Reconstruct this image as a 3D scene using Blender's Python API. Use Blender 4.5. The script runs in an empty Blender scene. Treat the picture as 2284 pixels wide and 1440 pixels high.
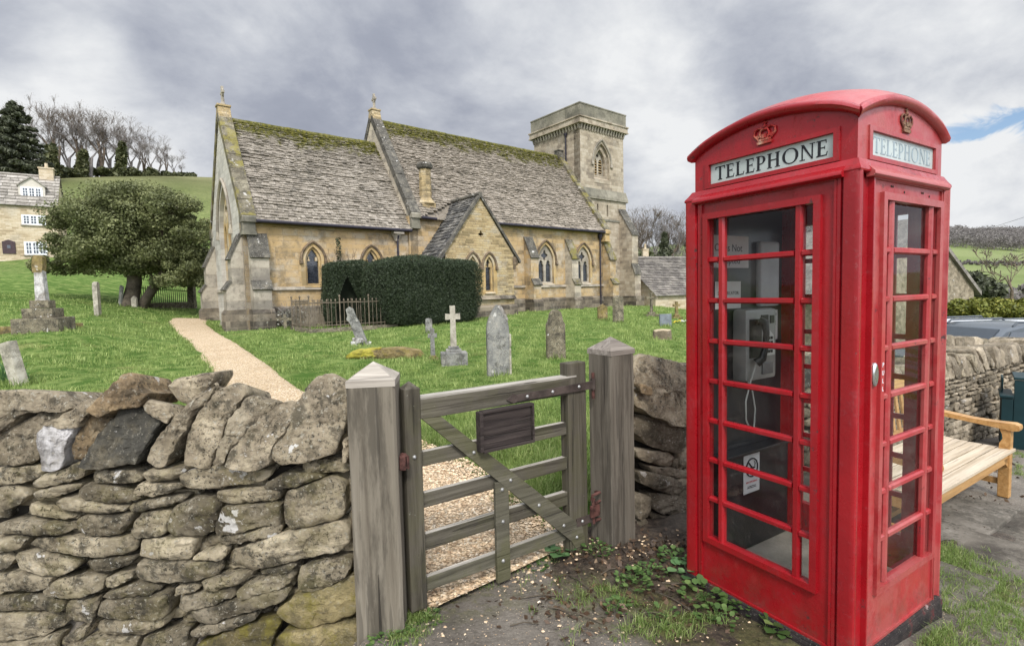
EXPO, SUN_E, SKY_K, SKY_BOOST = 0.62, 2.2, 5.9, 3.6
import bpy, bmesh, math, random
import numpy as np
from math import sin, cos, radians as R, pi, sqrt, atan2
from mathutils import Vector, Matrix, noise as mnoise
from mathutils.geometry import tessellate_polygon
random.seed(11); rng = np.random.default_rng(11)
SC = bpy.context.scene; COL = SC.collection

# ---------------------------------------------------------------- camera model
IW, IH, FOC, PITCH, ROLL, HC = 2284, 1440, 1144.5, R(3.53), R(-1.377), 1.6
_f = np.array([0, cos(PITCH), -sin(PITCH)]); _u = np.array([0, sin(PITCH), cos(PITCH)]); _x = np.array([1., 0, 0])
CX = _x*cos(ROLL)+_u*sin(ROLL); CU = -_x*sin(ROLL)+_u*cos(ROLL)
def ray(px, py): return _f+CX*((px-IW/2)/FOC)-CU*((py-IH/2)/FOC)
def at(px, py, Y):
    d = ray(px, py); return Vector(d*(Y/d[1]))+Vector((0, 0, HC))
def onplane(px, py, p0, n):
    d = ray(px, py); t = np.dot(np.array(p0)-np.array([0, 0, HC]), n)/np.dot(d, n); return Vector(d*t)+Vector((0, 0, HC))

# ---------------------------------------------------------------- terrain
CP = []
def cp(px, Y, z=None, py=None):
    x = (px-1142)/1144.5*Y
    if z is None: z = at(px, py, Y).z
    CP.append((x, Y, z))
for px in (-900, -300, 300, 900, 1300, 1600): cp(px, 2.2, 0); cp(px, 3.6, 0)
cp(1900, 2.2, -.05); cp(2300, 2.4, -.1); cp(2250, 4.25, -.24); cp(3000, 2.6, -.2); cp(3000, 4.5, -.4); cp(1800, 3.6, -.05); cp(1500, 4.2, 0)
for px in (-300, 50, 300, 600, 900, 1200, 1400, 1600): cp(px, 8, .13)
cp(50, 13.5, .84); cp(50, 20, 1.35); cp(50, 30, 3.0); cp(50, 45.5, None, 574); cp(95, 13.5, None, 737); cp(290, 25, None, 683); cp(290, 13, .42); cp(290, 40, 3.6); cp(400, 22, None, 717); cp(470, 30, 1.1)
cp(-400, 13.5, .9); cp(-400, 25, 2.6); cp(-400, 45, 7); cp(200, 18, .95); cp(370, 17, .42)
cp(553, 19, .41); cp(450, 14, .3); cp(620, 12, .25)
for px in (700, 900, 1100, 1300): cp(px, 14, .28); cp(px, 20, .41); cp(px, 33, .45); cp(px, 50, .6)
cp(1450, 25, .4); cp(1410, 33, .45); cp(1500, 14, .25); cp(1540, 30, .2); cp(1500, 45, -.6); cp(1480, 70, -1); cp(1450, 110, 3); cp(1450, 200, 16)
cp(1700, 8, -.15); cp(2000, 6, -.3); cp(2300, 6.5, -.5); cp(2000, 9, -.7); cp(2300, 9, -.8); cp(2000, 14, -1.1); cp(2300, 14, -1.2); cp(3000, 9, -1.2); cp(3000, 14, -1.8)
cp(1800, 25, -1.2); cp(2200, 25, -1.8); cp(2600, 25, -2.2); cp(2200, 60, -3); cp(2600, 60, -3); cp(1800, 60, -2.5)
cp(2150, 150, None, 650); cp(2400, 150, None, 652); cp(2150, 320, None, 556); cp(2400, 320, None, 570); cp(1800, 320, None, 552); cp(2150, 480, None, 530); cp(2500, 480, None, 535); cp(1800, 480, None, 520); cp(3200, 480, None, 560)
cp(100, 92, None, 398); cp(420, 108, None, 396); cp(490, 118, None, 404); cp(-500, 92, None, 380); cp(260, 70, None, 420); cp(50, 65, None, 430); cp(800, 118, None, 440); cp(1100, 120, None, 520)
cp(100, 200, 27); cp(490, 220, 27); cp(900, 220, 24); cp(1300, 260, 20); cp(-500, 200, 30); cp(100, 800, 30); cp(900, 800, 30); cp(1600, 800, 40); cp(2200, 800, 38); cp(3000, 800, 40)
CP = np.array(CP)
def _w(x, y):
    r = np.hypot(x, y)+1e-6
    return np.arctan2(x, y)*1.4, np.log(r+.6)
_cu, _cv = _w(CP[:, 0], CP[:, 1])
def _ker(d2): return np.sqrt(d2+.04)
_A = _ker((_cu[:, None]-_cu[None])**2+(_cv[:, None]-_cv[None])**2)
_wt = np.linalg.solve(_A+np.eye(len(_cu))*1e-4, CP[:, 2]-.2)
def zgv(x, y):
    x = np.asarray(x, float); y = np.asarray(y, float); sh = x.shape
    u, v = _w(x.ravel(), np.abs(y.ravel())*(y.ravel() > 0)+np.where(y.ravel() <= 0, .3, 0))
    out = np.zeros(u.size)
    for i in range(0, u.size, 20000):
        uu, vv = u[i:i+20000], v[i:i+20000]
        out[i:i+20000] = _ker((uu[:, None]-_cu)**2+(vv[:, None]-_cv)**2)@_wt
    out = (out+.2).reshape(sh); xx = x.reshape(sh); yy = y.reshape(sh)
    near = -.075*np.clip(xx-1.3, 0, 6)*np.clip((xx-1.0)/1.2, 0, 1)-.34*np.clip((-.72-xx)/.35, 0, 1)*np.clip((2.6-yy)/.2, 0, 1); k = np.clip((yy-1.8)/(.8+.25*np.abs(xx)), 0, 1); k = k*k*(3-2*k)
    return near*(1-k)+out*k-.34*np.clip((-.72-xx)/.35, 0, 1)*np.clip((2.62-yy)/.2, 0, 1)*k
def zg(x, y): return float(zgv(np.array([x]), np.array([y]))[0])
def gp(px, py):          # where the ray through a pixel meets the ground
    d = ray(px, py); Y = np.exp(np.linspace(np.log(1.5), np.log(400), 1600))
    X = d[0]/d[1]*Y; Z = HC+d[2]/d[1]*Y; h = Z-zgv(X, Y)
    k = np.where(h < 0)[0]; k = k[0] if len(k) else 700
    return Vector((X[k], Y[k], zg(X[k], Y[k])))

# ---------------------------------------------------------------- mesh builder
class MB:
    def __init__(s): s.v = []; s.f = []; s.t = []; s.m = []
    def add(s, vs, fs, tone=.5, mi=0, M=None):
        o = len(s.v)
        if M is not None: vs = [M @ Vector(v) for v in vs]
        s.v.extend([tuple(v) for v in vs])
        for f in fs: s.f.append([i+o for i in f])
        s.t.extend([tone]*len(fs)); s.m.extend([mi]*len(fs)); return s
    def box(s, c, d, rz=0, M=None, tone=.5, mi=0, ch=0):
        hx, hy, hz = d[0]/2, d[1]/2, d[2]/2
        T = Matrix.Translation(c) @ (Matrix.Rotation(rz, 4, 'Z') if rz else Matrix())
        if M is not None: T = M @ T
        if ch <= 0:
            vs = [(x, y, z) for z in (-hz, hz) for y in (-hy, hy) for x in (-hx, hx)]
            fs = [(0, 2, 3, 1), (4, 5, 7, 6), (0, 1, 5, 4), (2, 6, 7, 3), (0, 4, 6, 2), (1, 3, 7, 5)]
            return s.add(vs, fs, tone, mi, T)
        bm = bmesh.new(); bmesh.ops.create_cube(bm, size=1)
        for v in bm.verts: v.co = Vector((v.co.x*2*hx, v.co.y*2*hy, v.co.z*2*hz))
        bmesh.ops.bevel(bm, geom=bm.edges[:], offset=ch, segments=2, profile=.6, affect='EDGES')
        bm.verts.index_update()
        vs = [v.co.copy() for v in bm.verts]; fs = [[v.index for v in f.verts] for f in bm.faces]; bm.free()
        return s.add(vs, fs, tone, mi, T)
    def bx(s, x0, x1, y0, y1, z0, z1, **k): return s.box(((x0+x1)/2, (y0+y1)/2, (z0+z1)/2), (abs(x1-x0), abs(y1-y0), abs(z1-z0)), **k)
    def prism(s, poly, a0, a1, fn, tone=.5, mi=0, M=None):
        n = len(poly); ar = sum(poly[i][0]*poly[(i+1) % n][1]-poly[(i+1) % n][0]*poly[i][1] for i in range(n))
        vs = [fn(u, v, a0) for u, v in poly]+[fn(u, v, a1) for u, v in poly]
        fs = [list(range(n))[::-1], list(range(n, 2*n))]+[[i, (i+1) % n, n+(i+1) % n, n+i] for i in range(n)]
        return s.add(vs, fs, tone, mi, M)
    def tube(s, pts, r, n=8, tone=.5, mi=0, cap=True, M=None, up=None):
        pts = [Vector(p) for p in pts]; k = len(pts); rr = r if isinstance(r, (list, tuple)) else [r]*k
        vs = []; prev = None
        for i, p in enumerate(pts):
            d = (pts[min(i+1, k-1)]-pts[max(i-1, 0)]).normalized()
            if prev is None:
                a = Vector((0, 0, 1)) if abs(d.z) < .9 else Vector((1, 0, 0)); e = d.cross(a).normalized()
            else: e = (prev-d*prev.dot(d)).normalized()
            prev = e; g = d.cross(e)
            for j in range(n):
                w = 2*pi*j/n; vs.append(p+(e*cos(w)+g*sin(w))*rr[i])
        fs = [[i*n+j, i*n+(j+1) % n, (i+1)*n+(j+1) % n, (i+1)*n+j] for i in range(k-1) for j in range(n)]
        if cap: fs += [list(range(n))[::-1], [(k-1)*n+j for j in range(n)]]
        return s.add(vs, fs, tone, mi, M)
    def lathe(s, prof, n=16, c=(0, 0, 0), tone=.5, mi=0, M=None, a0=0):
        vs = [(c[0]+r*cos(a0+2*pi*j/n), c[1]+r*sin(a0+2*pi*j/n), c[2]+z) for r, z in prof for j in range(n)]
        k = len(prof)
        fs = [[i*n+j, i*n+(j+1) % n, (i+1)*n+(j+1) % n, (i+1)*n+j] for i in range(k-1) for j in range(n)]
        fs += [list(range(n))[::-1], [(k-1)*n+j for j in range(n)]]
        return s.add(vs, fs, tone, mi, M)
    def panel(s, outer, holes, fn, d0, d1, tone=.5, mi=0, M=None):
        """flat wall between offsets d0 (front) and d1 (back), with holes cut right through"""
        loops = [outer]+list(holes); flat = [p for l in loops for p in l]
        tri = tessellate_polygon([[Vector((p[0], p[1], 0)) for p in l] for l in loops])
        n = len(flat); vs = [fn(u, v, d0) for u, v in flat]+[fn(u, v, d1) for u, v in flat]
        fs = [list(t) for t in tri]+[[i+n for i in t][::-1] for t in tri]; o = 0
        for l in loops:
            k = len(l); fs += [[o+i, o+(i+1) % k, n+o+(i+1) % k, n+o+i] for i in range(k)]; o += k
        return s.add(vs, fs, tone, mi, M)
    def rnd(s, amp, sc, seed=0):
        for i, v in enumerate(s.v):
            p = Vector(v); q = mnoise.noise_vector(p*sc+Vector((seed, seed*2, 0))); s.v[i] = tuple(p+q*amp)
        return s
    def build(s, name, mats, parent=None, loc=None, rz=0, smooth=None, uv=True, fix=True):
        me = bpy.data.meshes.new(name); me.from_pydata(s.v, [], s.f); me.update()
        if fix:
            bm = bmesh.new(); bm.from_mesh(me); bmesh.ops.recalc_face_normals(bm, faces=bm.faces[:]); bm.to_mesh(me); bm.free()
        if not isinstance(mats, (list, tuple)): mats = [mats]
        for m in mats: me.materials.append(m)
        n = len(me.polygons)
        if len(mats) > 1: me.polygons.foreach_set('material_index', np.array(s.m, np.int32))
        a = me.attributes.new('tone', 'FLOAT', 'FACE'); a.data.foreach_set('value', np.array(s.t, np.float32))
        if uv: boxuv(me)
        if smooth is not None: shade(me, smooth)
        return link(name, me, parent, loc, rz)
def boxuv(me):
    nl = len(me.loops); vi = np.zeros(nl, np.int32); me.loops.foreach_get('vertex_index', vi)
    co = np.zeros(len(me.vertices)*3, np.float32); me.vertices.foreach_get('co', co); co = co.reshape(-1, 3)
    n = np.zeros(len(me.polygons)*3, np.float32); me.polygons.foreach_get('normal', n); n = np.abs(n.reshape(-1, 3))
    lt = np.zeros(len(me.polygons), np.int32); me.polygons.foreach_get('loop_total', lt)
    ax = np.repeat(np.argmax(n*np.array([1, 1, .8]), 1), lt); p = co[vi]
    u = np.where(ax == 0, p[:, 1], p[:, 0]); v = np.where(ax == 2, p[:, 1], p[:, 2])
    l = me.uv_layers.new(name='UVMap'); l.data.foreach_set('uv', np.stack([u, v], 1).ravel().astype(np.float32))
def shade(me, ang):
    me.polygons.foreach_set('use_smooth', np.ones(len(me.polygons), bool))
    if ang < 180:
        bm = bmesh.new(); bm.from_mesh(me); c = R(ang)
        for e in bm.edges:
            if len(e.link_faces) == 2 and e.calc_face_angle(0) > c: e.smooth = False
        bm.to_mesh(me); bm.free()
def link(name, me, parent=None, loc=None, rz=0):
    o = bpy.data.objects.new(name, me); COL.objects.link(o)
    if parent is not None: o.parent = parent
    if loc is not None: o.location = loc
    if rz: o.rotation_euler = (0, 0, rz)
    return o
def np_mesh(name, v, f, mat, parent=None, tone=None, smooth=False):
    me = bpy.data.meshes.new(name); v = np.asarray(v, np.float32); f = np.asarray(f, np.int32); k = f.shape[1]
    me.vertices.add(len(v)); me.vertices.foreach_set('co', v.ravel())
    me.loops.add(f.size); me.loops.foreach_set('vertex_index', f.ravel())
    me.polygons.add(len(f)); me.polygons.foreach_set('loop_start', np.arange(0, f.size, k, dtype=np.int32)); me.polygons.foreach_set('loop_total', np.full(len(f), k, np.int32))
    me.update(calc_edges=True); me.validate()
    if smooth: me.polygons.foreach_set('use_smooth', np.ones(len(f), bool))
    if tone is not None:
        a = me.attributes.new('tone', 'FLOAT', 'FACE'); a.data.foreach_set('value', np.asarray(tone, np.float32))
    me.materials.append(mat)
    return link(name, me, parent)
def tag(o, label=None, cat=None, group=None, kind=None):
    if label: o['label'] = label
    if cat: o['category'] = cat
    if group: o['group'] = group
    if kind: o['kind'] = kind
    return o
def thing(name, label, cat, loc=(0, 0, 0), rz=0, group=None):
    o = bpy.data.objects.new(name, None); COL.objects.link(o); o.location = loc; o.rotation_euler = (0, 0, rz); o.empty_display_size = .2
    return tag(o, label, cat, group)
def dup(root, loc, rz=0, sc=1, label=None):
    r = root.copy(); COL.objects.link(r); r.location = loc; r.rotation_euler = (0, 0, rz); r.scale = (sc, sc, sc)
    if label: r['label'] = label
    for ch in list(root.children):
        c = ch.copy(); COL.objects.link(c); c.parent = r
        for g in ch.children:
            d = g.copy(); COL.objects.link(d); d.parent = c
    return r
XZ = lambda y0=0: (lambda u, v, d: (u, d, v))
def FX(u, v, d): return (u, d, v)      # polygon in x,z ; extruded along y
def FY(u, v, d): return (d, u, v)      # polygon in y,z ; extruded along x
def FZ(u, v, d): return (u, v, d)      # polygon in x,y ; extruded along z
def gothic(w, z0, zs, zt, c=0, n=8):
    """pointed arch outline, counter-clockwise from bottom left"""
    h = zt-zs; r = (h*h+w*w/4)/w; a1 = atan2(h, r-w/2)
    L = [(c-w/2, z0)]; 
    right = [(c+w/2-r+r*cos(a1*i/n), zs+r*sin(a1*i/n)) for i in range(n+1)]
    left = [(2*c-x, z) for x, z in right][::-1][1:]
    return [(c-w/2, z0), (c+w/2, z0)]+right+left
def archline(w, zs, zt, c=0, n=8): return gothic(w, 0, zs, zt, c, n)[2:]
# ---------------------------------------------------------------- materials
class NT:
    def __init__(s, name):
        s.m = bpy.data.materials.new(name); s.m.use_nodes = True; s.t = s.m.node_tree; s.n = s.t.nodes; s.l = s.t.links
        s.b = s.n['Principled BSDF']; s.out = s.n['Material Output']; s._c = None
    def new(s, t, **k):
        q = s.n.new(t)
        for a, b in k.items():
            if a in q.inputs: s.put(q.inputs[a], b)
            else: setattr(q, a, b)
        return q
    def put(s, inp, v):
        if isinstance(v, bpy.types.NodeSocket): s.l.new(v, inp)
        elif isinstance(v, (tuple, list)) and len(v) == 3 and inp.type == 'RGBA': inp.default_value = (*v, 1)
        else: inp.default_value = v
    def co(s):
        if s._c is None:
            tc = s.new('ShaderNodeTexCoord'); oi = s.new('ShaderNodeObjectInfo')
            m = s.new('ShaderNodeMath', operation='MULTIPLY'); s.put(m.inputs[0], oi.outputs['Random']); m.inputs[1].default_value = 37.
            a = s.new('ShaderNodeVectorMath', operation='ADD'); s.put(a.inputs[0], tc.outputs['Object']); s.put(a.inputs[1], m.outputs[0]); s._c = a.outputs[0]
        return s._c
    def map(s, v, sc): 
        q = s.new('ShaderNodeMapping'); s.put(q.inputs['Vector'], v); q.inputs['Scale'].default_value = sc; return q.outputs[0]
    def noise(s, sc, det=6, rough=.6, v=None, dist=0, gain=1.55):
        q = s.new('ShaderNodeTexNoise'); s.put(q.inputs['Vector'], v if v is not None else s.co())
        q.inputs['Scale'].default_value = sc; q.inputs['Detail'].default_value = det; q.inputs['Roughness'].default_value = rough; q.inputs['Distortion'].default_value = dist
        if gain == 1: return q.outputs['Fac']
        return s.step2(q.outputs['Fac'], .5-.5/gain, .5+.5/gain)
    def voro(s, sc, v=None, feat='F1', out='Distance', rnd=1):
        q = s.new('ShaderNodeTexVoronoi', feature=feat); s.put(q.inputs['Vector'], v if v is not None else s.co()); q.inputs['Scale'].default_value = sc
        q.inputs['Randomness'].default_value = rnd
        return q.outputs[out]
    def ramp(s, fac, stops):
        q = s.new('ShaderNodeValToRGB'); s.put(q.inputs[0], fac); e = q.color_ramp.elements
        while len(e) < len(stops): e.new(.5)
        for el, (p, c) in zip(e, stops): el.position = p; el.color = (*c, 1) if len(c) == 3 else c
        return q.outputs[0]
    def step2(s, v, a, b):
        q = s.new('ShaderNodeMapRange'); q.clamp = False; s.put(q.inputs['Value'], v); q.inputs[1].default_value = a; q.inputs[2].default_value = b; return q.outputs[0]
    def step(s, v, a, b, x=0., y=1.):
        q = s.new('ShaderNodeMapRange'); q.interpolation_type = 'SMOOTHSTEP'
        s.put(q.inputs['Value'], v); q.inputs[1].default_value = a; q.inputs[2].default_value = b; q.inputs[3].default_value = x; q.inputs[4].default_value = y
        return q.outputs[0]
    def mix(s, f, a, b, blend='MIX'):
        q = s.new('ShaderNodeMix', data_type='RGBA', blend_type=blend); s.put(q.inputs[0], f); s.put(q.inputs[6], a); s.put(q.inputs[7], b); return q.outputs[2]
    def math(s, op, a, b=0.):
        q = s.new('ShaderNodeMath', operation=op); s.put(q.inputs[0], a); s.put(q.inputs[1], b); return q.outputs[0]
    def attr(s, n='tone'): return s.new('ShaderNodeAttribute', attribute_name=n).outputs['Fac']
    def uv(s): return s.new('ShaderNodeTexCoord').outputs['UV']
    def sep(s, v): 
        q = s.new('ShaderNodeSeparateXYZ'); s.put(q.inputs[0], v); return q.outputs
    def objz(s): return s.sep(s.new('ShaderNodeTexCoord').outputs['Object'])
    def bump(s, h, st=.4, dist=.02, prev=None):
        q = s.new('ShaderNodeBump'); s.put(q.inputs['Height'], h); q.inputs['Strength'].default_value = st; q.inputs['Distance'].default_value = dist
        if prev is not None: s.put(q.inputs['Normal'], prev)
        return q.outputs[0]
    def tone(s, col, k=.8):
        """brightness of each piece (a stone, a slate, a blade) from its own tone number"""
        f = s.math('MULTIPLY_ADD', s.attr(), k); s.n[-1].inputs[2].default_value = 1-k/2
        q = s.new('ShaderNodeVectorMath', operation='SCALE'); s.put(q.inputs[0], col); s.put(q.inputs['Scale'], f); return q.outputs[0]
    def done(s, col, rough=.9, normal=None, spec=.3, metal=0.):
        s.put(s.b.inputs['Base Color'], col); s.put(s.b.inputs['Roughness'], rough); s.b.inputs['Specular IOR Level'].default_value = spec; s.b.inputs['Metallic'].default_value = metal
        if normal is not None: s.put(s.b.inputs['Normal'], normal)
        return s.m
def simple(name, col, rough=.8, var=.25, sc=8, bump=.2, bsc=60, spec=.3, metal=0., tone=0., bd=.005):
    t = NT(name); n = t.noise(sc)
    lo = tuple(c*(1-var) for c in col); hi = tuple(min(1, c*(1+var)) for c in col)
    c = t.ramp(n, [(.3, lo), (.7, hi)])
    if tone: c = t.tone(c, tone)
    return t.done(c, rough, t.bump(t.noise(bsc, 4), bump, bd) if bump else None, spec, metal)
def rubble_mat(name, cols, moss=0., lichen=.5, dark=.5, sc=5, bump=.9, tone=.9):
    t = NT(name); n = t.noise(sc, 8, .65)
    c = t.ramp(n, [(.25, cols[0]), (.45, cols[1]), (.62, cols[2]), (.8, cols[3])])
    c = t.tone(c, tone)
    c = t.mix(t.math('MULTIPLY', t.step(t.noise(sc*1.7, 8, .7), .5, .68), dark), c, (.035, .033, .026))
    c = t.mix(t.math('MULTIPLY', t.math('MULTIPLY', t.step(t.noise(sc*11, 6, .75), .52, .66), t.step(t.noise(sc*1.3, 5, .65), .36, .62)), dark*1.25), c, (.04, .036, .028))
    li = t.math('MULTIPLY', t.step(t.noise(sc*10, 5, .7), .62, .70), lichen)
    c = t.mix(li, c, (.44, .41, .33))
    c = t.mix(t.math('MULTIPLY', t.step(t.noise(sc*1.5, 5, .62), .74, .78), lichen*1.2), c, (.66, .64, .60))
    if moss:
        c = t.mix(t.math('MULTIPLY', t.step(t.noise(sc*1.1, 7, .7), .46, .66), moss), c, (.22, .19, .035))
    h = t.noise(sc*7, 10, .76); b1 = t.bump(h, bump, .022)
    v = t.map(t.co(), (1, 1, 5)); b2 = t.bump(t.noise(sc*6, 8, .7, v), bump*.5, .008, b1)
    return t.done(c, .93, b2, .2)
DRY = rubble_mat('dry stone', [(.13, .108, .073), (.27, .23, .158), (.41, .352, .248), (.53, .46, .335)], moss=.2, lichen=.75, dark=.75, tone=1.15)
COPE = rubble_mat('coping stone', [(.13, .107, .076), (.28, .233, .163), (.42, .355, .25), (.53, .455, .33)], moss=.05, lichen=.85, dark=.7, tone=1.1)
COPE_D = rubble_mat('dark coping stone', [(.05, .048, .042), (.09, .085, .07), (.16, .14, .10), (.22, .19, .13)], lichen=.35, dark=.5)
COPE_W = rubble_mat('whitened coping stone', [(.2, .17, .14), (.42, .40, .38), (.66, .64, .63), (.75, .73, .72)], lichen=.8, dark=.35)
COPE_B = rubble_mat('brown coping stone', [(.09, .066, .04), (.2, .145, .085), (.3, .22, .125), (.42, .33, .21)], lichen=.5, dark=.6)
MOSSY = rubble_mat('mossy stone', [(.10, .085, .045), (.19, .16, .08), (.27, .22, .11), (.33, .27, .14)], moss=.75, lichen=.35, dark=.35)
FARWALL = rubble_mat('pale wall stone', [(.17, .14, .10), (.27, .225, .16), (.37, .31, .23), (.45, .39, .29)], lichen=.45, dark=.4)
WALLCORE = simple('dark wall core', (.03, .026, .02), .95)
GRAVE = rubble_mat('grey gravestone', [(.10, .10, .095), (.19, .19, .18), (.28, .275, .25), (.36, .34, .29)], lichen=.5, dark=.55, sc=4, bump=.35, tone=.2)
GRAVE_L = rubble_mat('lichened gravestone', [(.07, .06, .045), (.15, .13, .09), (.22, .19, .13), (.30, .27, .19)], lichen=.9, dark=.7, sc=6, bump=.6, tone=.2)
GRAVE_P = rubble_mat('pale gravestone', [(.22, .2, .16), (.32, .295, .24), (.42, .39, .32), (.5, .47, .4)], lichen=.6, dark=.35, sc=5, bump=.4, tone=.2)
GRAVE_Y = rubble_mat('ochre gravestone', [(.10, .075, .035), (.2, .15, .065), (.28, .21, .1), (.34, .27, .14)], moss=.4, lichen=.4, dark=.6, sc=5, bump=.5, tone=.2)
SLATEG = simple('blue grey slate', (.16, .18, .2), .6, .2)

def ashlar(name, cols, bw=.55, bh=.23, mortar=.012, stain=.5, dark=.4, pale=.4, sc=.8, bump=.5):
    t = NT(name); uv = t.uv()
    wob = t.new('ShaderNodeVectorMath', operation='MULTIPLY_ADD'); nz = t.new('ShaderNodeTexNoise'); t.put(nz.inputs['Vector'], uv); nz.inputs['Scale'].default_value = 3
    t.put(wob.inputs[0], nz.outputs['Color']); wob.inputs[1].default_value = (.03, .03, 0); t.put(wob.inputs[2], uv)
    br = t.new('ShaderNodeTexBrick'); t.put(br.inputs['Vector'], wob.outputs[0]); br.inputs['Scale'].default_value = 1
    br.inputs['Brick Width'].default_value = bw; br.inputs['Row Height'].default_value = bh; br.inputs['Mortar Size'].default_value = mortar; br.inputs['Mortar Smooth'].default_value = .4
    br.inputs['Color1'].default_value = (0, 0, 0, 1); br.inputs['Color2'].default_value = (1, 1, 1, 1); br.inputs['Mortar'].default_value = (.5, .5, .5, 1); br.offset = .45; br.squash = 1.3; br.squash_frequency = 3
    mx = t.math('MULTIPLY_ADD', br.outputs['Color'], .42); t.n[-1].inputs[2].default_value = -.21
    f = t.math('ADD', t.noise(sc, 6, .65), mx)
    c = t.ramp(f, [(.25, cols[0]), (.42, cols[1]), (.58, cols[2]), (.75, cols[3])])
    c = t.mix(t.math('MULTIPLY', t.step(t.noise(sc*.9+.3, 7, .7), .5, .72), pale), c, (.50, .45, .37))
    c = t.mix(t.math('MULTIPLY', t.step(t.noise(sc*1.3+.2, 8, .72), .52, .72), stain), c, (.10, .088, .068))
    c = t.mix(t.math('MULTIPLY', br.outputs['Fac'], .45), c, (.26, .22, .16))
    c = t.mix(t.math('MULTIPLY', t.step(t.noise(9, 6, .75), .6, .72), dark), c, (.07, .062, .05))
    h = t.math('SUBTRACT', t.noise(14, 6, .7), t.math('MULTIPLY', br.outputs['Fac'], .6))
    return t.done(c, .92, t.bump(h, bump, .02), .2)
HONEY = ashlar('honey ashlar', [(.24, .185, .115), (.41, .29, .145), (.46, .335, .185), (.41, .335, .235)], stain=.5, pale=.6)
GREYASH = ashlar('grey ashlar', [(.27, .24, .195), (.39, .345, .275), (.46, .40, .31), (.50, .44, .345)], stain=.5, dark=.3)
EASTM = ashlar('pale east wall stone', [(.34, .32, .285), (.44, .42, .375), (.50, .475, .425), (.52, .49, .43)], stain=.3, dark=.2, pale=.3, sc=.5)
TOWERM = ashlar('tower stone', [(.21, .175, .135), (.31, .26, .195), (.38, .32, .24), (.43, .375, .295)], bw=.4, bh=.2, stain=.3, dark=.3)
RUBW = ashlar('coursed rubble', [(.22, .17, .09), (.38, .285, .15), (.46, .36, .2), (.40, .34, .24)], bw=.36, bh=.105, mortar=.012, stain=.35, bump=.9)
PLINTHM = ashlar('weathered plinth stone', [(.06, .052, .042), (.12, .10, .078), (.19, .16, .12), (.26, .22, .165)], stain=.7, dark=.6, pale=.25)
DRESS = ashlar('dressed stone', [(.28, .21, .11), (.42, .29, .13), (.46, .34, .17), (.44, .37, .26)], bw=2, bh=.5, stain=.3, dark=.15)
DRESSG = ashlar('grey dressed stone', [(.2, .18, .15), (.3, .27, .22), (.36, .32, .26), (.40, .36, .29)], bw=2, bh=.6, stain=.5, dark=.35)
HOODM = rubble_mat('dark hood stone', [(.07, .055, .04), (.14, .10, .065), (.2, .15, .10), (.27, .2, .13)], lichen=.3, dark=.4, bump=.3, tone=.2)
PARAP = ashlar('lichened parapet', [(.11, .105, .085), (.17, .16, .125), (.22, .205, .16), (.27, .25, .2)], bw=2, bh=1.2, stain=.5, dark=.45, pale=.2)
COPMOSS = rubble_mat('mossy coping', [(.06, .055, .042), (.12, .105, .075), (.2, .18, .13), (.28, .25, .19)], moss=.6, lichen=.4, dark=.55, sc=1.6, bump=.4, tone=.2)
COPDARK = rubble_mat('dark roof stone', [(.05, .046, .04), (.085, .08, .07), (.13, .12, .10), (.2, .18, .14)], lichen=.6, dark=.5, sc=3, bump=.4, tone=.3)
COTT = ashlar('cottage stone', [(.32, .25, .16), (.46, .37, .25), (.54, .45, .32), (.58, .5, .38)], bw=.4, bh=.14, stain=.1, dark=.1, sc=.4)
def slate_mat(name, cols, dark, mossz=None, moss=0.):
    t = NT(name); n = t.noise(1.3, 7, .7); a = t.attr()
    f = t.math('MULTIPLY_ADD', a, .42); t.n[-1].inputs[2].default_value = -.21
    c = t.ramp(t.math('ADD', n, f), [(.2, cols[0]), (.42, cols[1]), (.6, cols[2]), (.82, cols[3])])
    c = t.mix(t.math('MULTIPLY', t.step(t.noise(7, 8, .75), .5, .66), dark), c, (.045, .04, .036))
    c = t.mix(t.math('MULTIPLY', t.step(t.noise(22, 5, .7), .6, .7), .5), c, (.50, .46, .42))
    if mossz:
        z = t.objz()[2]; k = t.math('MULTIPLY_ADD', t.noise(1.6, 8, .75), 1.9); t.put(t.n[-1].inputs[2], z)
        c = t.mix(t.math('MULTIPLY', t.step(k, mossz, mossz+.35), t.step(t.noise(5, 7, .8), .32, .5)), c, t.ramp(t.noise(9, 5), [(.3, (.045, .046, .012)), (.55, (.105, .10, .022)), (.8, (.19, .17, .03))]))
    return t.done(c, .92, t.bump(t.noise(30, 6, .7), .6, .012), .2)
CSLATE = slate_mat('chancel stone slates', [(.135, .12, .096), (.203, .178, .143), (.255, .225, .184), (.315, .282, .236)], .55, 8.8, 1)
NSLATE = slate_mat('nave stone slates', [(.132, .114, .088), (.2, .172, .135), (.25, .216, .173), (.31, .272, .224)], .55, 9.95, 1)
DSLATE = slate_mat('dark porch slates', [(.035, .035, .035), (.065, .065, .062), (.11, .105, .095), (.2, .19, .17)], .4)
COTROOF = slate_mat('cottage slates', [(.17, .155, .135), (.255, .235, .205), (.32, .295, .26), (.39, .365, .325)], .4)
FARROOF = slate_mat('grey cottage slates', [(.11, .10, .09), (.17, .155, .14), (.23, .21, .185), (.31, .285, .25)], .4)

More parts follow.
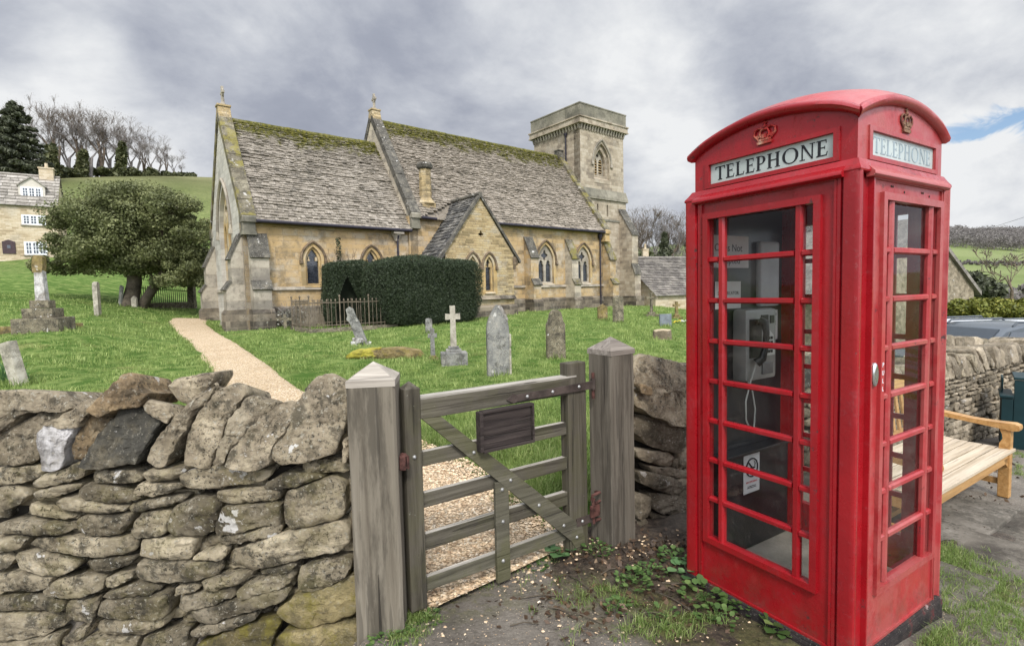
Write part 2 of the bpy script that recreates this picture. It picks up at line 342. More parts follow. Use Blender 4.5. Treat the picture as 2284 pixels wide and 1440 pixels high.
def wood_mat(name, cols, ax=2, sc=1., moss=0., crack=.6, bump=.5, rough=.85, dark=.4, lich=.3):
    t = NT(name); s = [26*sc, 26*sc, 26*sc]; s[ax] = 1.1*sc; v = t.map(t.co(), tuple(s))
    n = t.noise(1, 8, .66, v, .8, 1.25); s2 = [7*sc]*3; s2[ax] = 1.1*sc; v2 = t.map(t.co(), tuple(s2))
    c = t.ramp(n, [(.28, cols[0]), (.45, cols[1]), (.6, cols[2]), (.76, cols[3])])
    c = t.mix(t.math('MULTIPLY', t.step(t.noise(1, 6, .7, v2), .5, .68), dark), c, tuple(x*.35 for x in cols[1]))
    ck = t.step(t.noise(1.3, 3, .5, v), .66, .73)
    c = t.mix(t.math('MULTIPLY', ck, crack), c, (.02, .018, .015))
    c = t.mix(t.math('MULTIPLY', t.step(t.noise(34, 6, .75), .74, .82), lich), c, (.36, .36, .31))
    if moss: c = t.mix(t.math('MULTIPLY', t.step(t.noise(3.5, 7, .7), .45, .65), moss), c, (.085, .085, .03))
    b = t.bump(t.math('SUBTRACT', n, t.math('MULTIPLY', ck, .8)), bump, .012)
    return t.done(c, rough, b, .25)
OAK_P = wood_mat('weathered oak post', [(.105, .089, .067), (.15, .131, .1), (.178, .157, .122), (.215, .192, .152)], dark=.7, crack=.35, sc=.8)
OAK_PD = wood_mat('darker oak post', [(.075, .064, .05), (.112, .097, .077), (.14, .123, .099), (.175, .156, .127)], crack=.35, dark=.5, sc=.8)
OAK_CAP = wood_mat('pale oak cap', [(.19, .168, .14), (.3, .27, .23), (.37, .335, .285), (.45, .41, .355)], ax=0, crack=.3, dark=.2)
GATE_V = wood_mat('gate wood upright', [(.042, .036, .026), (.07, .062, .046), (.094, .084, .064), (.13, .117, .092)], moss=.2, lich=.5)
GATE_H = wood_mat('gate wood rail', [(.045, .039, .029), (.076, .068, .051), (.102, .092, .071), (.145, .131, .104)], ax=0, moss=.2, lich=.5)
GATE_T = wood_mat('pale worn rail top', [(.18, .165, .14), (.3, .28, .24), (.4, .375, .33), (.48, .45, .4)], ax=0, crack=.5)
GATE_B = wood_mat('mossy brace wood', [(.055, .051, .036), (.09, .084, .06), (.12, .112, .082), (.155, .145, .11)], ax=0, moss=.4)
TEAK = wood_mat('varnished bench wood', [(.30, .16, .055), (.40, .22, .08), (.46, .27, .105), (.52, .32, .14)], ax=0, crack=.15, bump=.15, rough=.4, dark=.2, lich=0)
TEAK_S = wood_mat('sun bleached bench slat', [(.36, .29, .2), (.47, .395, .29), (.55, .47, .36), (.6, .53, .42)], ax=0, crack=.25, bump=.25, rough=.6, dark=.12, lich=0)
IRON = simple('rusty dark iron', (.055, .042, .036), .7, .4, 14, .4, 80)
RUSTY = simple('red rust iron', (.075, .032, .026), .75, .5, 30, .4, 90)
RAILI = simple('brown iron railing', (.13, .105, .075), .7, .3, 6, .3, 60)
FENCEI = simple('dark fence iron', (.04, .035, .03), .7, .3, 6)
PLATE = wood_mat('dark timber plate', [(.018, .014, .013), (.034, .026, .024), (.05, .04, .036), (.07, .056, .05)], ax=0, crack=.4, lich=.04)
BOLT = simple('galvanised bolt', (.35, .35, .34), .5, .2, metal=.6)
GUTTER = simple('black gutter paint', (.028, .025, .035), .5, .2)
def window_mat():
    t = NT('leaded church glass'); a = t.noise(1.1, 2, .5)
    c = t.ramp(a, [(.42, (.015, .017, .022)), (.56, (.03, .035, .045))])
    v = t.voro(9, feat='DISTANCE_TO_EDGE'); c = t.mix(t.step(v, .02, .05), (.008, .008, .008), c)
    return t.done(c, t.step(t.noise(4), .3, .7, .08, .3), t.bump(t.noise(7, 2), .25, .03), .7)
CGLASS = window_mat()
HGLASS = simple('house window glass', (.05, .06, .08), .08, .3, 2, 0, spec=.8)
WHITEP = simple('white window paint', (.75, .77, .8), .5, .05)
DOORP = simple('dark brown door paint', (.055, .035, .04), .6, .2)
LEAD = simple('lead flashing', (.28, .28, .31), .6, .1)
RENDER = simple('pale dormer render', (.55, .51, .45), .9, .06)
# red paint of the kiosk
def red_mat(name, a, b, rough=.34, fade=0.):
    t = NT(name); c = t.ramp(t.noise(1.6, 6, .6), [(.3, a), (.7, b)])
    st = t.map(t.co(), (9, 9, .8)); c = t.mix(t.math('MULTIPLY', t.step(t.noise(1.4, 6, .7, st), .52, .75), .35), c, (.17, .012, .012))
    if fade: c = t.mix(t.math('MULTIPLY', t.step(t.noise(2.2, 7, .7), .38, .6), fade), c, (.36, .10, .09))
    chip = t.math('MULTIPLY', t.step(t.noise(19, 8, .78), .64, .665), t.step(t.noise(2.4, 5, .65), .60, .68)); c = t.mix(chip, c, (.06, .022, .022))
    z = t.objz()[2]; mud = t.math('MULTIPLY', t.step(z, .26, .05), t.step(t.noise(8, 7, .75), .42, .7)); c = t.mix(t.math('MULTIPLY', mud, .35), c, (.09, .06, .045))
    c = t.mix(t.math('MULTIPLY', t.step(t.noise(5, 7, .75), .64, .85), .18), c, (.33, .06, .055))
    h = t.noise(7, 8, .62); b1 = t.bump(h, .22, .012); b2 = t.bump(t.math('ADD', t.step(t.noise(6, 9, .8), .60, .63), t.math('MULTIPLY', chip, -1.)), .4, .004, b1)
    m = t.done(c, t.step(t.noise(6, 6, .7), .3, .7, rough-.10, rough+.10), b2, .5)
    t.b.inputs['Coat Weight'].default_value = .12; t.b.inputs['Coat Roughness'].default_value = .2
    return m
RED = red_mat('red gloss paint', (.24, .005, .0095), (.315, .0072, .0125))
REDF = red_mat('faded red paint', (.28, .016, .02), (.36, .03, .033), .42, .55)
SIGNW = simple('opal sign glass', (.40, .455, .44), .3, .12, 3, .1)
INK = simple('black sign lettering', (.015, .016, .02), .5, .1)
INKF = simple('faded sign lettering', (.25, .31, .34), .6, .15, 20)
GILT = rubble_mat('worn crown relief', [(.30, .012, .016), (.34, .035, .03), (.42, .16, .11), (.54, .40, .3)], lichen=.1, dark=.3, sc=14, bump=.3, tone=.1)
GILTD = rubble_mat('tarnished crown relief', [(.10, .03, .025), (.18, .08, .055), (.24, .14, .09), (.3, .2, .13)], lichen=.05, dark=.4, sc=14, bump=.3, tone=.1)
CHROME = simple('chrome handle', (.6, .6, .6), .2, .05, metal=1., bump=0)
BLACKP = simple('black painted panel', (.012, .013, .015), .28, .3, 5, .1, spec=.5)
PLINTHB = rubble_mat('worn black plinth', [(.016, .014, .014), (.026, .022, .022), (.04, .032, .03), (.16, .02, .022)], lichen=.2, dark=.1, sc=9, bump=.3, tone=.1)
CONC = simple('dusty concrete', (.26, .24, .2), .95, .25, 5, .4, 90)
PHONEM = simple('grey steel payphone', (.27, .28, .265), .42, .1, 4, .05, metal=.35)
PHONED = simple('black handset plastic', (.012, .014, .012), .3, .1)
PAPER = simple('white paper', (.5, .5, .49), .8, .05, bump=.05)
SIGNRED = simple('red print', (.5, .03, .03), .7, .05)
CABLE = simple('steel cable', (.4, .42, .38), .4, .1)
def pane_mat():
    t = NT('kiosk window glass'); tr = t.new('ShaderNodeBsdfTransparent'); tr.inputs[0].default_value = (.93, .945, .94, 1)
    gl = t.new('ShaderNodeBsdfGlossy'); gl.inputs['Roughness'].default_value = .04; gl.inputs[0].default_value = (.85, .85, .85, 1)
    df = t.new('ShaderNodeBsdfDiffuse'); df.inputs[0].default_value = (.42, .38, .32, 1)
    fr = t.new('ShaderNodeLayerWeight'); fr.inputs[0].default_value = .5; rf = t.math('MULTIPLY_ADD', t.math('POWER', fr.outputs['Facing'], 5.), .85); t.n[-1].inputs[2].default_value = .03
    m1 = t.new('ShaderNodeMixShader'); t.put(m1.inputs[0], rf); t.put(m1.inputs[1], tr.outputs[0]); t.put(m1.inputs[2], gl.outputs[0])
    dirt = t.math('MULTIPLY', t.step(t.noise(5, 8, .75), .45, .85), .06)
    m2 = t.new('ShaderNodeMixShader'); t.put(m2.inputs[0], dirt); t.put(m2.inputs[1], m1.outputs[0]); t.put(m2.inputs[2], df.outputs[0])
    t.l.new(m2.outputs[0], t.out.inputs[0]); return t.m
PANE = pane_mat()
def leaf_mat(name, cols, tone=.9, trans=.25, rough=.55):
    t = NT(name); c = t.tone(t.ramp(t.attr(), [(0, cols[0]), (.5, cols[1]), (1, cols[2])]), tone)
    m = t.done(c, rough, None, .3)
    if trans:
        tl = t.new('ShaderNodeBsdfTranslucent'); t.put(tl.inputs[0], c); mx = t.new('ShaderNodeMixShader'); mx.inputs[0].default_value = trans
        t.l.new(t.b.outputs[0], mx.inputs[1]); t.l.new(tl.outputs[0], mx.inputs[2]); t.l.new(mx.outputs[0], t.out.inputs[0])
    return m
GRASS = leaf_mat('grass blades', [(.135, .20, .052), (.225, .315, .085), (.37, .425, .16)], .5, .4)
GRASSL = leaf_mat('long grass blades', [(.13, .21, .05), (.20, .29, .075), (.36, .37, .18)], .5, .45)
YEWL = leaf_mat('tree yew foliage', [(.085, .097, .04), (.145, .162, .066), (.23, .24, .11)], .55, .25)
HEDGEL = leaf_mat('clipped yew foliage', [(.02, .031, .015), (.034, .05, .024), (.048, .064, .031)], .45, .05)
GOLDL = leaf_mat('golden hedge foliage', [(.07, .09, .015), (.14, .155, .025), (.22, .21, .04)], .6, .1)
DARKL = leaf_mat('conifer foliage', [(.042, .048, .03), (.068, .076, .045), (.10, .108, .066)], .7, .05)  # greens lightened: distance haze is put into the leaf colour
IVYL = leaf_mat('ivy foliage', [(.04, .05, .018), (.07, .08, .03), (.11, .11, .05)], .7, .1)
WEEDL = leaf_mat('weed leaf', [(.045, .09, .025), (.08, .145, .04), (.16, .23, .075)], .5, .3)
ROSETTE = leaf_mat('blue green weed leaf', [(.06, .14, .05), (.10, .2, .075), (.17, .28, .12)], .4, .3)
PINKL = leaf_mat('pink blossom', [(.36, .22, .24), (.5, .33, .35), (.6, .45, .46)], .4, .2)
LITTER = leaf_mat('dead leaf litter', [(.035, .022, .014), (.07, .042, .025), (.12, .08, .045)], .5, 0)
def bark(name, col): return rubble_mat(name, [tuple(c*.5 for c in col), tuple(c*.85 for c in col), tuple(c*1.1 for c in col), tuple(c*1.4 for c in col)], lichen=.2, dark=.3, sc=3, bump=.6, tone=.3)
BARK = bark('yew bark', (.10, .082, .06)); TWIG = bark('bare twig bark', (.25, .225, .21)); TWIGB = bark('brown twig bark', (.15, .115, .085))
def gravel_mat():
    t = NT('honey gravel'); v = t.voro(55, out='Color'); d = t.voro(55)
    c = t.ramp(t.sep(v)[0], [(0, (.36, .25, .15)), (.4, (.60, .455, .285)), (.75, (.71, .57, .39)), (1, (.77, .69, .55))])
    c = t.mix(t.math('MULTIPLY', t.step(t.noise(.7, 6), .5, .7), .25), c, (.36, .26, .15))
    c = t.mix(t.step(d, .35, .8, 0, .6), c, (.2, .135, .075))
    return t.done(c, .9, t.bump(t.math('SUBTRACT', 1., d), .9, .02), .2)
GRAVEL = gravel_mat()
PEB = rubble_mat('gravel pebble', [(.30, .19, .11), (.52, .38, .24), (.66, .52, .36), (.76, .68, .55)], lichen=.2, dark=.1, sc=20, bump=.1, tone=.9)
def lawn_mat():
    t = NT('churchyard turf'); n1 = t.noise(.33, 6, .65); n2 = t.noise(2.6, 7, .7)
    c = t.ramp(n1, [(.25, (.15, .21, .06)), (.5, (.205, .27, .082)), (.75, (.28, .33, .12))])
    c = t.mix(t.step(n2, .35, .75, 0, .6), (.06, .12, .02), c, 'MIX'); c = t.mix(t.step(n2, .4, .7, .0, .45), c, (.24, .3, .09))
    c = t.mix(t.math('MULTIPLY', t.step(t.noise(.9, 6, .7), .62, .75), .4), c, (.25, .22, .09))
    far = t.attr('far'); fc = t.ramp(t.noise(.02, 4), [(.35, (.135, .17, .062)), (.65, (.175, .205, .085))]); fc = t.mix(t.attr('olive'), fc, t.ramp(t.noise(.06, 6), [(.35, (.10, .105, .045)), (.65, (.16, .16, .075))]))
    c = t.mix(far, c, fc)
    return t.done(c, .95, t.bump(t.noise(14, 7, .75), .8, .06), .1)
LAWN = lawn_mat()
def lane_mat():
    t = NT('muddy worn tarmac'); z = t.objz()
    big = t.noise(1.3, 7, .68); fine = t.noise(60, 5, .7)
    c = t.ramp(t.math('ADD', t.math('MULTIPLY', big, .7), t.math('MULTIPLY', fine, .3)), [(.28, (.075, .064, .052)), (.45, (.16, .14, .115)), (.6, (.23, .205, .17)), (.78, (.3, .27, .23))])
    grit = t.voro(70); gc = t.sep(t.voro(70, out='Color'))
    c = t.mix(t.math('MULTIPLY', t.step(grit, .22, .12), t.step(gc[0], .72, .78)), c, (.46, .4, .31))
    mask = t.attr('soil')
    soil = t.ramp(t.noise(26, 8, .75), [(.3, (.016, .011, .008)), (.5, (.05, .036, .025)), (.7, (.10, .074, .05))])
    c = t.mix(mask, c, soil)
    mo = t.math('MULTIPLY', t.attr('moss'), t.step(t.noise(7, 8, .75), .38, .58))
    c = t.mix(mo, c, t.ramp(t.noise(40, 5, .7), [(.3, (.06, .065, .02)), (.6, (.12, .12, .035)), (.8, (.2, .17, .07))]))
    h = t.math('ADD', t.noise(24, 8, .75), t.math('MULTIPLY', t.noise(4, 4), .6)); b = t.bump(h, .8, .025)
    r = t.step(t.noise(1.1, 5), .35, .65, .55, .92)
    return t.done(c, r, b, .35)
LANE = lane_mat()
PAVE = rubble_mat('paving slab', [(.06, .052, .043), (.12, .107, .088), (.165, .148, .124), (.22, .2, .17)], lichen=.1, dark=.5, sc=3, bump=.3, tone=.5)
GREENP = simple('dark teal paint', (.006, .026, .03), .45, .15, 4, .15)
CARG = simple('grey blue car paint', (.055, .068, .082), .25, .05, bump=0, spec=.6); CARS = simple('silver car paint', (.55, .57, .6), .28, .04, bump=0, spec=.6)
CARW = simple('car window glass', (.03, .04, .05), .06, .1, bump=0, spec=.9); TYRE = simple('black tyre', (.015, .015, .015), .8)
YFLOW = simple('yellow petals', (.7, .55, .05), .7, .1); WFLOW = simple('white petals', (.75, .75, .72), .7, .1)
LICHENY = rubble_mat('yellow mossed ledger', [(.17, .15, .03), (.32, .29, .04), (.42, .37, .06), (.36, .28, .14)], moss=.5, lichen=.2, dark=.3, sc=5, bump=.6)
STUMPM = bark('cut stump bark', (.2, .16, .11)); STUMPT = simple('cut stump top', (.4, .33, .22), .9, .15)
# ---------------------------------------------------------------- camera, sky, sun
cam = bpy.data.cameras.new('camera'); cam.sensor_width = 36; cam.lens = 36*FOC/IW; cam.clip_start = .05; cam.clip_end = 5000
co = bpy.data.objects.new('camera', cam); COL.objects.link(co); SC.camera = co
Mx = Matrix(((CX[0], CU[0], -_f[0], 0), (CX[1], CU[1], -_f[1], 0), (CX[2], CU[2], -_f[2], HC), (0, 0, 0, 1))); co.matrix_world = Mx
SC.view_settings.view_transform = 'Standard'; SC.view_settings.look = 'None'; SC.view_settings.exposure = EXPO; SC.view_settings.gamma = 1
SC.cycles.max_bounces = 7; SC.cycles.transparent_max_bounces = 12; SC.cycles.caustics_reflective = False; SC.cycles.caustics_refractive = False
SC.cycles.sample_clamp_indirect = 6
try: SC.cycles.use_denoising = True; SC.cycles.denoiser = 'OPENIMAGEDENOISE'
except Exception: pass
SUN_EL, SUN_AZ = R(47), R(176)          # azimuth measured from +Y towards +X : behind the camera, to the right
sd = Vector((sin(SUN_AZ)*cos(SUN_EL), cos(SUN_AZ)*cos(SUN_EL), sin(SUN_EL)))
su = bpy.data.lights.new('sun', 'SUN'); su.energy = SUN_E; su.angle = R(12); su.color = (1, .95, .88)
so = bpy.data.objects.new('sun', su); COL.objects.link(so); so.rotation_euler = sd.to_track_quat('Z', 'Y').to_euler(); so.location = (8, -12, 30)
W = bpy.data.worlds.new('World'); SC.world = W; W.use_nodes = True
class WT(NT):
    def __init__(s): s.t = W.node_tree; s.n = s.t.nodes; s.l = s.t.links; s._c = None
w = WT(); bg = w.n['Background']
gen = w.new('ShaderNodeTexCoord').outputs['Generated']; sp = w.sep(gen)
sky = w.new('ShaderNodeTexSky', sky_type='NISHITA', sun_disc=False, sun_elevation=SUN_EL, sun_rotation=SUN_AZ, air_density=1., dust_density=1.5, ozone_density=1.5)
zz = w.math('MAXIMUM', sp[2], 0.0); den = w.math('ADD', zz, .42)
cx = w.math('DIVIDE', sp[0], den); cy = w.math('DIVIDE', sp[1], den)
cv = w.new('ShaderNodeCombineXYZ'); w.put(cv.inputs[0], cx); w.put(cv.inputs[1], cy); cvo = cv.outputs[0]
def lobe(px, py, rad, inner=0.):
    d = Vector(ray(px, py)).normalized(); q = w.new('ShaderNodeVectorMath', operation='DISTANCE'); w.put(q.inputs[0], gen); q.inputs[1].default_value = d
    return w.step(q.outputs['Value'], rad, inner)
wob = w.noise(1.9, 7, .6, cvo, .25, 1)
fine = w.noise(5.0, 8, .6, w.map(cvo, (1, 1.1, 1)), .3, 1)
dens = w.math('ADD', w.math('MULTIPLY', wob, .76), w.math('MULTIPLY', fine, .27))
def addl(v, l, k): return w.math('ADD', v, w.math('MULTIPLY', l, k))
# brighter and darker cloud masses in this sky
for px, py, rad, k in ((150, 140, .13, -.17), (20, 70, .12, .16), (360, 120, .12, .07), (40, 300, .22, -.13), (370, 350, .15, -.14), (540, 90, .15, -.09), (330, 40, .15, .04), (700, 190, .34, .10), (1000, 260, .28, .05), (1200, 70, .22, -.06), (1440, 170, .2, -.13),
                       (1530, 320, .15, -.14), (1700, 60, .3, .07), (2130, 120, .22, -.12), (2200, 330, .09, -.16), (2220, 390, .07, .16), (2150, 470, .16, -.16), (1450, 260, .10, .05), (250, 210, .12, .05)):
    dens = addl(dens, lobe(px, py, rad), k)
cl = w.ramp(dens, [(.34, (.95, .965, .98)), (.44, (.76, .785, .83)), (.53, (.58, .61, .68)), (.64, (.42, .45, .535)), (.80, (.335, .365, .45))])
el = w.math('MULTIPLY', w.step(sp[2], .22, .0), .25); cl = w.mix(el, cl, (.88, .90, .93))
# brightness added to the unseen sky overhead and sunward, to light the ground
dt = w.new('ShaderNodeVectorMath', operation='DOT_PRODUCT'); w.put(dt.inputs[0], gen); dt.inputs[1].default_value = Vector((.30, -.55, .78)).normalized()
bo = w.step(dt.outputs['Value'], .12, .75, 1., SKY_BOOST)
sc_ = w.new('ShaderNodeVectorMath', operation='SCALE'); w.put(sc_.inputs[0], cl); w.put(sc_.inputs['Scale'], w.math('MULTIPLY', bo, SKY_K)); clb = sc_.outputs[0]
n3 = w.noise(11, 7, .6, w.map(gen, (1, 1, 2.2)), .6, 1)
bz_ = w.math('ABSOLUTE', w.math('ADD', w.math('SUBTRACT', sp[2], .214), w.math('MULTIPLY', w.math('SUBTRACT', n3, .5), .10)))
gap = w.math('MULTIPLY', w.step(bz_, .024, .006), w.step(w.math('ADD', sp[0], w.math('MULTIPLY', n3, .2)), .68, .76))
skyb = w.new('ShaderNodeVectorMath', operation='SCALE'); w.put(skyb.inputs[0], sky.outputs[0]); skyb.inputs['Scale'].default_value = 1.0
mixn = w.mix(gap, clb, skyb.outputs[0])
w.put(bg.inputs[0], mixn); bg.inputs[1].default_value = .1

# ---------------------------------------------------------------- ground sheet
def wall_line(x):          # the roadside wall: the lane lies in front of it
    return np.where(x < -.6, 2.55-.06*(x+.6), np.where(x < .5, 2.55+(x+.6)*.66, 3.3+(x-.5)*.61))
def lane_in(x, y): return y < wall_line(x)+.12
nA, nR = 460, 330
az = np.concatenate([np.linspace(-R(180), -R(62), 60, endpoint=False), np.linspace(-R(62), R(62), nA-120), np.linspace(R(62), R(180), 61)[1:]])
rr = np.exp(np.linspace(np.log(.6), np.log(1500), nR))
AZ, RR = np.meshgrid(az, rr); gx = np.sin(AZ)*RR; gy = np.cos(AZ)*RR
gz = zgv(gx, gy)
far = np.clip((RR-45)/60, 0, 1)
gz += (.035*np.sin(gx*1.7+np.sin(gy*1.3)*1.5)*np.sin(gy*1.9+1.1*np.sin(gx*.8)))*(RR > 4)*(1-far)*np.clip((RR-4)/6, 0, 1)
gz -= .06*np.clip((RR < 12)*lane_in(gx, gy), 0, 1)*1.0
na = len(az); idx = np.arange(nR*na).reshape(nR, na)
f = np.stack([idx[:-1, :-1], idx[:-1, 1:], idx[1:, 1:], idx[1:, :-1]], -1).reshape(-1, 4)[:, ::-1]
v = np.stack([gx, gy, gz], -1).reshape(-1, 3)
ground = np_mesh('ground', v, f, LAWN, smooth=True); tag(ground, kind='structure')
a = ground.data.attributes.new('far', 'FLOAT', 'POINT'); a.data.foreach_set('value', far.ravel().astype(np.float32))
a = ground.data.attributes.new('olive', 'FLOAT', 'POINT'); a.data.foreach_set('value', np.clip((-AZ-R(5))/R(10), 0, 1).ravel().astype(np.float32))

# ---------------------------------------------------------------- lane in front of the wall
def fbm(x, y, seed=0, oct=4):
    out = np.zeros_like(x); am = 1; fr = 1; r = np.random.default_rng(seed)
    for o in range(oct):
        for _ in range(3):
            th, ph = r.uniform(0, 2*pi), r.uniform(0, 2*pi); k = fr*r.uniform(.7, 1.4)
            out += am*np.sin((x*cos(th)+y*sin(th))*k*2*pi+ph)/3
        am *= .55; fr *= 1.9
    return out
lx = np.concatenate([np.arange(-46, -8, 1.5), np.arange(-8, -1.2, .2), np.arange(-1.2, 4.9, .03), np.arange(4.9, 12, .2), np.arange(12, 50, 1.5)]); ly = np.concatenate([np.arange(-46, -14, 1.5), np.arange(-14, .9, .3), np.arange(.9, 6.2, .03), np.arange(6.2, 10, .2)])
LX, LY = np.meshgrid(lx, ly); keep = lane_in(LX, LY)
soilm = np.exp(-((LX-1.05)**2/.35+(LY-2.75)**2/.22))*1.5+np.exp(-np.clip(wall_line(LX)-LY, 0, 9)**2/.14)*.8*(LX > .2)+np.exp(-((LX-.9)**2/.12+(LY-2.2)**2/.12))*.6
soilm += np.exp(-((LX-2.9)**2/.5+(LY-3.4)**2/.35))*1.0
nz_ = fbm(LX, LY, 3)
soil = np.clip((soilm+nz_*.25-.25)*1.6, 0, 1)
mossm = np.exp(-((LX-.75)**2/.10+(LY-2.45)**2/.09))+np.exp(-((LX-1.25)**2/.10+(LY-2.05)**2/.06))*1.1+np.exp(-((LX-2.62)**2/.12+(LY-2.45)**2/.3))*1.3+np.exp(-((LX-3.0)**2/.3+(LY-2.2)**2/.3))*.5+np.exp(-((LX+.2)**2/.3+(LY-2.62)**2/.03))*.8+np.exp(-((LX-2.2)**2/.3+(LY-1.75)**2/.1))
moss = np.clip(mossm+nz_*.25-.15, 0, 1)
LZ = zgv(LX, LY)+.004+fbm(LX, LY, 8, 5)*.006+.05*np.exp(-((LX-.85)**2/.4+(LY-3.0)**2/.12))+soil*fbm(LX*6, LY*6, 5, 3)*.012
ii = np.arange(LX.size).reshape(LX.shape); kq = keep[:-1, :-1] & keep[1:, 1:] & keep[1:, :-1] & keep[:-1, 1:]
f = np.stack([ii[:-1, :-1], ii[:-1, 1:], ii[1:, 1:], ii[1:, :-1]], -1)[kq]
lane = np_mesh('lane', np.stack([LX, LY, LZ], -1).reshape(-1, 3), f, LANE, smooth=True); tag(lane, kind='structure')
for nme, ar in (('soil', soil), ('moss', moss)):
    a = lane.data.attributes.new(nme, 'FLOAT', 'POINT'); a.data.foreach_set('value', ar.ravel().astype(np.float32))
def lz(x, y):
    return zg(x, y)+.004+.05*math.exp(-((x-.85)**2/.4+(y-3.0)**2/.12))

# ---------------------------------------------------------------- gravel path from the gate round to the church
right = [gp(1285, 1222), gp(1165, 1120), gp(1055, 1045), gp(860, 955), gp(672, 868), gp(600, 812), gp(525, 762), gp(462, 722), gp(470, 712)]
left = [Vector((-.52, 2.45, 0)), Vector((-1.0, 3.05, 0)), Vector((-1.7, 3.9, 0)), Vector((-3.2, 5.9, 0)), gp(493, 860), gp(452, 806), gp(415, 760), gp(372, 719), gp(380, 711)]
def resample(pl, n):
    d = [0]
    for p, q in zip(pl, pl[1:]): d.append(d[-1]+(q-p).length)
    out = []
    for k in range(n):
        s_ = d[-1]*(k/(n-1))**1.4; j = max(i for i in range(len(d)) if d[i] <= s_+1e-9); j = min(j, len(pl)-2); t_ = (s_-d[j])/(d[j+1]-d[j]); out.append(pl[j].lerp(pl[j+1], t_))
    return out
def seglerp(A, B, n, m):
    vs = []
    for i in range(len(A)-1):
        for k in range(n):
            t_ = k/n; p = A[i].lerp(A[i+1], t_); q = B[i].lerp(B[i+1], t_); vs.append((p, q))
    vs.append((A[-1], B[-1])); return vs
pr_ = seglerp(left, right, 14, 0); m = 22; pv = []
for i, (p, q) in enumerate(pr_):
    w_ = mnoise.noise(Vector((i*.75, 0, 0)))*.05; w2 = mnoise.noise(Vector((i*.8, 9, 0)))*.05
    dd = (q-p).normalized(); p = p+dd*w_; q = q+dd*w2
    for k in range(m):
        t_ = k/(m-1); c_ = p.lerp(q, t_); pv.append((c_.x, c_.y, 0))
pv = np.array(pv); pv[:, 2] = zgv(pv[:, 0], pv[:, 1])+.03
tt_ = np.tile(np.linspace(0, 1, m), len(pr_)); pv[:, 2] += .02-.09*(np.abs(tt_-.5)*2)**8
ii = np.arange(len(pv)).reshape(-1, m); f = np.stack([ii[:-1, :-1], ii[:-1, 1:], ii[1:, 1:], ii[1:, :-1]], -1).reshape(-1, 4)
path = np_mesh('gravel_path', pv, f, GRAVEL, smooth=True); tag(path, kind='structure')
from mathutils.geometry import intersect_point_line
PATHPOLY = np.array([(p.x, p.y) for p in left]+[(p.x, p.y) for p in right[::-1]])
def inpoly(x, y, P):
    c = np.zeros(x.shape, bool); n = len(P); j = n-1
    for i in range(n):
        xi, yi = P[i]; xj, yj = P[j]
        c ^= ((yi > y) != (yj > y)) & (x < (xj-xi)*(y-yi)/(yj-yi+1e-12)+xi); j = i
    return c
# ---------------------------------------------------------------- church
CA = R(38.5); C0 = at(553, 735, 19.0); G0 = .30
church = thing('church', 'honey stone village church with steep stone slate roofs, square tower and gothic windows', 'church', (C0.x, C0.y, G0), CA)
ca, sa = cos(CA), sin(CA)
def ch2w(t, s, z=0): return Vector((C0.x+t*ca-s*sa, C0.y+t*sa+s*ca, z))
K = lambda z: z-G0
def P2(pts): return [(u, K(v)) for u, v in pts]
def cb(name, mb, m, parent=church, **k): return mb.build(name, m, parent, **k)
# chancel
wins = [(2.5, 2.05, 3.0, 3.56), (4.94, 2.0, 2.95, 3.52)]
m = MB(); m.panel(P2([(0, .0), (6.75, .0), (6.75, 4.42), (0, 4.42)]), [P2(gothic(.62, z0, zs, zt, c)) for c, z0, zs, zt in wins], FX, 0, .5)
wall = cb('chancel_wall', m, HONEY)
def lancet(c, z0, zs, zt, s0, w=.62, parent=church):
    """stone lancet: cusped inner frame, glass, hood mould with stops, sill"""
    fr = MB(); inner = gothic(w-.17, z0+.05, zs-.05, zt-.10, c); fr.panel(P2(gothic(w-.004, z0+.004, zs, zt-.004, c)), [P2(inner)], FX, s0+.10, s0+.22)
    f_ = cb('window', fr, DRESS, parent)
    for sx in (-1, 1):
        cu = MB(); cx_ = c+sx*(w-.17)*.33
        cu.prism(P2([(cx_-.05, zs+.0), (cx_+.05, zs+.0), (cx_+.02*sx, zs+.16), (cx_-.03*sx, zs+.16)]), s0+.11, s0+.2, FX); cb('cusp', cu, DRESS, f_)
    g = MB(); g.panel(P2(gothic(w-.1, z0+.03, zs, zt-.06, c)), [], FX, s0+.19, s0+.205); cb('pane', g, CGLASS, f_)
    h = MB(); pl = [(c+(x-c), z) for x, z in archline(w+.34, zs, zt+.19, c)]
    h.tube([(x, s0-.03, K(z)) for x, z in pl], .055, 6); 
    for sx in (-1, 1): h.box((c+sx*(w+.34)/2, s0-.04, K(zs-.06)), (.13, .13, .15), ch=.02)
    cb('hood_mould', h, HOODM, f_)
    s_ = MB(); s_.prism([(s0-.07, K(z0-.10)), (s0+.2, K(z0-.10)), (s0+.2, K(z0+.02)), (s0-.03, K(z0-.03))], c-w/2-.06, c+w/2+.06, FY); cb('sill', s_, DRESS, f_)
    return f_
for wn in wins: lancet(*wn, 0)
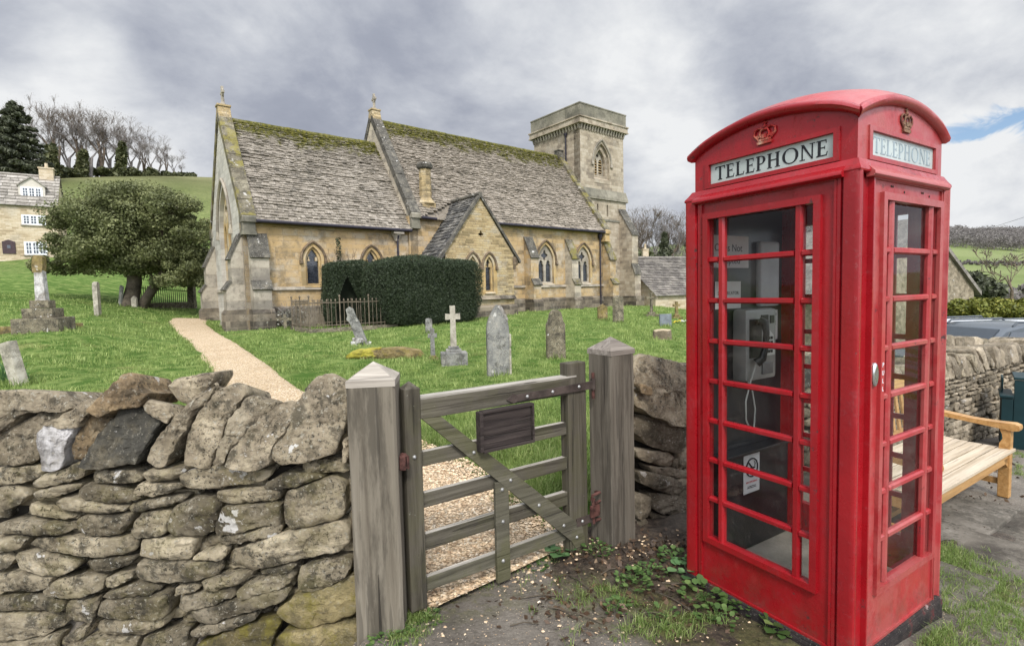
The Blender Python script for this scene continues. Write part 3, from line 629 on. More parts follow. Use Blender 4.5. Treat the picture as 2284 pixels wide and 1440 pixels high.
# surround blocks of lighter stone round each lancet (proud 6 mm)
for c, z0, zs, zt in wins:
    q = MB(); q.panel(P2(gothic(.98, z0-.02, zs, zt+.14, c)), [P2(gothic(.622, z0, zs, zt, c))], FX, -.006, .08); cb('window_surround', q, DRESS)
def band(name, t0, t1, z, h, pr, mt, s0=0):
    q = MB(); q.prism([(s0-pr, K(z)), (s0+.02, K(z-.03)), (s0+.02, K(z+h)), (s0-pr*.3, K(z+h))], t0, t1, FY); return cb(name, q, mt)
band('string_course', .8, 6.7, 1.86, .12, .09, DRESSG)
def plinth(name, t0, t1, s0, z=1.15, pr=.10, parent=church):
    q = MB(); q.prism([(s0-pr, K(-.1)), (s0+.02, K(-.1)), (s0+.02, K(z+.1)), (s0-pr, K(z))], t0, t1, FY); return cb(name, q, PLINTHM, parent)
plinth('plinth', .76, 6.6, 0)
band('eaves_course', .42, 6.75, 4.26, .15, .07, DRESS)
def buttress(t, w, pr, zsl, s0=0, axis='s', face=DRESSG, slope=COPDARK, base=1.12):
    """stages: list of (z_low, z_top_of_front, z_where_slope_meets, projection)"""
    root = None
    fn = FY if axis == 's' else None
    def ex(prof, q, tone=.5):
        if axis == 's': q.prism([(s0-a_, K(z_)) for a_, z_ in prof], t-w/2, t+w/2, FY, tone)
        else: q.prism([(-a_, K(z_)) for a_, z_ in prof], s0-w/2, s0+w/2, lambda u, v, d: (t+u, d, v), tone)
    q = MB(); prev = None; prof = []
    (p1, a1, b1), (p2, a2, b2) = zsl
    prof = [(-.05, -.1), (p1, -.1), (p1, a1), (p2, b1), (p2, a2), (0.0, b2), (-.05, b2)]
    ex(prof, q); body = cb('buttress', q, face)
    # weathering slabs on the slopes
    for (pa, za, pb, zb) in ((p1, a1, p2, b1), (p2, a2, 0.02, b2)):
        q = MB(); L_ = math.hypot(pa-pb, zb-za); nx, nz = (zb-za)/L_, (pa-pb)/L_; dx, dz = (pa-pb)/L_, -(zb-za)/L_
        prof = [(pa+dx*.07, za+dz*.07), (pb, zb), (pb+nx*.07, zb+nz*.07), (pa+dx*.07+nx*.07, za+dz*.07+nz*.07)]
        if axis == 's': q.prism([(s0-a_, K(z_)) for a_, z_ in prof], t-w/2-.035, t+w/2+.035, FY)
        else: q.prism([(-a_, K(z_)) for a_, z_ in prof], s0-w/2-.035, s0+w/2+.035, lambda u, v, d: (t+u, d, v))
        cb('weathering', q, slope, body)
    q = MB(); ww = w+.14
    prof = [(-.02, -.15), (p1+.09, -.15), (p1+.09, base-.08), (p1, base+.04), (-.02, base+.04)]
    if axis == 's': q.prism([(s0-a_, K(z_)) for a_, z_ in prof], t-ww/2, t+ww/2, FY)
    else: q.prism([(-a_, K(z_)) for a_, z_ in prof], s0-ww/2, s0+ww/2, lambda u, v, d: (t+u, d, v))
    cb('plinth', q, PLINTHM, body)
    return body
buttress(.46, .62, 0, ((.52, 1.92, 2.2), (.36, 3.1, 3.95)))
buttress(0, .62, 0, ((.62, 1.92, 2.2), (.42, 3.05, 3.95)), s0=.42, axis='t')
buttress(0, .62, 0, ((.62, 1.92, 2.2), (.42, 3.05, 3.95)), s0=6.2, axis='t')
# east gable
m = MB(); ew = gothic(2.5, 2.1, 4.3, 6.25, 3.3, 12)
m.panel(P2([(0, 0), (6.6, 0), (6.6, 4.5), (3.3, 9.02), (0, 4.5)]), [P2(ew)], lambda u, v, d: (d, u, v), .0, .48); cb('east_gable_wall', m, EASTM)
fr = MB(); fr.panel(P2(gothic(2.49, 2.11, 4.3, 6.24, 3.3, 12)), [P2(gothic(.56, 2.3, 4.2, 4.75, 2.45)), P2(gothic(.56, 2.3, 4.3, 5.0, 3.3)), P2(gothic(.56, 2.3, 4.2, 4.75, 4.15)),
    P2([(2.83+.24*cos(a_), 5.28+.24*sin(a_)) for a_ in np.linspace(0, 2*pi, 12, endpoint=False)]), P2([(3.77+.24*cos(a_), 5.28+.24*sin(a_)) for a_ in np.linspace(0, 2*pi, 12, endpoint=False)]),
    P2([(3.3+.2*cos(a_), 5.75+.2*sin(a_)) for a_ in np.linspace(0, 2*pi, 12, endpoint=False)])], lambda u, v, d: (d, u, v), .16, .3)
ef = cb('window', fr, DRESS)
g = MB(); g.panel(P2(gothic(2.44, 2.13, 4.3, 6.2, 3.3, 12)), [], lambda u, v, d: (d, u, v), .24, .26); cb('pane', g, CGLASS, ef)
h = MB(); h.tube([(-.04, x, K(z)) for x, z in archline(2.85, 4.3, 6.5, 3.3, 12)], .07, 6); 
for sx in (-1, 1): h.box((-.05, 3.3+sx*1.43, K(4.22)), (.16, .16, .2), ch=.03)
cb('hood_mould', h, DRESSG, ef)
band_e = MB(); band_e.bx(-.08, .02, .8, 5.8, K(1.86), K(1.98)); cb('string_course', band_e, DRESSG)
# gable parapets with kneelers, apex block and cross
def gable_coping(t0, t1, s0, sm, ze, zr, mt, under, kz=.55, far=True, cross=True):
    L_ = math.hypot(sm-s0, zr-ze); dx, dz = (sm-s0)/L_, (zr-ze)/L_; nx, nz = -dz, dx
    for sg in ((1, -1) if far else (1,)):
        q = MB(); k = int(L_/.8); 
        for i in range(k):
            u0, u1 = i/k, (i+1)/k-.004
            a_ = (s0+(sm-s0)*u0, ze+(zr-ze)*u0); b_ = (s0+(sm-s0)*u1, ze+(zr-ze)*u1); e = .22+random.uniform(-.008, .008)
            pl = [(a_[0]-nx*.05, a_[1]-nz*.05), (b_[0]-nx*.05, b_[1]-nz*.05), (b_[0]+nx*e, b_[1]+nz*e), (a_[0]+nx*e, a_[1]+nz*e)]
            if sg < 0: pl = [(2*sm-x, z) for x, z in pl]
            q.prism(P2(pl), t0, t1, FY, random.random())
        cb('gable_coping', q, mt)
        q = MB(); kx = s0 if sg > 0 else 2*sm-s0
        q.prism(P2([(kx-sg*.22, ze-.12), (kx+sg*.3, ze-.12), (kx+sg*.3, ze+.35), (kx, ze+.3), (kx-sg*.22, ze+.06)]), t0+.01, t1-.01, FY)
        q.bx(t0+.03, t1-.03, kx-.14, kx+.14, K(ze-.46), K(ze-.12)); q.bx(t0+.0, t1-.0, kx-.17, kx+.17, K(ze-.58), K(ze-.46))
        cb('kneeler', q, under)
    q = MB(); tc = (t0+t1)/2
    q.prism(P2([(sm-.33, zr-.12), (sm+.33, zr-.12), (sm+.17, zr+.40), (sm-.17, zr+.40)]), t0+.02, t1-.02, FY); q.bx(t0-.01, t1+.01, sm-.22, sm+.22, K(zr+.40), K(zr+.47))
    ap = cb('apex_stone', q, RUBW if cross else COPDARK)
    if cross:
        q = MB(); zb = K(zr+.47); q.lathe([(.13, 0), (.09, .1), (.065, .16), (.06, .3)], 8, (tc, sm, zb))
        q.box((tc, sm, zb+.5), (.10, .11, .56), ch=.02); q.box((tc, sm, zb+.52), (.10, .42, .10), ch=.02)
        q.tube([(tc, sm+.15*cos(a_), zb+.52+.15*sin(a_)) for a_ in np.linspace(0, 2*pi, 13)], .035, 6)
        cb('finial_cross', q, DRESSG, ap)
gable_coping(-.06, .44, -.05, 3.3, 4.48, 9.05, COPMOSS, PARAP)
# stone slates
def slates(name, mt, t0, t1, e, r, parent=church, ch0=.135, wid=.175, holes=.0, thick=.03, ax=0, cut=None):
    """courses of separate slates from eave e=(s,z) up to ridge r=(s,z)"""
    q = MB(); L_ = math.hypot(r[0]-e[0], r[1]-e[1]); ux, uz = (r[0]-e[0])/L_, (r[1]-e[1])/L_; nx, nz = -uz, ux
    if nz < 0: nx, nz = -nx, -nz
    d = 0; j = 0
    while d < L_-.02:
        hh = ch0*(1.15-.5*d/L_); t = t0-random.uniform(0, .1); sag0 = random.uniform(-.012, .012)
        while t < t1:
            ww = wid*random.uniform(.6, 1.5); a_, b_ = max(t, t0), min(t+ww-.008, t1); t += ww
            if b_-a_ < .03: continue
            sg = .025*mnoise.noise(Vector((a_*.5, d*.7, j*.0)))+sag0
            th = thick*random.uniform(.6, 1.6); lf = random.uniform(0, .022); dd = d+random.uniform(-.02, .02)+.01*sin(a_*2.1)
            if random.random() < holes: lf += .03; dd -= random.uniform(0, .05)
            top = min(dd+hh*1.55, L_+.03)
            if cut and cut((a_+b_)/2, dd+hh*.5): continue
            P = []
            for (u, w_, k_) in ((a_, dd, 1), (b_, dd, 1), (b_, top, 0), (a_, top, 0)):
                base = sg+(lf+.02 if k_ else .0)+random.uniform(-.004, .004); ws = w_+(random.uniform(-.012, .012) if k_ else 0)
                for o in (base+th if k_ else base+th*.5, base-.02):
                    sx, sz = e[0]+ux*ws+nx*o, e[1]+uz*ws+nz*o
                    P.append((u, sx, K(sz)) if ax == 0 else (sx, u, K(sz)))
            q.add(P, [(0, 2, 4, 6), (0, 1, 3, 2), (2, 3, 5, 4), (6, 7, 1, 0)], random.random())
        d += hh; j += 1
    return q
q = slates('roof', CSLATE, .42, 6.78, (-.26, 4.40), (3.3, 8.98), holes=.1)
q.prism(P2([(-.2, 4.36), (3.3, 8.9), (6.8, 4.36)]), .40, 6.76, FY, .3)
roofc = cb('chancel_roof', q, CSLATE, fix=False)
def ridge(t0, t1, sm, z, mt, parent):
    q = MB(); t = t0
    while t < t1:
        l_ = min(.55, t1-t); q.tube([(t, sm, K(z+random.uniform(-.01, .01))), (t+l_-.01, sm, K(z+random.uniform(-.01, .01)))], .14, 8, random.random()); t += .55
    q.rnd(.02, 4); return cb('ridge_tiles', q, mt, parent, smooth=50)
RIDGEM = slate_mat('mossy ridge', [(.05, .05, .03), (.09, .085, .04), (.14, .13, .06), (.2, .18, .1)], .3, .1, .9)
ridge(.46, 6.75, 3.3, 8.94, RIDGEM, roofc)
def gutter(t0, t1, s, z, drops=()):
    q = MB(); q.tube([(t0, s, K(z)), (t1, s, K(z-.02))], .065, 8); 
    for d_ in np.arange(t0+.5, t1, 1.3): q.bx(d_-.02, d_+.02, s-.05, s+.14, K(z-.02), K(z+.02))
    return cb('gutter', q, GUTTER, smooth=50)
gutter(.42, 6.72, -.33, 4.40)
def downpipe(t, s, z0, z1, hop=True, m_=GUTTER):
    q = MB(); q.tube([(t, s, K(z0)), (t, s, K(z1))], .045, 8)
    for z in np.arange(z0+.8, z1-.2, 1.1): q.tube([(t, s, K(z)), (t, s, K(z+.06))], .06, 8)
    if hop: q.lathe([(.05, 0), (.06, .04), (.13, .18), (.14, .34), (.12, .34)], 10, (t, s, K(z1-.02)))
    return cb('downpipe', q, m_, smooth=40)
downpipe(6.12, -.12, .4, 3.98)
q = MB(); q.lathe([(.10, 0), (.13, .1), (.24, .3), (.27, .42)], 10, (6.12, -.05, K(3.92))); q.bx(5.88, 6.36, -.32, .02, K(4.22), K(4.36)); cb('corbel', q, DRESSG)
# nave
m = MB(); nw = [(14.92, 1.98, 3.15, 4.12), (17.87, 1.98, 3.15, 4.10)]
m.panel(P2([(6.7, -.1), (19.75, -.1), (19.75, 5.06), (6.7, 5.06)]), [P2(gothic(1.14, z0, zs, zt, c, 10)) for c, z0, zs, zt in nw], FX, -.10, .45); cb('nave_wall', m, HONEY)
def tracery(c, z0, zs, zt, s0):
    w_ = 1.14; o = P2(gothic(w_-.004, z0+.004, zs, zt-.004, c, 10))
    quat = []
    for a_ in np.linspace(0, 2*pi, 24, endpoint=False): r_ = .20*(1+.28*cos(4*a_)); quat.append((c+r_*cos(a_), zs+.36+r_*1.15*sin(a_)))
    fr = MB(); fr.panel(o, [P2(gothic(.37, z0+.1, zs-.22, zs+.12, c-.265, 6)), P2(gothic(.37, z0+.1, zs-.22, zs+.12, c+.265, 6)), P2(quat)], FX, s0+.12, s0+.26)
    f_ = cb('window', fr, DRESSG)
    for sx, l_ in ((-.265, .37), (.265, .37)):
        cu = MB()
        for sy in (-1, 1): cu.prism(P2([(c+sx+sy*.185, zs-.2), (c+sx+sy*.10, zs-.06), (c+sx+sy*.17, zs+.02)]), s0+.14, s0+.24, FX)
        cb('cusp', cu, DRESSG, f_)
    g = MB(); g.panel(P2(gothic(w_-.06, z0+.05, zs, zt-.05, c, 10)), [], FX, s0+.2, s0+.215); cb('pane', g, CGLASS, f_)
    h = MB(); h.tube([(x, s0-.04, K(z)) for x, z in archline(w_+.36, zs, zt+.2, c, 10)], .06, 6)
    for sx in (-1, 1): h.box((c+sx*(w_+.36)/2, s0-.05, K(zs-.07)), (.15, .15, .19), ch=.03)
    cb('hood_mould', h, HOODM, f_)
    s_ = MB(); s_.prism([(s0-.06, K(z0-.1)), (s0+.22, K(z0-.1)), (s0+.22, K(z0+.1)), (s0-.02, K(z0-.03))], c-w_/2-.02, c+w_/2+.02, FY); cb('sill', s_, GREYASH, f_)
    q = MB(); q.panel(P2(gothic(w_+.30, z0-.02, zs, zt+.15, c, 10)), [P2(gothic(w_+.002, z0, zs, zt+.001, c, 10))], FX, s0-.006, s0+.06); cb('window_surround', q, DRESS)
for n_ in nw: tracery(*n_, -.1)
plinth('plinth', 11.2, 19.7, -.1, 1.12); band('string_course', 11.15, 19.6, 1.78, .12, .08, DRESSG, -.1); band('eaves_course', 11.3, 19.7, 4.88, .16, .07, DRESS, -.1)
buttress(13.62, .52, 0, ((.74, 1.92, 2.2), (.55, 3.35, 4.42)), s0=-.1, face=HONEY)
buttress(16.62, .5, 0, ((.74, 1.92, 2.2), (.55, 3.35, 4.42)), s0=-.1, face=GREYASH, slope=COPMOSS)
buttress(19.78, .5, 0, ((.8, 1.92, 2.2), (.58, 3.35, 4.5)), s0=-.1, face=HONEY, slope=COPMOSS)
m = MB(); m.panel(P2([(-.1, 0), (7.3, 0), (7.3, 5.1), (3.6, 10.26), (-.1, 5.1)]), [], lambda u, v, d: (d, u, v), 6.76, 7.14); cb('nave_east_gable', m, GREYASH)
gable_coping(6.72, 7.2, -.15, 3.6, 5.08, 10.29, COPDARK, PARAP)
def ncut(t, d):      # slates stop where the vestry roof runs into the nave roof
    return 7.35 < t < 11.15 and d < 1.15*(1-abs(t-9.25)/2.0)
q = slates('roof', NSLATE, 7.18, 19.4, (-.36, 5.0), (3.6, 10.23), holes=.1, cut=ncut)
q.prism(P2([(-.3, 4.96), (3.6, 10.15), (7.5, 4.96)]), 7.14, 19.6, FY, .3)
roofn = cb('nave_roof', q, NSLATE, fix=False); ridge(7.2, 19.4, 3.6, 10.19, RIDGEM, roofn)
gutter(7.2, 7.95, -.43, 4.98); gutter(11.0, 19.7, -.43, 4.98); downpipe(19.2, -.22, .4, 4.55)
gable_coping(19.38, 19.82, -.3, 3.6, 5.0, 10.19, COPMOSS, DRESS, far=False, cross=False)
# chimney on the nave eave
q = MB(); q.bx(7.5, 8.16, -.02, .64, K(4.9), K(5.75)); q.lathe([(.47, 0), (.42, .1), (.28, .28), (.27, 1.62)], 8, (7.83, .31, K(5.72)), a0=pi/8)
chm = cb('chimney', q, RUBW); q = MB(); q.lathe([(.29, 0), (.36, .06), (.38, .2), (.34, .26), (.3, .3)], 14, (7.83, .31, K(7.3))); cb('chimney_cap', q, COPDARK, chm)
# vestry with gable to the churchyard
pf = -2.0; pc = 9.25; hw = 1.86; pz = 5.86
lw = [(8.79, 1.62, 2.72, 3.2), (9.69, 1.62, 2.72, 3.2)]
qf = [(9.27+.11*(1+.35*cos(4*a_))*cos(a_), K(4.18+.13*(1+.35*cos(4*a_))*sin(a_))) for a_ in np.linspace(0, 2*pi, 20, endpoint=False)]
m = MB(); m.panel(P2([(pc-hw, 0), (pc+hw, 0), (pc+hw, 3.3), (pc, pz-.05), (pc-hw, 3.3)]), [P2(gothic(.46, z0, zs, zt, c)) for c, z0, zs, zt in lw]+[qf], FX, pf, pf+.42); cb('vestry_gable_wall', m, RUBW)
m = MB(); m.prism([(u, v) for u, v in [(9.1, K(3.95)), (9.45, K(3.95)), (9.45, K(4.4)), (9.1, K(4.4))]], pf+.2, pf+.22, FX); cb('vent_backing', m, WALLCORE)
for wn in lw: lancet(*wn, pf, w=.46)
q = MB(); q.panel(P2([(8.42, 1.5), (10.12, 1.5), (10.12, 2.75), (9.95, 3.2), (9.69, 3.38), (9.4, 3.15), (9.24, 2.9), (9.08, 3.15), (8.79, 3.38), (8.53, 3.2), (8.42, 2.75)]), [P2(gothic(.462, z0, zs, zt, c)) for c, z0, zs, zt in lw], FX, pf-.006, pf+.06); cb('window_surround', q, DRESS)
m = MB(); m.panel([(pf+.43, K(0)), (-.1, K(0)), (-.1, K(3.28)), (pf+.43, K(3.28))], [], FY, pc+hw-.4, pc+hw-.002); m.panel([(pf+.43, K(0)), (-.1, K(0)), (-.1, K(3.28)), (pf+.43, K(3.28))], [], FY, pc-hw+.002, pc-hw+.4); cb('vestry_side_wall', m, GREYASH)
q = MB(); q.prism([(pf-.12, K(-.1)), (pf+.02, K(-.1)), (pf+.02, K(1.0)), (pf-.02, K(1.0)), (pf-.12, K(.9))], pc-hw-.1, pc+hw+.12, FY); q.prism([(pf-.16, K(1.26)), (pf+.02, K(1.22)), (pf+.02, K(1.42)), (pf-.02, K(1.42))], pc-hw-.02, pc+hw+.02, FY)
q.bx(pc+hw-.02, pc+hw+.12, pf+.02, -.2, K(-.1), K(.9)); cb('plinth', q, PLINTHM)
q = MB(); q.box((pc+hw+.1, pf+.1, K(3.02)), (.3, .3, .4), ch=.06); q.box((pc+hw+.06, pf+.1, K(2.75)), (.2, .24, .25), ch=.04); cb('kneeler', q, HOODM)
vs = None
for sg in (-1, 1):
    e = (pc+sg*2.16, 3.06); r_ = (pc, pz+.02)
    q = slates('r', DSLATE, pf-.02, 1.1, e, r_, ch0=.2, wid=.24, ax=1, thick=.022)
    pl = [(pc+sg*2.1, K(3.02)), (pc, K(pz-.06)), (pc, K(pz-.2)), (pc+sg*2.1, K(2.9))]; q.prism(pl, pf+.01, 1.0, FX, .3)
    cb('vestry_roof', q, DSLATE, fix=False)
    q = MB(); q.prism(P2([(pc+sg*2.26, 3.02), (pc+sg*2.2, 2.92), (pc, pz-.04), (pc, pz+.14)]), pf-.10, pf+.12, FX); cb('verge_coping', q, COPDARK)
q = MB(); q.tube([(pc, pf-.08, K(pz+.1)), (pc, 1.0, K(pz+.1))], .10, 8); cb('ridge_tiles', q, COPDARK, smooth=50)
# tower
PIPE_S, PIPE_Z = 3.12, 9.3
T0, T1, S0_, S1_ = 19.86, 24.05, 1.92, 6.3; tc_, sc2 = (T0+T1)/2, (S0_+S1_)/2
m = MB(); bel = gothic(1.5, 8.75, 9.75, 11.05, 21.86, 10)
m.panel(P2([(T0, 7.4), (T1, 7.4), (T1, 12.2), (T0, 12.2)]), [P2(bel)], FX, S0_, S0_+.55)
m.panel([(S0_+.001, K(5)), (S1_, K(5)), (S1_, K(12.2)), (S0_+.001, K(12.2))], [], FY, T0, T0+.5); m.panel([(S0_+.001, K(0)), (S1_, K(0)), (S1_, K(12.2)), (S0_+.001, K(12.2))], [], FY, T1-.5, T1-.001); m.bx(T0+.01, T1-.01, S1_-.4, S1_-.01, K(0), K(12.2))
cb('tower_wall', m, TOWERM)
slit = [[(x-.07, K(6.35)), (x+.07, K(6.35)), (x+.07, K(7.05)), (x, K(7.15)), (x-.07, K(7.05))] for x in (21.3, 22.25)]
m = MB(); m.panel(P2([(T0, 0), (T1+.1, 0), (T1+.1, 7.5), (T0, 7.5)]), slit, FX, S0_-.10, S0_+.3); m.bx(T0+.6, T1-.6, S0_+.12, S0_+.16, K(6), K(7.3), mi=1); cb('tower_lower_wall', m, [TOWERM, WALLCORE])
q = MB(); q.prism([(S0_-.22, K(7.42)), (S0_+.01, K(7.38)), (S0_+.01, K(8.12)), (S0_-.01, K(8.1)), (S0_-.2, K(7.6))], T0-.0, T1+.22, FY); q.prism([(S0_-.15, K(6.05)), (S0_-.06, K(6.05)), (S0_-.06, K(6.18)), (S0_-.11, K(6.18))], T0+.2, T1+.1, FY); cb('string_course', q, PARAP)
fr = MB(); fr.panel(P2(gothic(1.49, 8.76, 9.75, 11.04, 21.86, 10)), [P2(gothic(1.02, 9.0, 9.75, 10.72, 21.86, 10))], FX, S0_+.16, S0_+.34); bw_ = cb('belfry_window', fr, TOWERM)
fr = MB(); fr.panel(P2(gothic(1.01, 9.01, 9.75, 10.71, 21.86, 10)), [P2(gothic(.38, 9.1, 9.85, 10.15, 21.61, 6)), P2(gothic(.38, 9.1, 9.85, 10.15, 22.11, 6)), [(21.86+.13*cos(a_), K(10.36+.13*sin(a_))) for a_ in np.linspace(0, 2*pi, 12, endpoint=False)]], FX, S0_+.36, S0_+.48); cb('tracery', fr, DRESSG, bw_)
fr = MB()
for z in np.arange(9.14, 10.0, .17):
    for x in (21.61, 22.11): fr.prism([(S0_+.38, K(z)), (S0_+.40, K(z)), (S0_+.56, K(z+.13)), (S0_+.54, K(z+.13))], x-.19, x+.19, FY)
cb('louvres', fr, DRESS, bw_)
q = MB(); q.bx(21.1, 22.6, S0_+.62, S0_+.64, K(8.8), K(11)); cb('dark_interior', q, WALLCORE, bw_)
h = MB(); h.tube([(x, S0_-.03, K(z)) for x, z in archline(1.82, 9.75, 11.28, 21.86, 10)], .07, 6)
for sx in (-1, 1): h.box((21.86+sx*.91, S0_-.04, K(9.68)), (.18, .16, .2), ch=.04)
cb('hood_mould', h, DRESSG, bw_)
q = MB(); q.prism([(S0_-.02, K(8.5)), (S0_+.5, K(8.5)), (S0_+.5, K(9.12)), (S0_-.02, K(8.72))], 21.12, 22.6, FY); cb('sill', q, TOWERM, bw_)
q = MB(); e = .22; q.bx(T0-e, T1+e, S0_-e, S1_+e, K(12.05), K(12.36)); q.bx(T0-e-.06, T1+e+.06, S0_-e-.06, S1_+e+.06, K(12.36), K(12.44)); q.bx(T0-e-.05, T1+e+.05, S0_-e-.05, S1_+e+.05, K(12.0), K(12.05)); cb('cornice', q, TOWERM)
q = MB(); e = .14; q.bx(T0-e, T1+e, S0_-e, S1_+e, K(12.44), K(13.18)); q.bx(T0-e-.03, T1+e+.03, S0_-e-.03, S1_+e+.03, K(13.18), K(13.27), ch=.02); cb('parapet', q, PARAP)
q = MB()
for i in range(17):
    x = T0+.05+i*(T1-T0-.1)/16; q.prism([(S0_-.18, K(12.0)), (S0_+.01, K(12.0)), (S0_+.01, K(11.66)), (S0_-.06, K(11.68))], x-.06, x+.06, FY)
    y = S0_+.05+i*(S1_-S0_-.1)/16; q.prism([(T0-.18, K(12.0)), (T0+.01, K(12.0)), (T0+.01, K(11.66)), (T0-.06, K(11.68))], y-.06, y+.06, FX)
cb('corbel_table', q, DRESSG)
q = MB(); q.tube([(T0-.08, PIPE_S, K(PIPE_Z)), (T0-.08, PIPE_S, K(11.45))], .05, 8); q.lathe([(.05, 0), (.12, .12), (.13, .24)], 10, (T0-.08, PIPE_S, K(11.4))); cb('downpipe', q, GUTTER, smooth=40)
q = MB()
q.prism([(S0_-.1, K(0)), (S0_-1.35, K(0)), (S0_-1.35, K(2.6)), (S0_-1.15, K(3.2)), (S0_-1.15, K(5.2)), (S0_-.1, K(6.9))], T1-.62, T1+.02, FY); tb = cb('buttress', q, TOWERM)
q = MB()
q.prism([(S0_-1.22, K(5.12)), (S0_-1.15, K(5.28)), (S0_-.08, K(7.0)), (S0_-.08, K(6.86))], T1-.67, T1+.07, FY); cb('weathering', q, COPDARK, tb); q = MB(); q.prism([(S0_-1.42, K(2.52)), (S0_-1.38, K(2.68)), (S0_-1.13, K(3.3)), (S0_-1.13, K(3.14))], T1-.67, T1+.07, FY); cb('weathering', q, COPDARK, tb)
q = MB(); q.bx(T1-.75, T1+.16, S0_-1.55, S0_-.05, K(-.1), K(1.1)); q.bx(T0+.3, T1+.1, S0_-.24, S0_-.05, K(-.1), K(1.1)); cb('plinth', q, PLINTHM, tb)
m = MB(); m.panel(P2([(-.1, 0), (7.3, 0), (7.3, 5.1), (3.6, 10.16), (-.1, 5.1)]), [], lambda u, v, d: (d, u, v), 19.42, 19.76); cb('nave_west_gable', m, GREYASH)
# ---------------------------------------------------------------- dry stone walls
def chaikin(P, k=1, w=.22):
    for _ in range(k):
        Q = []
        for i in range(len(P)):
            a_, b_ = P[i], P[(i+1) % len(P)]
            Q += [(a_[0]*(1-w)+b_[0]*w, a_[1]*(1-w)+b_[1]*w), (a_[0]*w+b_[0]*(1-w), a_[1]*w+b_[1]*(1-w))]
        P = Q
    return P
def equi(P, n):
    L = [0]
    for i in range(len(P)): a_, b_ = P[i], P[(i+1) % len(P)]; L.append(L[-1]+math.hypot(b_[0]-a_[0], b_[1]-a_[1]))
    out = []; j = 0
    for k in range(n):
        s_ = L[-1]*k/n
        while L[j+1] < s_: j += 1
        t_ = (s_-L[j])/max(1e-9, L[j+1]-L[j]); a_, b_ = P[j % len(P)], P[(j+1) % len(P)]; out.append((a_[0]+(b_[0]-a_[0])*t_, a_[1]+(b_[1]-a_[1])*t_))
    return out
def stone(mb, poly, fn, depth=.25, n=46, bulge=.02, amp=.012, tone=None, back=.88, drop=0, nring=8, w=.12, tilt=None, mi=0, shrink=0):
    """one irregular stone: outline poly (u,z) on the wall face, rounded front, rough surface, real depth"""
    ar = sum(poly[i][0]*poly[(i+1) % len(poly)][1]-poly[(i+1) % len(poly)][0]*poly[i][1] for i in range(len(poly)))
    if ar < 0: poly = poly[::-1]
    if shrink:
        mx_, mz_ = sum(p[0] for p in poly)/len(poly), sum(p[1] for p in poly)/len(poly); sz_ = sqrt(abs(ar)/2); k1 = max(.8, 1-shrink/sz_); poly = [(mx_+(u-mx_)*k1, mz_+(z-mz_)*k1) for u, z in poly]
    P = equi(chaikin(poly, 1, w) if w < .15 else chaikin(chaikin(poly, 1, w), 1, .12), n); cx_ = sum(p[0] for p in P)/n; cz_ = sum(p[1] for p in P)/n
    size = sqrt(abs(ar)/2); ed = min(.011, size*.08); bulge *= .45; tone = random.random() if tone is None else tone
    tl = tilt or (random.uniform(-.09, .09), random.uniform(-.14, .10)); off = random.uniform(-.012, .016); sd = random.uniform(0, 99)
    rings = [(back, depth), (.99, ed*3.5), (1.0, ed*1.1), (1-ed/size*.5, ed*.2), (1-ed/size*1.6, 0)]
    rings += [((1-ed/size*1.2)*(1-(k+1)/(nring-1)) , -bulge*(1-(1-(k+1)/(nring-1))**2)) for k in range(nring-2)]
    cuts = [(cos(a_), sin(a_), size*random.uniform(.5, .9), random.uniform(.3, .8)) for a_ in (random.uniform(0, 2*pi) for _ in range(2))]
    vs = []
    for ri, (sc_, d) in enumerate(rings):
        for (u, z) in P:
            uu, zz_ = cx_+(u-cx_)*sc_, cz_+(z-cz_)*sc_
            dd = d+off+((uu-cx_)*tl[0]+(zz_-cz_)*tl[1] if ri else 0)
            if ri == 0: zz_ -= drop
            q = Vector((uu*1.0, zz_*1.0, d+sd)); f1 = mnoise.fractal(q*9, .9, 2.1, 5); f2 = mnoise.noise(Vector((uu*7, zz_*38, sd)))
            if ri >= 1:
                led = (zz_*26+1.3*mnoise.noise(Vector((uu*4, zz_*5, sd)))) % 1.0
                if ri >= 2: dd += max([0.]+[min(.05, sl_*((uu-cx_)*c1+(zz_-cz_)*c2-o_)) for c1, c2, o_, sl_ in cuts])+amp*.15*led
                f3 = mnoise.fractal(q*31, .8, 2.2, 3); dd += amp*(f1*.65+f2*.4+f3*.4); s2 = amp*(.5*mnoise.noise(q*16+Vector((5, 0, 0)))+.6*f3); uu += s2; zz_ += s2*.6
            vs.append(fn(uu, zz_, dd))
    dd = -bulge+off; vs.append(fn(cx_, cz_, dd)); c_ = len(vs)-1; k = len(rings)
    fs = [[i*n+j, i*n+(j+1) % n, (i+1)*n+(j+1) % n, (i+1)*n+j] for i in range(k-1) for j in range(n)]
    fs += [[(k-1)*n+j, (k-1)*n+(j+1) % n, c_] for j in range(n)]+[list(range(n))[::-1]]
    mb.add(vs, fs, tone, mi); return mb
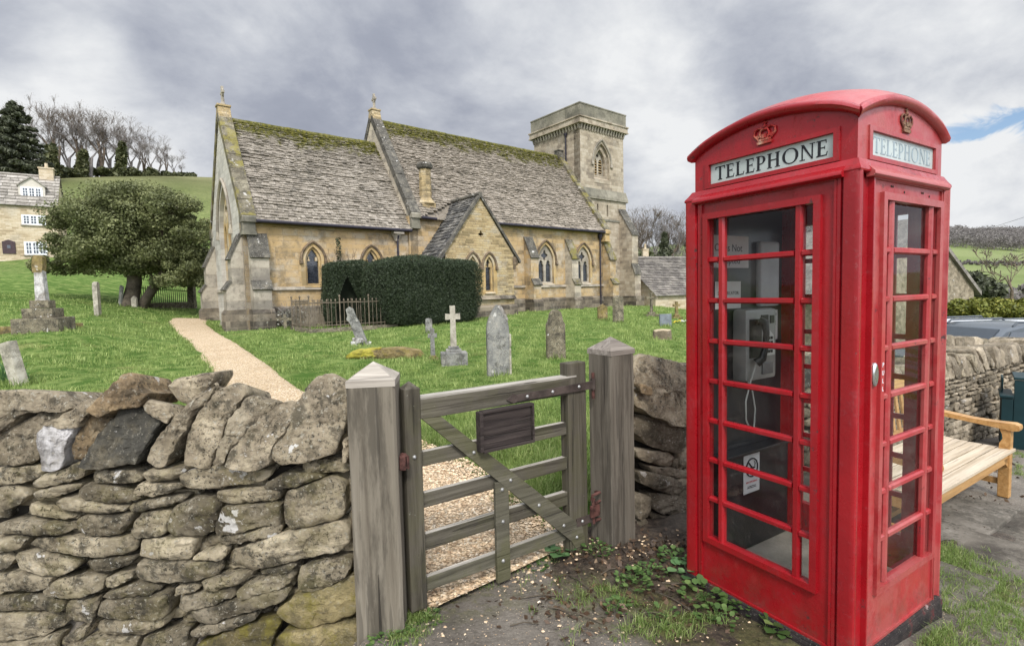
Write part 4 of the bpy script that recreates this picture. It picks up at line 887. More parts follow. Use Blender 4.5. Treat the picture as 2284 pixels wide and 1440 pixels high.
# plane of the left wall: passes just behind the left gate post and runs to the left
LW0 = np.array([-.76, 2.40, 0]); LWD = Vector((-.998, .059, 0)); LWN = np.array([.059, .998, 0])
def lwuv(X, Y):
    p = onplane(X/2.3225, 820+Y/2.3225, LW0, LWN); v = p-Vector(LW0); return (v.dot(LWD), p.z)
def lwfn(u, z, d): p = Vector(LW0)+LWD*u; return (p.x+LWN[0]*d, p.y+LWN[1]*d, z)
def tr(*pts): return [lwuv(*p) for p in pts]
ROWS = [
 [(0,520),(100,512),(215,508),(240,540),(200,580),(60,612),(-60,612),(-60,525)],
 [(155,635),(160,580),(240,545),(330,520),(400,485),(440,520),(430,570),(330,600),(220,625)],
 [(465,535),(560,528),(690,530),(735,560),(725,590),(600,600),(480,598)],
 [(732,545),(780,525),(940,515),(960,540),(915,580),(760,595)],
 [(918,560),(950,535),(1090,507),(1180,508),(1300,535),(1390,540),(1395,570),(1330,610),(1180,620),(1120,640),(1020,635),(930,620)],
 [(1395,580),(1480,540),(1680,555),(1690,575),(1600,600),(1460,635),(1350,635),(1360,605)],
 [(1540,520),(1570,490),(1660,480),(1790,490),(1815,520),(1800,550),(1600,552),(1550,545)],
 [(-80,640),(40,615),(110,640),(135,670),(70,720),(0,755),(-80,750)],
 [(135,695),(150,650),(250,620),(350,605),(400,615),(390,640),(280,670),(170,698)],
 [(385,665),(400,620),(470,600),(600,615),(695,650),(715,690),(640,712),(540,710),(420,680)],
 [(693,640),(720,592),(830,600),(920,605),(940,625),(880,655),(790,672),(700,662)],
 [(1095,680),(1105,645),(1300,635),(1450,635),(1460,660),(1440,695),(1280,705),(1130,710)],
 [(1460,720),(1480,640),(1600,600),(1720,560),(1785,600),(1790,740),(1770,790),(1600,825),(1490,855),(1460,800)],
 [(92,740),(120,710),(200,715),(340,770),(378,785),(350,802),(230,785),(110,765)],
 [(272,715),(290,680),(360,675),(470,690),(560,715),(650,735),(640,755),(480,758),(300,735)],
 [(632,745),(640,725),(740,695),(880,668),(970,668),(960,690),(850,720),(720,755),(645,762)],
 [(840,860),(860,750),(900,710),(1010,672),(1080,680),(1120,720),(1115,790),(1095,860),(1030,885),(870,888)],
 [(1097,860),(1110,790),(1150,715),(1300,712),(1450,700),(1450,770),(1440,820),(1290,840),(1200,870),(1110,878)],
 [(-70,825),(50,790),(150,795),(300,808),(370,820),(380,845),(300,875),(200,872),(50,862),(-70,860)],
 [(370,850),(385,785),(440,762),(560,770),(660,762),(668,810),(620,870),(520,885),(430,878)],
 [(667,870),(680,800),(730,755),(860,748),(850,800),(845,870),(790,885),(680,885)],
 [(1000,945),(1010,910),(1150,880),(1300,850),(1440,810),(1458,830),(1440,870),(1280,905),(1100,945),(1020,960)],
 [(1150,1060),(1160,970),(1240,935),(1420,870),(1600,830),(1780,790),(1810,830),(1820,900),(1760,960),(1560,1000),(1400,1040),(1260,1065)],
 [(-90,890),(80,870),(145,885),(120,930),(0,962),(-90,965)],
 [(122,920),(160,890),(300,882),(520,890),(690,880),(705,930),(690,960),(560,988),(400,985),(200,950)],
 [(698,990),(710,900),(780,888),(960,890),(1000,900),(995,980),(970,1000),(820,1003)],
 [(990,995),(1010,965),(1100,945),(1165,945),(1160,975),(1140,1005)],
 [(-90,970),(20,968),(60,1000),(45,1030),(0,1050),(-90,1060)],
 [(60,985),(80,955),(180,950),(300,980),(395,1010),(400,1040),(320,1085),(200,1075),(90,1040)],
 [(385,1035),(480,1000),(600,985),(690,985),(680,1020),(560,1060),(470,1075),(410,1065)],
 [(682,1050),(700,1010),(900,1003),(1130,1005),(1138,1050),(1120,1085),(980,1115),(760,1120),(700,1095)],
 [(1310,1065),(1380,1045),(1510,1020),(1530,1030),(1480,1075),(1400,1088),(1320,1085)],
 [(1530,1110),(1545,1040),(1620,1010),(1780,1000),(1825,1010),(1800,1080),(1700,1140),(1590,1170),(1535,1150)],
 [(-90,1085),(60,1060),(200,1085),(265,1100),(230,1150),(150,1180),(-90,1165)],
 [(212,1165),(280,1100),(380,1080),(500,1085),(530,1100),(520,1160),(420,1195),(300,1200)],
 [(538,1120),(560,1075),(680,1060),(690,1080),(620,1130),(545,1138)],
 [(515,1190),(540,1160),(680,1120),(800,1130),(822,1150),(780,1175),(620,1195)],
 [(882,1190),(890,1145),(1000,1135),(1030,1150),(1000,1175),(900,1195)],
 [(1025,1130),(1050,1095),(1200,1075),(1300,1055),(1300,1100),(1200,1135),(1060,1160)],
 [(1215,1165),(1240,1130),(1400,1090),(1500,1055),(1520,1090),(1500,1130),(1380,1165),(1240,1200)],
 [(-90,1205),(150,1185),(320,1215),(310,1280),(200,1270),(-90,1255)],
 [(300,1300),(320,1240),(350,1205),(440,1210),(500,1190),(490,1260),(460,1335),(360,1335)],
 [(482,1270),(510,1215),(650,1190),(800,1175),(870,1160),(885,1230),(870,1290),(760,1310),(540,1312),(490,1300)],
 [(890,1280),(905,1205),(1050,1165),(1200,1145),(1215,1190),(1100,1240),(920,1288)],
 [(908,1320),(930,1290),(1100,1240),(1300,1185),(1480,1145),(1505,1165),(1460,1215),(1300,1260),(1080,1330),(930,1340)],
 [(-90,1280),(120,1275),(300,1300),(320,1350),(200,1400),(-90,1420)],
 [(440,1395),(470,1340),(600,1315),(780,1300),(860,1290),(855,1345),(740,1390),(600,1400)],
 [(300,1440),(330,1385),(430,1345),(450,1350),(420,1410),(400,1460)],
 [(965,1400),(980,1365),(1150,1310),(1335,1265),(1330,1300),(1180,1360),(1000,1418)],
 [(720,1440),(740,1400),(900,1370),(970,1350),(960,1410),(980,1480),(720,1490)],
 [(-90,1430),(200,1405),(310,1370),(290,1490),(-90,1490)], [(380,1440),(430,1410),(600,1405),(710,1405),(700,1490),(390,1490)]]
MOSS_ROWS = [[(1415,1260),(1500,1200),(1640,1150),(1780,1100),(1850,1075),(1858,1200),(1840,1290),(1700,1330),(1560,1370),(1460,1330)],
 [(1000,1440),(1060,1420),(1280,1330),(1420,1310),(1440,1340),(1400,1420),(1380,1500),(1000,1500)],
 [(1390,1440),(1440,1390),(1600,1360),(1858,1310),(1858,1500),(1390,1500)]]
COPES = [ # (outline, material, depth, tone)
 ([(-120,125),(0,118),(120,122),(270,125),(340,185),(370,215),(330,235),(200,225),(120,235),(40,310),(0,345),(-120,345)], 0, .34, .45),
 ([(-10,505),(-100,420),(-60,340),(90,290),(210,208),(330,205),(370,235),(300,290),(215,290),(185,340),(190,410),(200,470),(150,505),(20,512)], 0, .32, .35),
 ([(182,340),(215,292),(300,280),(400,285),(360,370),(345,430),(330,520),(280,540),(240,530),(205,440),(186,390)], 2, .26, .6),
 ([(205,300),(330,235),(430,165),(480,160),(505,200),(440,270),(400,310),(300,320)], 0, .26, .6),
 ([(345,440),(380,330),(455,225),(530,225),(555,270),(505,360),(452,430),(440,490),(370,485)], 3, .28, .35),
 ([(455,225),(530,130),(610,30),(660,30),(700,80),(710,120),(755,140),(720,205),(600,215),(545,262)], 3, .3, .75),
 ([(435,515),(440,480),(500,360),(590,210),(700,205),(780,230),(820,260),(770,380),(745,440),(730,490),(560,515)], 1, .3, .5),
 ([(715,195),(745,165),(850,190),(895,255),(870,290),(800,260),(740,225)], 0, .2, .75),
 ([(750,490),(760,430),(800,370),(880,260),(1010,130),(1070,80),(1090,100),(1060,150),(990,240),(950,340),(905,410),(860,515),(820,525)], 0, .28, .5),
 ([(945,440),(955,330),(1000,230),(1060,170),(1100,110),(1200,85),(1250,95),(1265,140),(1220,190),(1170,270),(1140,390),(1100,480),(1080,525),(1000,525),(950,515)], 0, .3, .7),
 ([(1110,500),(1145,380),(1180,270),(1260,150),(1310,150),(1330,175),(1420,180),(1400,225),(1330,290),(1240,370),(1180,450),(1170,500)], 0, .3, .35),
 ([(1175,500),(1180,450),(1250,360),(1340,250),(1450,180),(1510,180),(1520,220),(1480,330),(1415,410),(1420,495),(1340,532),(1260,525)], 0, .3, .6),
 ([(1410,400),(1450,340),(1480,240),(1530,150),(1600,60),(1680,35),(1740,70),(1785,130),(1795,270),(1760,400),(1740,440),(1600,485),(1470,502),(1420,475)], 0, .36, .55),
 ([(1770,370),(1800,350),(1810,490),(1772,495)], 0, .2, .8)]
lwall = thing('dry_stone_wall', 'rough dry stone wall with tilted coping stones, ending at the left gate post', 'wall', (-1.9, 2.6, 0))
IWl = Vector((-1.9, 2.6, 0))
def lwl(u, z, d): p = Vector(lwfn(u, z, d))-IWl; return tuple(p)
q = MB()
for r_ in ROWS: stone(q, tr(*r_), lwl, .24, n=60, nring=11, tone=random.uniform(.15, 1.0), bulge=random.uniform(.008, .03), shrink=.006)
# courses carrying the wall on to the left, outside the picture
def courses(q, fn, u0, u1, z0, ztop, hmin=.06, hmax=.13, lmin=.14, lmax=.42, n=16, depth=.2, nring=4, amp=.012):
    z = z0
    while z < ztop-.03:
        h_ = random.uniform(hmin, hmax); u = u0-random.uniform(0, .2)
        while u < u1:
            l_ = random.uniform(lmin, lmax); g_ = .006; j_ = lambda s_=.014: random.uniform(-s_, s_)
            zz0 = z+.02*sin(u*2.3+z*9); a_, b_ = max(u, u0)+g_, min(u+l_, u1)-g_
            if b_-a_ > .05:
                k = random.random(); hh = h_*(1.0 if k > .12 else random.uniform(.55, .8))
                pl = [(a_+j_(), zz0+g_+j_()), ((a_+b_)/2, zz0+g_+j_(.01)), (b_+j_(), zz0+g_+j_()), (b_+j_(.02), zz0+hh-g_+j_()), ((a_+b_)/2, zz0+hh-g_+j_(.012)), (a_+j_(.02), zz0+hh-g_+j_())]
                stone(q, pl, fn, depth, n, random.uniform(.004, .025), amp, nring=nring, w=.2)
            u += l_
        z += h_
    return q
courses(q, lwl, 2.32, 5.2, -.05, .74, n=18)
for u in np.arange(.05, 2.4, .17):          # small packing stones wedged in the joints, set back from the face
    for z in np.arange(.0, .7, .085):
        uu, zz_ = u+random.uniform(-.05, .05), z+random.uniform(-.02, .02)
        stone(q, [(uu-.07, zz_-.025), (uu+.07, zz_-.03), (uu+.075, zz_+.025), (uu-.065, zz_+.03)], lambda u, v, d: lwl(u, v, d+.085), .12, 12, .005, .008, nring=3)
q.build('course_stones', DRY, lwall, smooth=42, uv=False)
q = MB()
for r_ in MOSS_ROWS: stone(q, tr(*r_), lwl, .24, n=60, nring=11, bulge=.03, shrink=.004)
q.build('mossy_stones', MOSSY, lwall, smooth=42, uv=False)
q = MB(); 
for (u0, u1) in ((.12, 5.2),):
    P = [lwl(u0, 0, .13), lwl(u1, 0, .13), lwl(u1, 0, .42), lwl(u0, 0, .42)]; q.add([(*p[:2], -.2) for p in P]+[(*p[:2], .74) for p in P], [(0, 1, 2, 3), (4, 5, 6, 7), (0, 1, 5, 4), (1, 2, 6, 5), (2, 3, 7, 6), (3, 0, 4, 7)])
q.build('wall_core', WALLCORE, lwall)
q = MB(); courses(q, lambda u, z, d: lwl(u, z, .50-d), .05, 5.2, -.05, .72, n=12, hmin=.09, hmax=.16, lmin=.2); q.build('back_course_stones', DRY, lwall, smooth=42, uv=False)
# wall end beside the post
CM = [COPE, COPE_D, COPE_W, COPE_B]
for pl, mi, dp, tn in COPES:
    q = MB(); stone(q, tr(*pl), lwl, dp, n=72, bulge=.012, amp=.015, tone=tn, back=.8, drop=.05, nring=13, w=.08, shrink=.006, tilt=(random.uniform(-.06, .06), random.uniform(.10, .28)))
    q.build('coping_stone', CM[mi], lwall, smooth=48, uv=False)
def slabs(fn, u0, u1, zf, hmin, hmax, wmin, wmax, lean, mats, parent, n=22, depth=.34):
    u = u0
    while u < u1:
        w_ = random.uniform(wmin, wmax); h_ = random.uniform(hmin, hmax); l_ = lean+random.uniform(-.12, .12); z = zf(u)
        q = MB(); pl = [(u, z+random.uniform(-.02, .01)), (u+w_, z+random.uniform(-.02, .01)), (u+w_+h_*l_*.9, z+h_*random.uniform(.7, 1)), (u+w_*.55+h_*l_, z+h_), (u+h_*l_*.8, z+h_*random.uniform(.75, 1))]
        stone(q, pl, fn, depth*random.uniform(.8, 1.1), n, .02, .018, back=.85, nring=5, w=.15, tilt=(0, random.uniform(.05, .25))); q.build('coping_stone', random.choice(mats), parent, smooth=48, uv=False)
        u += w_*.92
slabs(lwl, 2.45, 5.1, lambda u: .74, .24, .36, .14, .26, -.5, [COPE, COPE, COPE_B, COPE_D], lwall)
# two loose stones lying on the coping
o = thing('loose_stone', 'pale angular loose stone perched on top of the wall coping', 'stone', tuple(lwfn(.62, 1.07, .12)))
q = MB(); ov = Vector(o.location); stone(q, tr((790,115),(840,75),(1040,38),(1045,80),(1000,150),(960,200),(900,222),(850,195)), lambda u, z, d: tuple(Vector(lwfn(u, z, d+.10))-ov), .2, 40, .03, .014, .8, .8, nring=7, w=.1); q.build('stone', COPE, o, smooth=40, uv=False)
o = thing('loose_stone', 'small dark loose stone behind the big right hand coping stone', 'stone', tuple(lwfn(.2, 1.02, .3)))
q = MB(); ov = Vector(o.location); stone(q, [(u+.0, z) for u, z in tr((1475,170),(1500,135),(1550,130),(1545,175),(1500,195))], lambda u, z, d: tuple(Vector(lwfn(u*1.12-.01, z, d+.26))-ov), .12, 24, .02, .012, .3, .8, w=.12); q.build('stone', COPE_D, o, smooth=40, uv=False)

# right hand wall: from the right gate post, behind the kiosk, on behind the bench
RW0 = Vector((.78, 3.33, 0)); RWD = Vector((.852, .523, 0)); RWN = Vector((-.523, .852, 0))
rwall = thing('dry_stone_wall', 'dry stone wall running from the right gate post behind the telephone kiosk and bench', 'wall', tuple(RW0))
rgz = lambda u: zg(RW0.x+RWD.x*u, RW0.y+RWD.y*u)
def rw(u, z, d): p = RWD*u+RWN*d; return (p.x, p.y, z)
def rwuv(X, Y):
    p = onplane(740+X/2.057, 740+Y/2.057, np.array(RW0), np.array(RWN)); v = p-RW0; return (v.dot(RWD), p.z)
q = MB()
for r_ in [[(1395,390),(1450,385),(1620,430),(1660,530),(1590,560),(1470,530),(1400,470)], [(1400,540),(1560,555),(1590,580),(1575,625),(1480,610),(1405,580)], [(1590,560),(1680,545),(1690,610),(1590,620)],
  [(1450,615),(1560,625),(1680,640),(1640,672),(1490,660)], [(1405,640),(1450,640),(1620,680),(1690,720),(1560,750),(1420,700)], [(1465,740),(1600,750),(1680,800),(1580,845),(1500,830),(1465,790)], [(1460,830),(1560,850),(1690,870),(1660,920),(1520,915)],
  [(1480,910),(1600,930),(1690,960),(1620,980),(1510,965)], [(1510,985),(1690,985),(1680,1030),(1530,1010)], [(1410,880),(1440,850),(1470,910),(1460,930),(1420,930)], [(1420,950),(1500,945),(1500,995),(1430,990)], [(1410,760),(1460,745),(1462,800),(1455,850),(1412,870)]]:
    stone(q, [rwuv(*p) for p in r_], rw, .26, 54, random.uniform(.01, .03), .013, nring=10, shrink=.004)
courses(q, lambda u, z, d: rw(u, z, d), .42, 2.6, -.1, .72, n=18)
courses(q, lambda u, z, d: rw(u, z, d), 2.6, 8.5, -.75, .46, n=16, hmin=.04, hmax=.10, lmin=.08, lmax=.26)
q.build('course_stones', FARWALL, rwall, smooth=42, uv=False)
q = MB(); q.add([rw(u, z, d) for z in (-.9, .5) for u, d in ((.02, .13), (8.6, .13), (8.6, .45), (.02, .45))], [(0, 1, 2, 3), (4, 5, 6, 7), (0, 1, 5, 4), (1, 2, 6, 5), (2, 3, 7, 6), (3, 0, 4, 7)]); q.build('wall_core', WALLCORE, rwall)
q = MB(); stone(q, [rwuv(*p) for p in [(1390,350),(1395,180),(1440,100),(1530,120),(1640,150),(1720,200),(1700,300),(1640,430),(1560,430)]], rw, .36, 60, .03, .022, .7, .85, .05, 8, .12, (0, .2)); q.build('coping_stone', COPE, rwall, smooth=48, uv=False)
q = MB(); stone(q, [rwuv(*p) for p in [(1388,230),(1450,250),(1440,290),(1390,275)]], lambda u, z, d: rw(u, z, d-.06), .12, 24, .01, .01, .9); q.build('coping_stone', COPE_B, rwall, smooth=48, uv=False)
slabs(rw, .42, 2.6, lambda u: .72, .24, .34, .14, .22, .5, [COPE, COPE_D, COPE], rwall)
slabs(rw, 2.6, 6.6, lambda u: .43+.02*sin(u*3), .25, .34, .12, .2, -.42, [FARWALL, COPE, FARWALL], rwall, depth=.38)
slabs(rw, 6.6, 8.5, lambda u: .42, .22, .3, .2, .3, 0, [FARWALL], rwall)
# lower wall across the drive, in front of the parked cars
p0 = at(2050, 776, 8.6); p1 = at(2420, 784, 9.6)
fwall = thing('dry_stone_wall', 'low pale stone wall with rounded coping in front of the parked cars', 'wall', (p0.x, p0.y, 0))
FD = (Vector((p1.x, p1.y, 0))-Vector((p0.x, p0.y, 0))); FL = FD.length; FD.normalize(); FN = Vector((-FD.y, FD.x, 0))
def fw(u, z, d): p = FD*u+FN*d; return (p.x, p.y, z)
zt_ = lambda u: p0.z+(p1.z-p0.z)*u/FL
q = MB(); courses(q, fw, -.5, FL+.5, p0.z-.8, min(p0.z, p1.z)-.02, n=12, hmin=.06, hmax=.12); q.build('course_stones', FARWALL, fwall, smooth=42, uv=False)
q = MB(); q.add([fw(u, z, d) for z in (p0.z-1, min(p0.z, p1.z)-.04) for u, d in ((-.5, .1), (FL+.5, .1), (FL+.5, .4), (-.5, .4))], [(0, 1, 2, 3), (4, 5, 6, 7), (0, 1, 5, 4), (1, 2, 6, 5), (2, 3, 7, 6), (3, 0, 4, 7)]); q.build('wall_core', WALLCORE, fwall)
slabs(fw, -.5, FL+.5, lambda u: zt_(u)-.03, .2, .27, .16, .3, .1, [COPE, FARWALL], fwall, n=18, depth=.34)
# ---------------------------------------------------------------- gate and posts
def post(name, label, loc, rz, h, w_, mt, capm, capz=.09):
    t = thing(name, label, 'gate post', loc, rz)
    q = MB(); n = 7; vs = []; zs_ = np.linspace(-.3, h-.035, 8)
    for z in zs_:
        e = 1+.05*max(0, (.25-z))*1.2
        for a_, b_ in ((-1, -1), (1, -1), (1, 1), (-1, 1)):
            c_ = .012
            for (da, db) in (((0, c_), (c_, 0)) if a_*b_ > 0 else ((c_, 0), (0, c_))):
                vs.append((a_*(w_/2*e-da), b_*(w_/2*e-db), z))
    k = 8; fs = [[i*k+j, i*k+(j+1) % k, (i+1)*k+(j+1) % k, (i+1)*k+j] for i in range(len(zs_)-1) for j in range(k)]+[list(range(k)), [(len(zs_)-1)*k+j for j in range(k)]]
    q.add(vs, fs); q.rnd(.004, 5, loc[0]*9); q.build('shaft', mt, t)
    q = MB(); b = w_/2+.001; z0 = h-.036
    q.add([(-b, -b, z0), (b, -b, z0), (b, b, z0), (-b, b, z0), (-b, -b, z0+.03), (b, -b, z0+.03), (b, b, z0+.03), (-b, b, z0+.03), (0, 0, z0+.03+capz)],
          [(0, 1, 5, 4), (1, 2, 6, 5), (2, 3, 7, 6), (3, 0, 4, 7), (4, 5, 8), (5, 6, 8), (6, 7, 8), (7, 4, 8), (0, 3, 2, 1)])
    q.build('cap', capm, t)
    return t
lp = post('gate_post', 'square weathered oak gate post with pale pyramid cap, left of the gate', (-.664, 2.425, 0), R(6.3), 1.215, .218, OAK_P, OAK_CAP, .075)
q = MB(); q.box((.125, -.03, .80), (.03, .05, .07), ch=.004); q.tube([(.11, -.02, .78), (.15, -.05, .775), (.15, -.05, .83), (.12, -.02, .835)], .007, 6); q.build('latch_catch', RUSTY, lp)
q = MB(); q.prism([(-.006, -.3), (.012, -.3), (.008, .05), (.001, .3), (-.004, .12)], -.1165, -.108, FX); q.build('crack', WALLCORE, lp)
rp = post('gate_post', 'square dark oak gate post with pyramid cap beside the wall end, carrying the gate hinges', (.612, 3.185, 0), R(34), 1.235, .205, OAK_PD, wood_mat('dark oak cap', [(.12, .10, .085), (.2, .175, .15), (.26, .23, .2), (.33, .3, .26)], ax=0, crack=.3, dark=.2), .075)
GL = Vector((-.499, 2.471, 0)); GA = R(90-56.5)
gate = thing('garden_gate', 'weathered five bar wooden wicket gate with diagonal brace, closed between two oak posts', 'gate', tuple(GL), GA)
def gpart(name, m, fnc, parent=gate, sm=None): q = MB(); fnc(q); return q.build(name, m, parent, smooth=sm)
def stile(q, x0, x1, z1, peak):
    q.bx(x0, x1, 0, .075, .02, z1, ch=.006)
    q.add([(x0, 0, z1-.006), (x1, 0, z1-.006), (x1, .075, z1-.006), (x0, .075, z1-.006), ((x0+x1)/2, .037, z1+peak)], [(0, 1, 4), (1, 2, 4), (2, 3, 4), (3, 0, 4)])
gpart('stile', GATE_V, lambda q: stile(q, -.038, .048, 1.14, .032))
def rs(q):
    q.bx(.985, 1.128, .0, .075, .01, 1.165, ch=.006)
gpart('stile', GATE_V, rs)
def toprail(q): q.bx(.046, .99, -.004, .072, .98, 1.078, ch=.006)
tr_ = gpart('top_rail', GATE_H, toprail)
gpart('worn_top', GATE_T, lambda q: q.bx(.047, 1.05, -.003, .071, 1.079, 1.089), tr_)
for z0, z1, x1 in ((.735, .808, .99), (.523, .597, .99), (.303, .385, .99), (.089, .160, .97)):
    rl = gpart('rail', GATE_H if z0 > .1 else GATE_B, lambda q: q.bx(.046, x1, .022, .052, z0, z1, ch=.005))
    gpart('worn_top', GATE_T, lambda q: q.bx(.06, x1-.02, .024, .050, z1+.0005, z1+.003), rl)
gpart('centre_stile', GATE_B, lambda q: q.bx(.462, .548, -.004, .020, .0, .565, ch=.004))
def brace(q):
    q.prism([(.05, .985), (.155, .978), (1.075, .155), (1.10, .03), (1.02, .035), (.985, .09)], -.0065, .0215, FX)
gpart('brace', GATE_B, brace)
def plate(q): q.bx(.365, .688, -.034, -.010, .772, .966, ch=.004)
pl_ = gpart('name_plate', PLATE, plate)
def plf(q):
    q.bx(.352, .372, -.05, -.006, .765, .975); q.bx(.373, .70, -.05, -.006, .966, .978); q.bx(.373, .70, -.05, -.006, .758, .771); q.bx(.689, .70, -.05, -.006, .772, .965)
gpart('frame', PLATE, plf, pl_)
def strap(q):
    q.prism([(.545, 1.010), (.59, 1.038), (.61, 1.030), (1.17, 1.042), (1.17, .994), (.61, .994), (.59, .985)], -.014, -.005, FX)
    q.tube([(1.185, .0, .985), (1.185, .0, 1.055)], .016, 10)
st_ = gpart('hinge_strap', IRON, strap)
def bolts(q, L):
    for x, z, y in L: q.lathe([(.011, 0), (.010, .004), (.006, .008), (.001, .009)], 8, M=Matrix.Translation((x, y, z)) @ Matrix.Rotation(R(90), 4, 'X'))
gpart('bolt', BOLT, lambda q: bolts(q, [(.68, 1.012, -.013), (.86, 1.015, -.013), (1.06, 1.02, -.013)]), st_, 40)
gpart('bolt', BOLT, lambda q: bolts(q, [(.005, .80, 0), (.335, .76, -.006), (.56, .56, -.006), (.505, .52, -.004), (.505, .34, -.004), (.50, .12, -.004), (.75, .37, -.006), (.93, .2, -.006), (1.03, .10, -.006)]), sm=40)
def lowh(q): q.bx(1.03, 1.16, -.009, -.001, .163, .212); q.tube([(1.165, 0, .15), (1.165, 0, .23)], .014, 8)
lh = gpart('lower_hinge', IRON, lowh); gpart('bolt', BOLT, lambda q: bolts(q, [(1.075, .188, -.008)]), lh, 40)
hp = MB(); hp.tube([(1.185, .0, .93), (1.185, .0, 1.09)], .010, 8); hp.tube([(1.185, 0, .975), (1.24, .05, .975)], .009, 8); 
M_ = gate.matrix_basis if False else Matrix.Translation(GL) @ Matrix.Rotation(GA, 4, 'Z')
Mi = (Matrix.Translation(rp.location) @ Matrix.Rotation(R(34), 4, 'Z')).inverted()
hp.v = [tuple(Mi @ (M_ @ Vector(v))) for v in hp.v]; hp.build('hinge_pin', RUSTY, rp, smooth=40)
hp = MB(); 
hp.tube([(1.15, -.01, .30), (1.15, -.02, .335), (1.20, -.03, .345), (1.21, .02, .33)], .009, 6); hp.tube([(1.165, -.01, .15), (1.165, -.01, .30), (1.17, -.01, .31)], .010, 8); hp.tube([(1.17, -.02, .28), (1.25, -.01, .285), (1.26, .04, .28)], .009, 6); hp.tube([(1.17, -.02, .17), (1.25, -.01, .165), (1.26, .04, .17)], .009, 6); hp.bx(1.13, 1.2, -.03, -.015, .20, .27)
hp.v = [tuple(Mi @ (M_ @ Vector(v))) for v in hp.v]; hp.build('hinge_bracket', RUSTY, rp, smooth=40)
# ---------------------------------------------------------------- telephone kiosk
KA = R(31.38); KC = Vector((1.535, 2.619, 0))
kio = thing('telephone_kiosk', 'red cast iron telephone kiosk with small window panes and TELEPHONE signs', 'telephone box', tuple(KC), KA)
def kb(name, mb, m, parent=kio, sm=None, **k): return mb.build(name, m, parent, smooth=sm, **k)
RZ = lambda k: Matrix.Rotation(k*pi/2, 4, 'Z')        # side 0 looks along -y (door), 3 along -x (front left), 1 +x, 2 +y (back)
q = MB(); q.box((0, 0, -.085), (.932, .932, .22), ch=.012); q.box((0, 0, .022), (.918, .918, .03), ch=.008); kb('plinth', q, PLINTHB)
q = MB(); q.box((0, 0, .075), (.8, .8, .04)); kb('floor', q, CONC)
# corner posts with a reeded profile
flatp = [(-.3345, -.444), (-.352, -.444), (-.356, -.434), (-.366, -.434), (-.370, -.450), (-.425, -.452), (-.440, -.451)]
hollow = [(-.3345, -.452), (-.342, -.452), (-.344, -.424), (-.362, -.420), (-.385, -.421), (-.408, -.428), (-.422, -.438), (-.428, -.450), (-.440, -.452)]
def cprof(a_, b_):
    return a_+[(-.448, -.448)]+[(y, x) for x, y in b_[::-1]]+[(-.40, -.3345), (-.40, -.40), (-.3345, -.40)]
for k in range(4):
    q = MB(); q.prism(cprof(hollow if k == 0 else flatp, hollow if k == 1 else flatp), .034, 2.05, FZ, M=RZ(k)); kb('corner_post', q, RED if k != 1 else REDF, sm=28)
# the four sides
RZV = [1.7345-.2069*k for k in range(7)]; TOPZ, BOTZ = 1.7345+.2069, 1.7345-.2069*7
def glazed(k, off, name, mat, door=False):
    M0 = RZ(k); yf = -.437; hx = .262
    q = MB(); q.panel([(-.334, .032), (.334, .032), (.334, 2.04), (-.334, 2.04)], [[(off-hx, BOTZ), (off+hx, BOTZ), (off+hx, TOPZ), (off-hx, TOPZ)]], FX, yf, -.405, M=M0); side = kb(name, q, mat)
    q = MB()
    def mould(x0, x1, z0, z1, w_, y0, y1):     # bevelled picture-frame moulding
        q.panel([(x0, z0), (x1, z0), (x1, z1), (x0, z1)], [[(x0+w_, z0+w_), (x1-w_, z0+w_), (x1-w_, z1-w_), (x0+w_, z1-w_)]], FX, y0, y1, M=M0)
    mould(off-.292, off+.292, BOTZ-.028, TOPZ+.028, .030, -.457, -.430); kb('glazing_frame', q, mat, side)
    q = MB(); mould(-.333, .333, .036, 2.03, .012, -.447, -.4365); kb('panel_moulding', q, mat, side)
    def barprof(a0, a1, horiz, c):
        w_ = .0135 if horiz else .0175
        pr = [(-w_, -.418), (-w_, -.436), (-w_*.55, -.447), (w_*.55, -.447), (w_, -.436), (w_, -.418)]
        b = MB()
        if horiz: b.prism([(y, c+x) for x, y in pr], a0, a1, FY, M=M0)
        else: b.prism([(c+x, y) for x, y in pr], a0, a1, FZ, M=M0)
        return b
    xs = [off-hx+.002, off-.1925-.0174, off-.1925+.0174, off+.1925-.0174, off+.1925+.0174, off+hx-.002]
    for s_ in (-1, 1): kb('glazing_bar', barprof(BOTZ+.0, TOPZ-.0, False, off+s_*.1925), mat, side)
    for z in RZV:
        b = MB()
        for a0, a1 in ((xs[0], xs[1]), (xs[2], xs[3]), (xs[4], xs[5])): b2 = barprof(a0, a1, True, z); b.add(b2.v, b2.f)
        kb('glazing_bar', b, mat, side)
    q = MB(); q.add([(off-hx, -.421, BOTZ), (off+hx, -.421, BOTZ), (off+hx, -.421, TOPZ), (off-hx, -.421, TOPZ)], [(0, 1, 2, 3)], M=M0); kb('window_glass', q, PANE, side, fix=False)
    return side
# signs of wear: side 3 looks to the camera's left, side 0 is the door
sideL = glazed(3, -.018, 'side_panel', RED); door = glazed(0, .03, 'door', REDF); sideR = glazed(1, 0, 'side_panel', RED)
tag(door, 'faded red door with oval chrome pull handle')
q = MB(); q.panel([(-.334, .032), (.334, .032), (.334, 2.04), (-.334, 2.04)], [], FX, -.437, -.405, M=RZ(2)); kb('back_panel', q, RED)
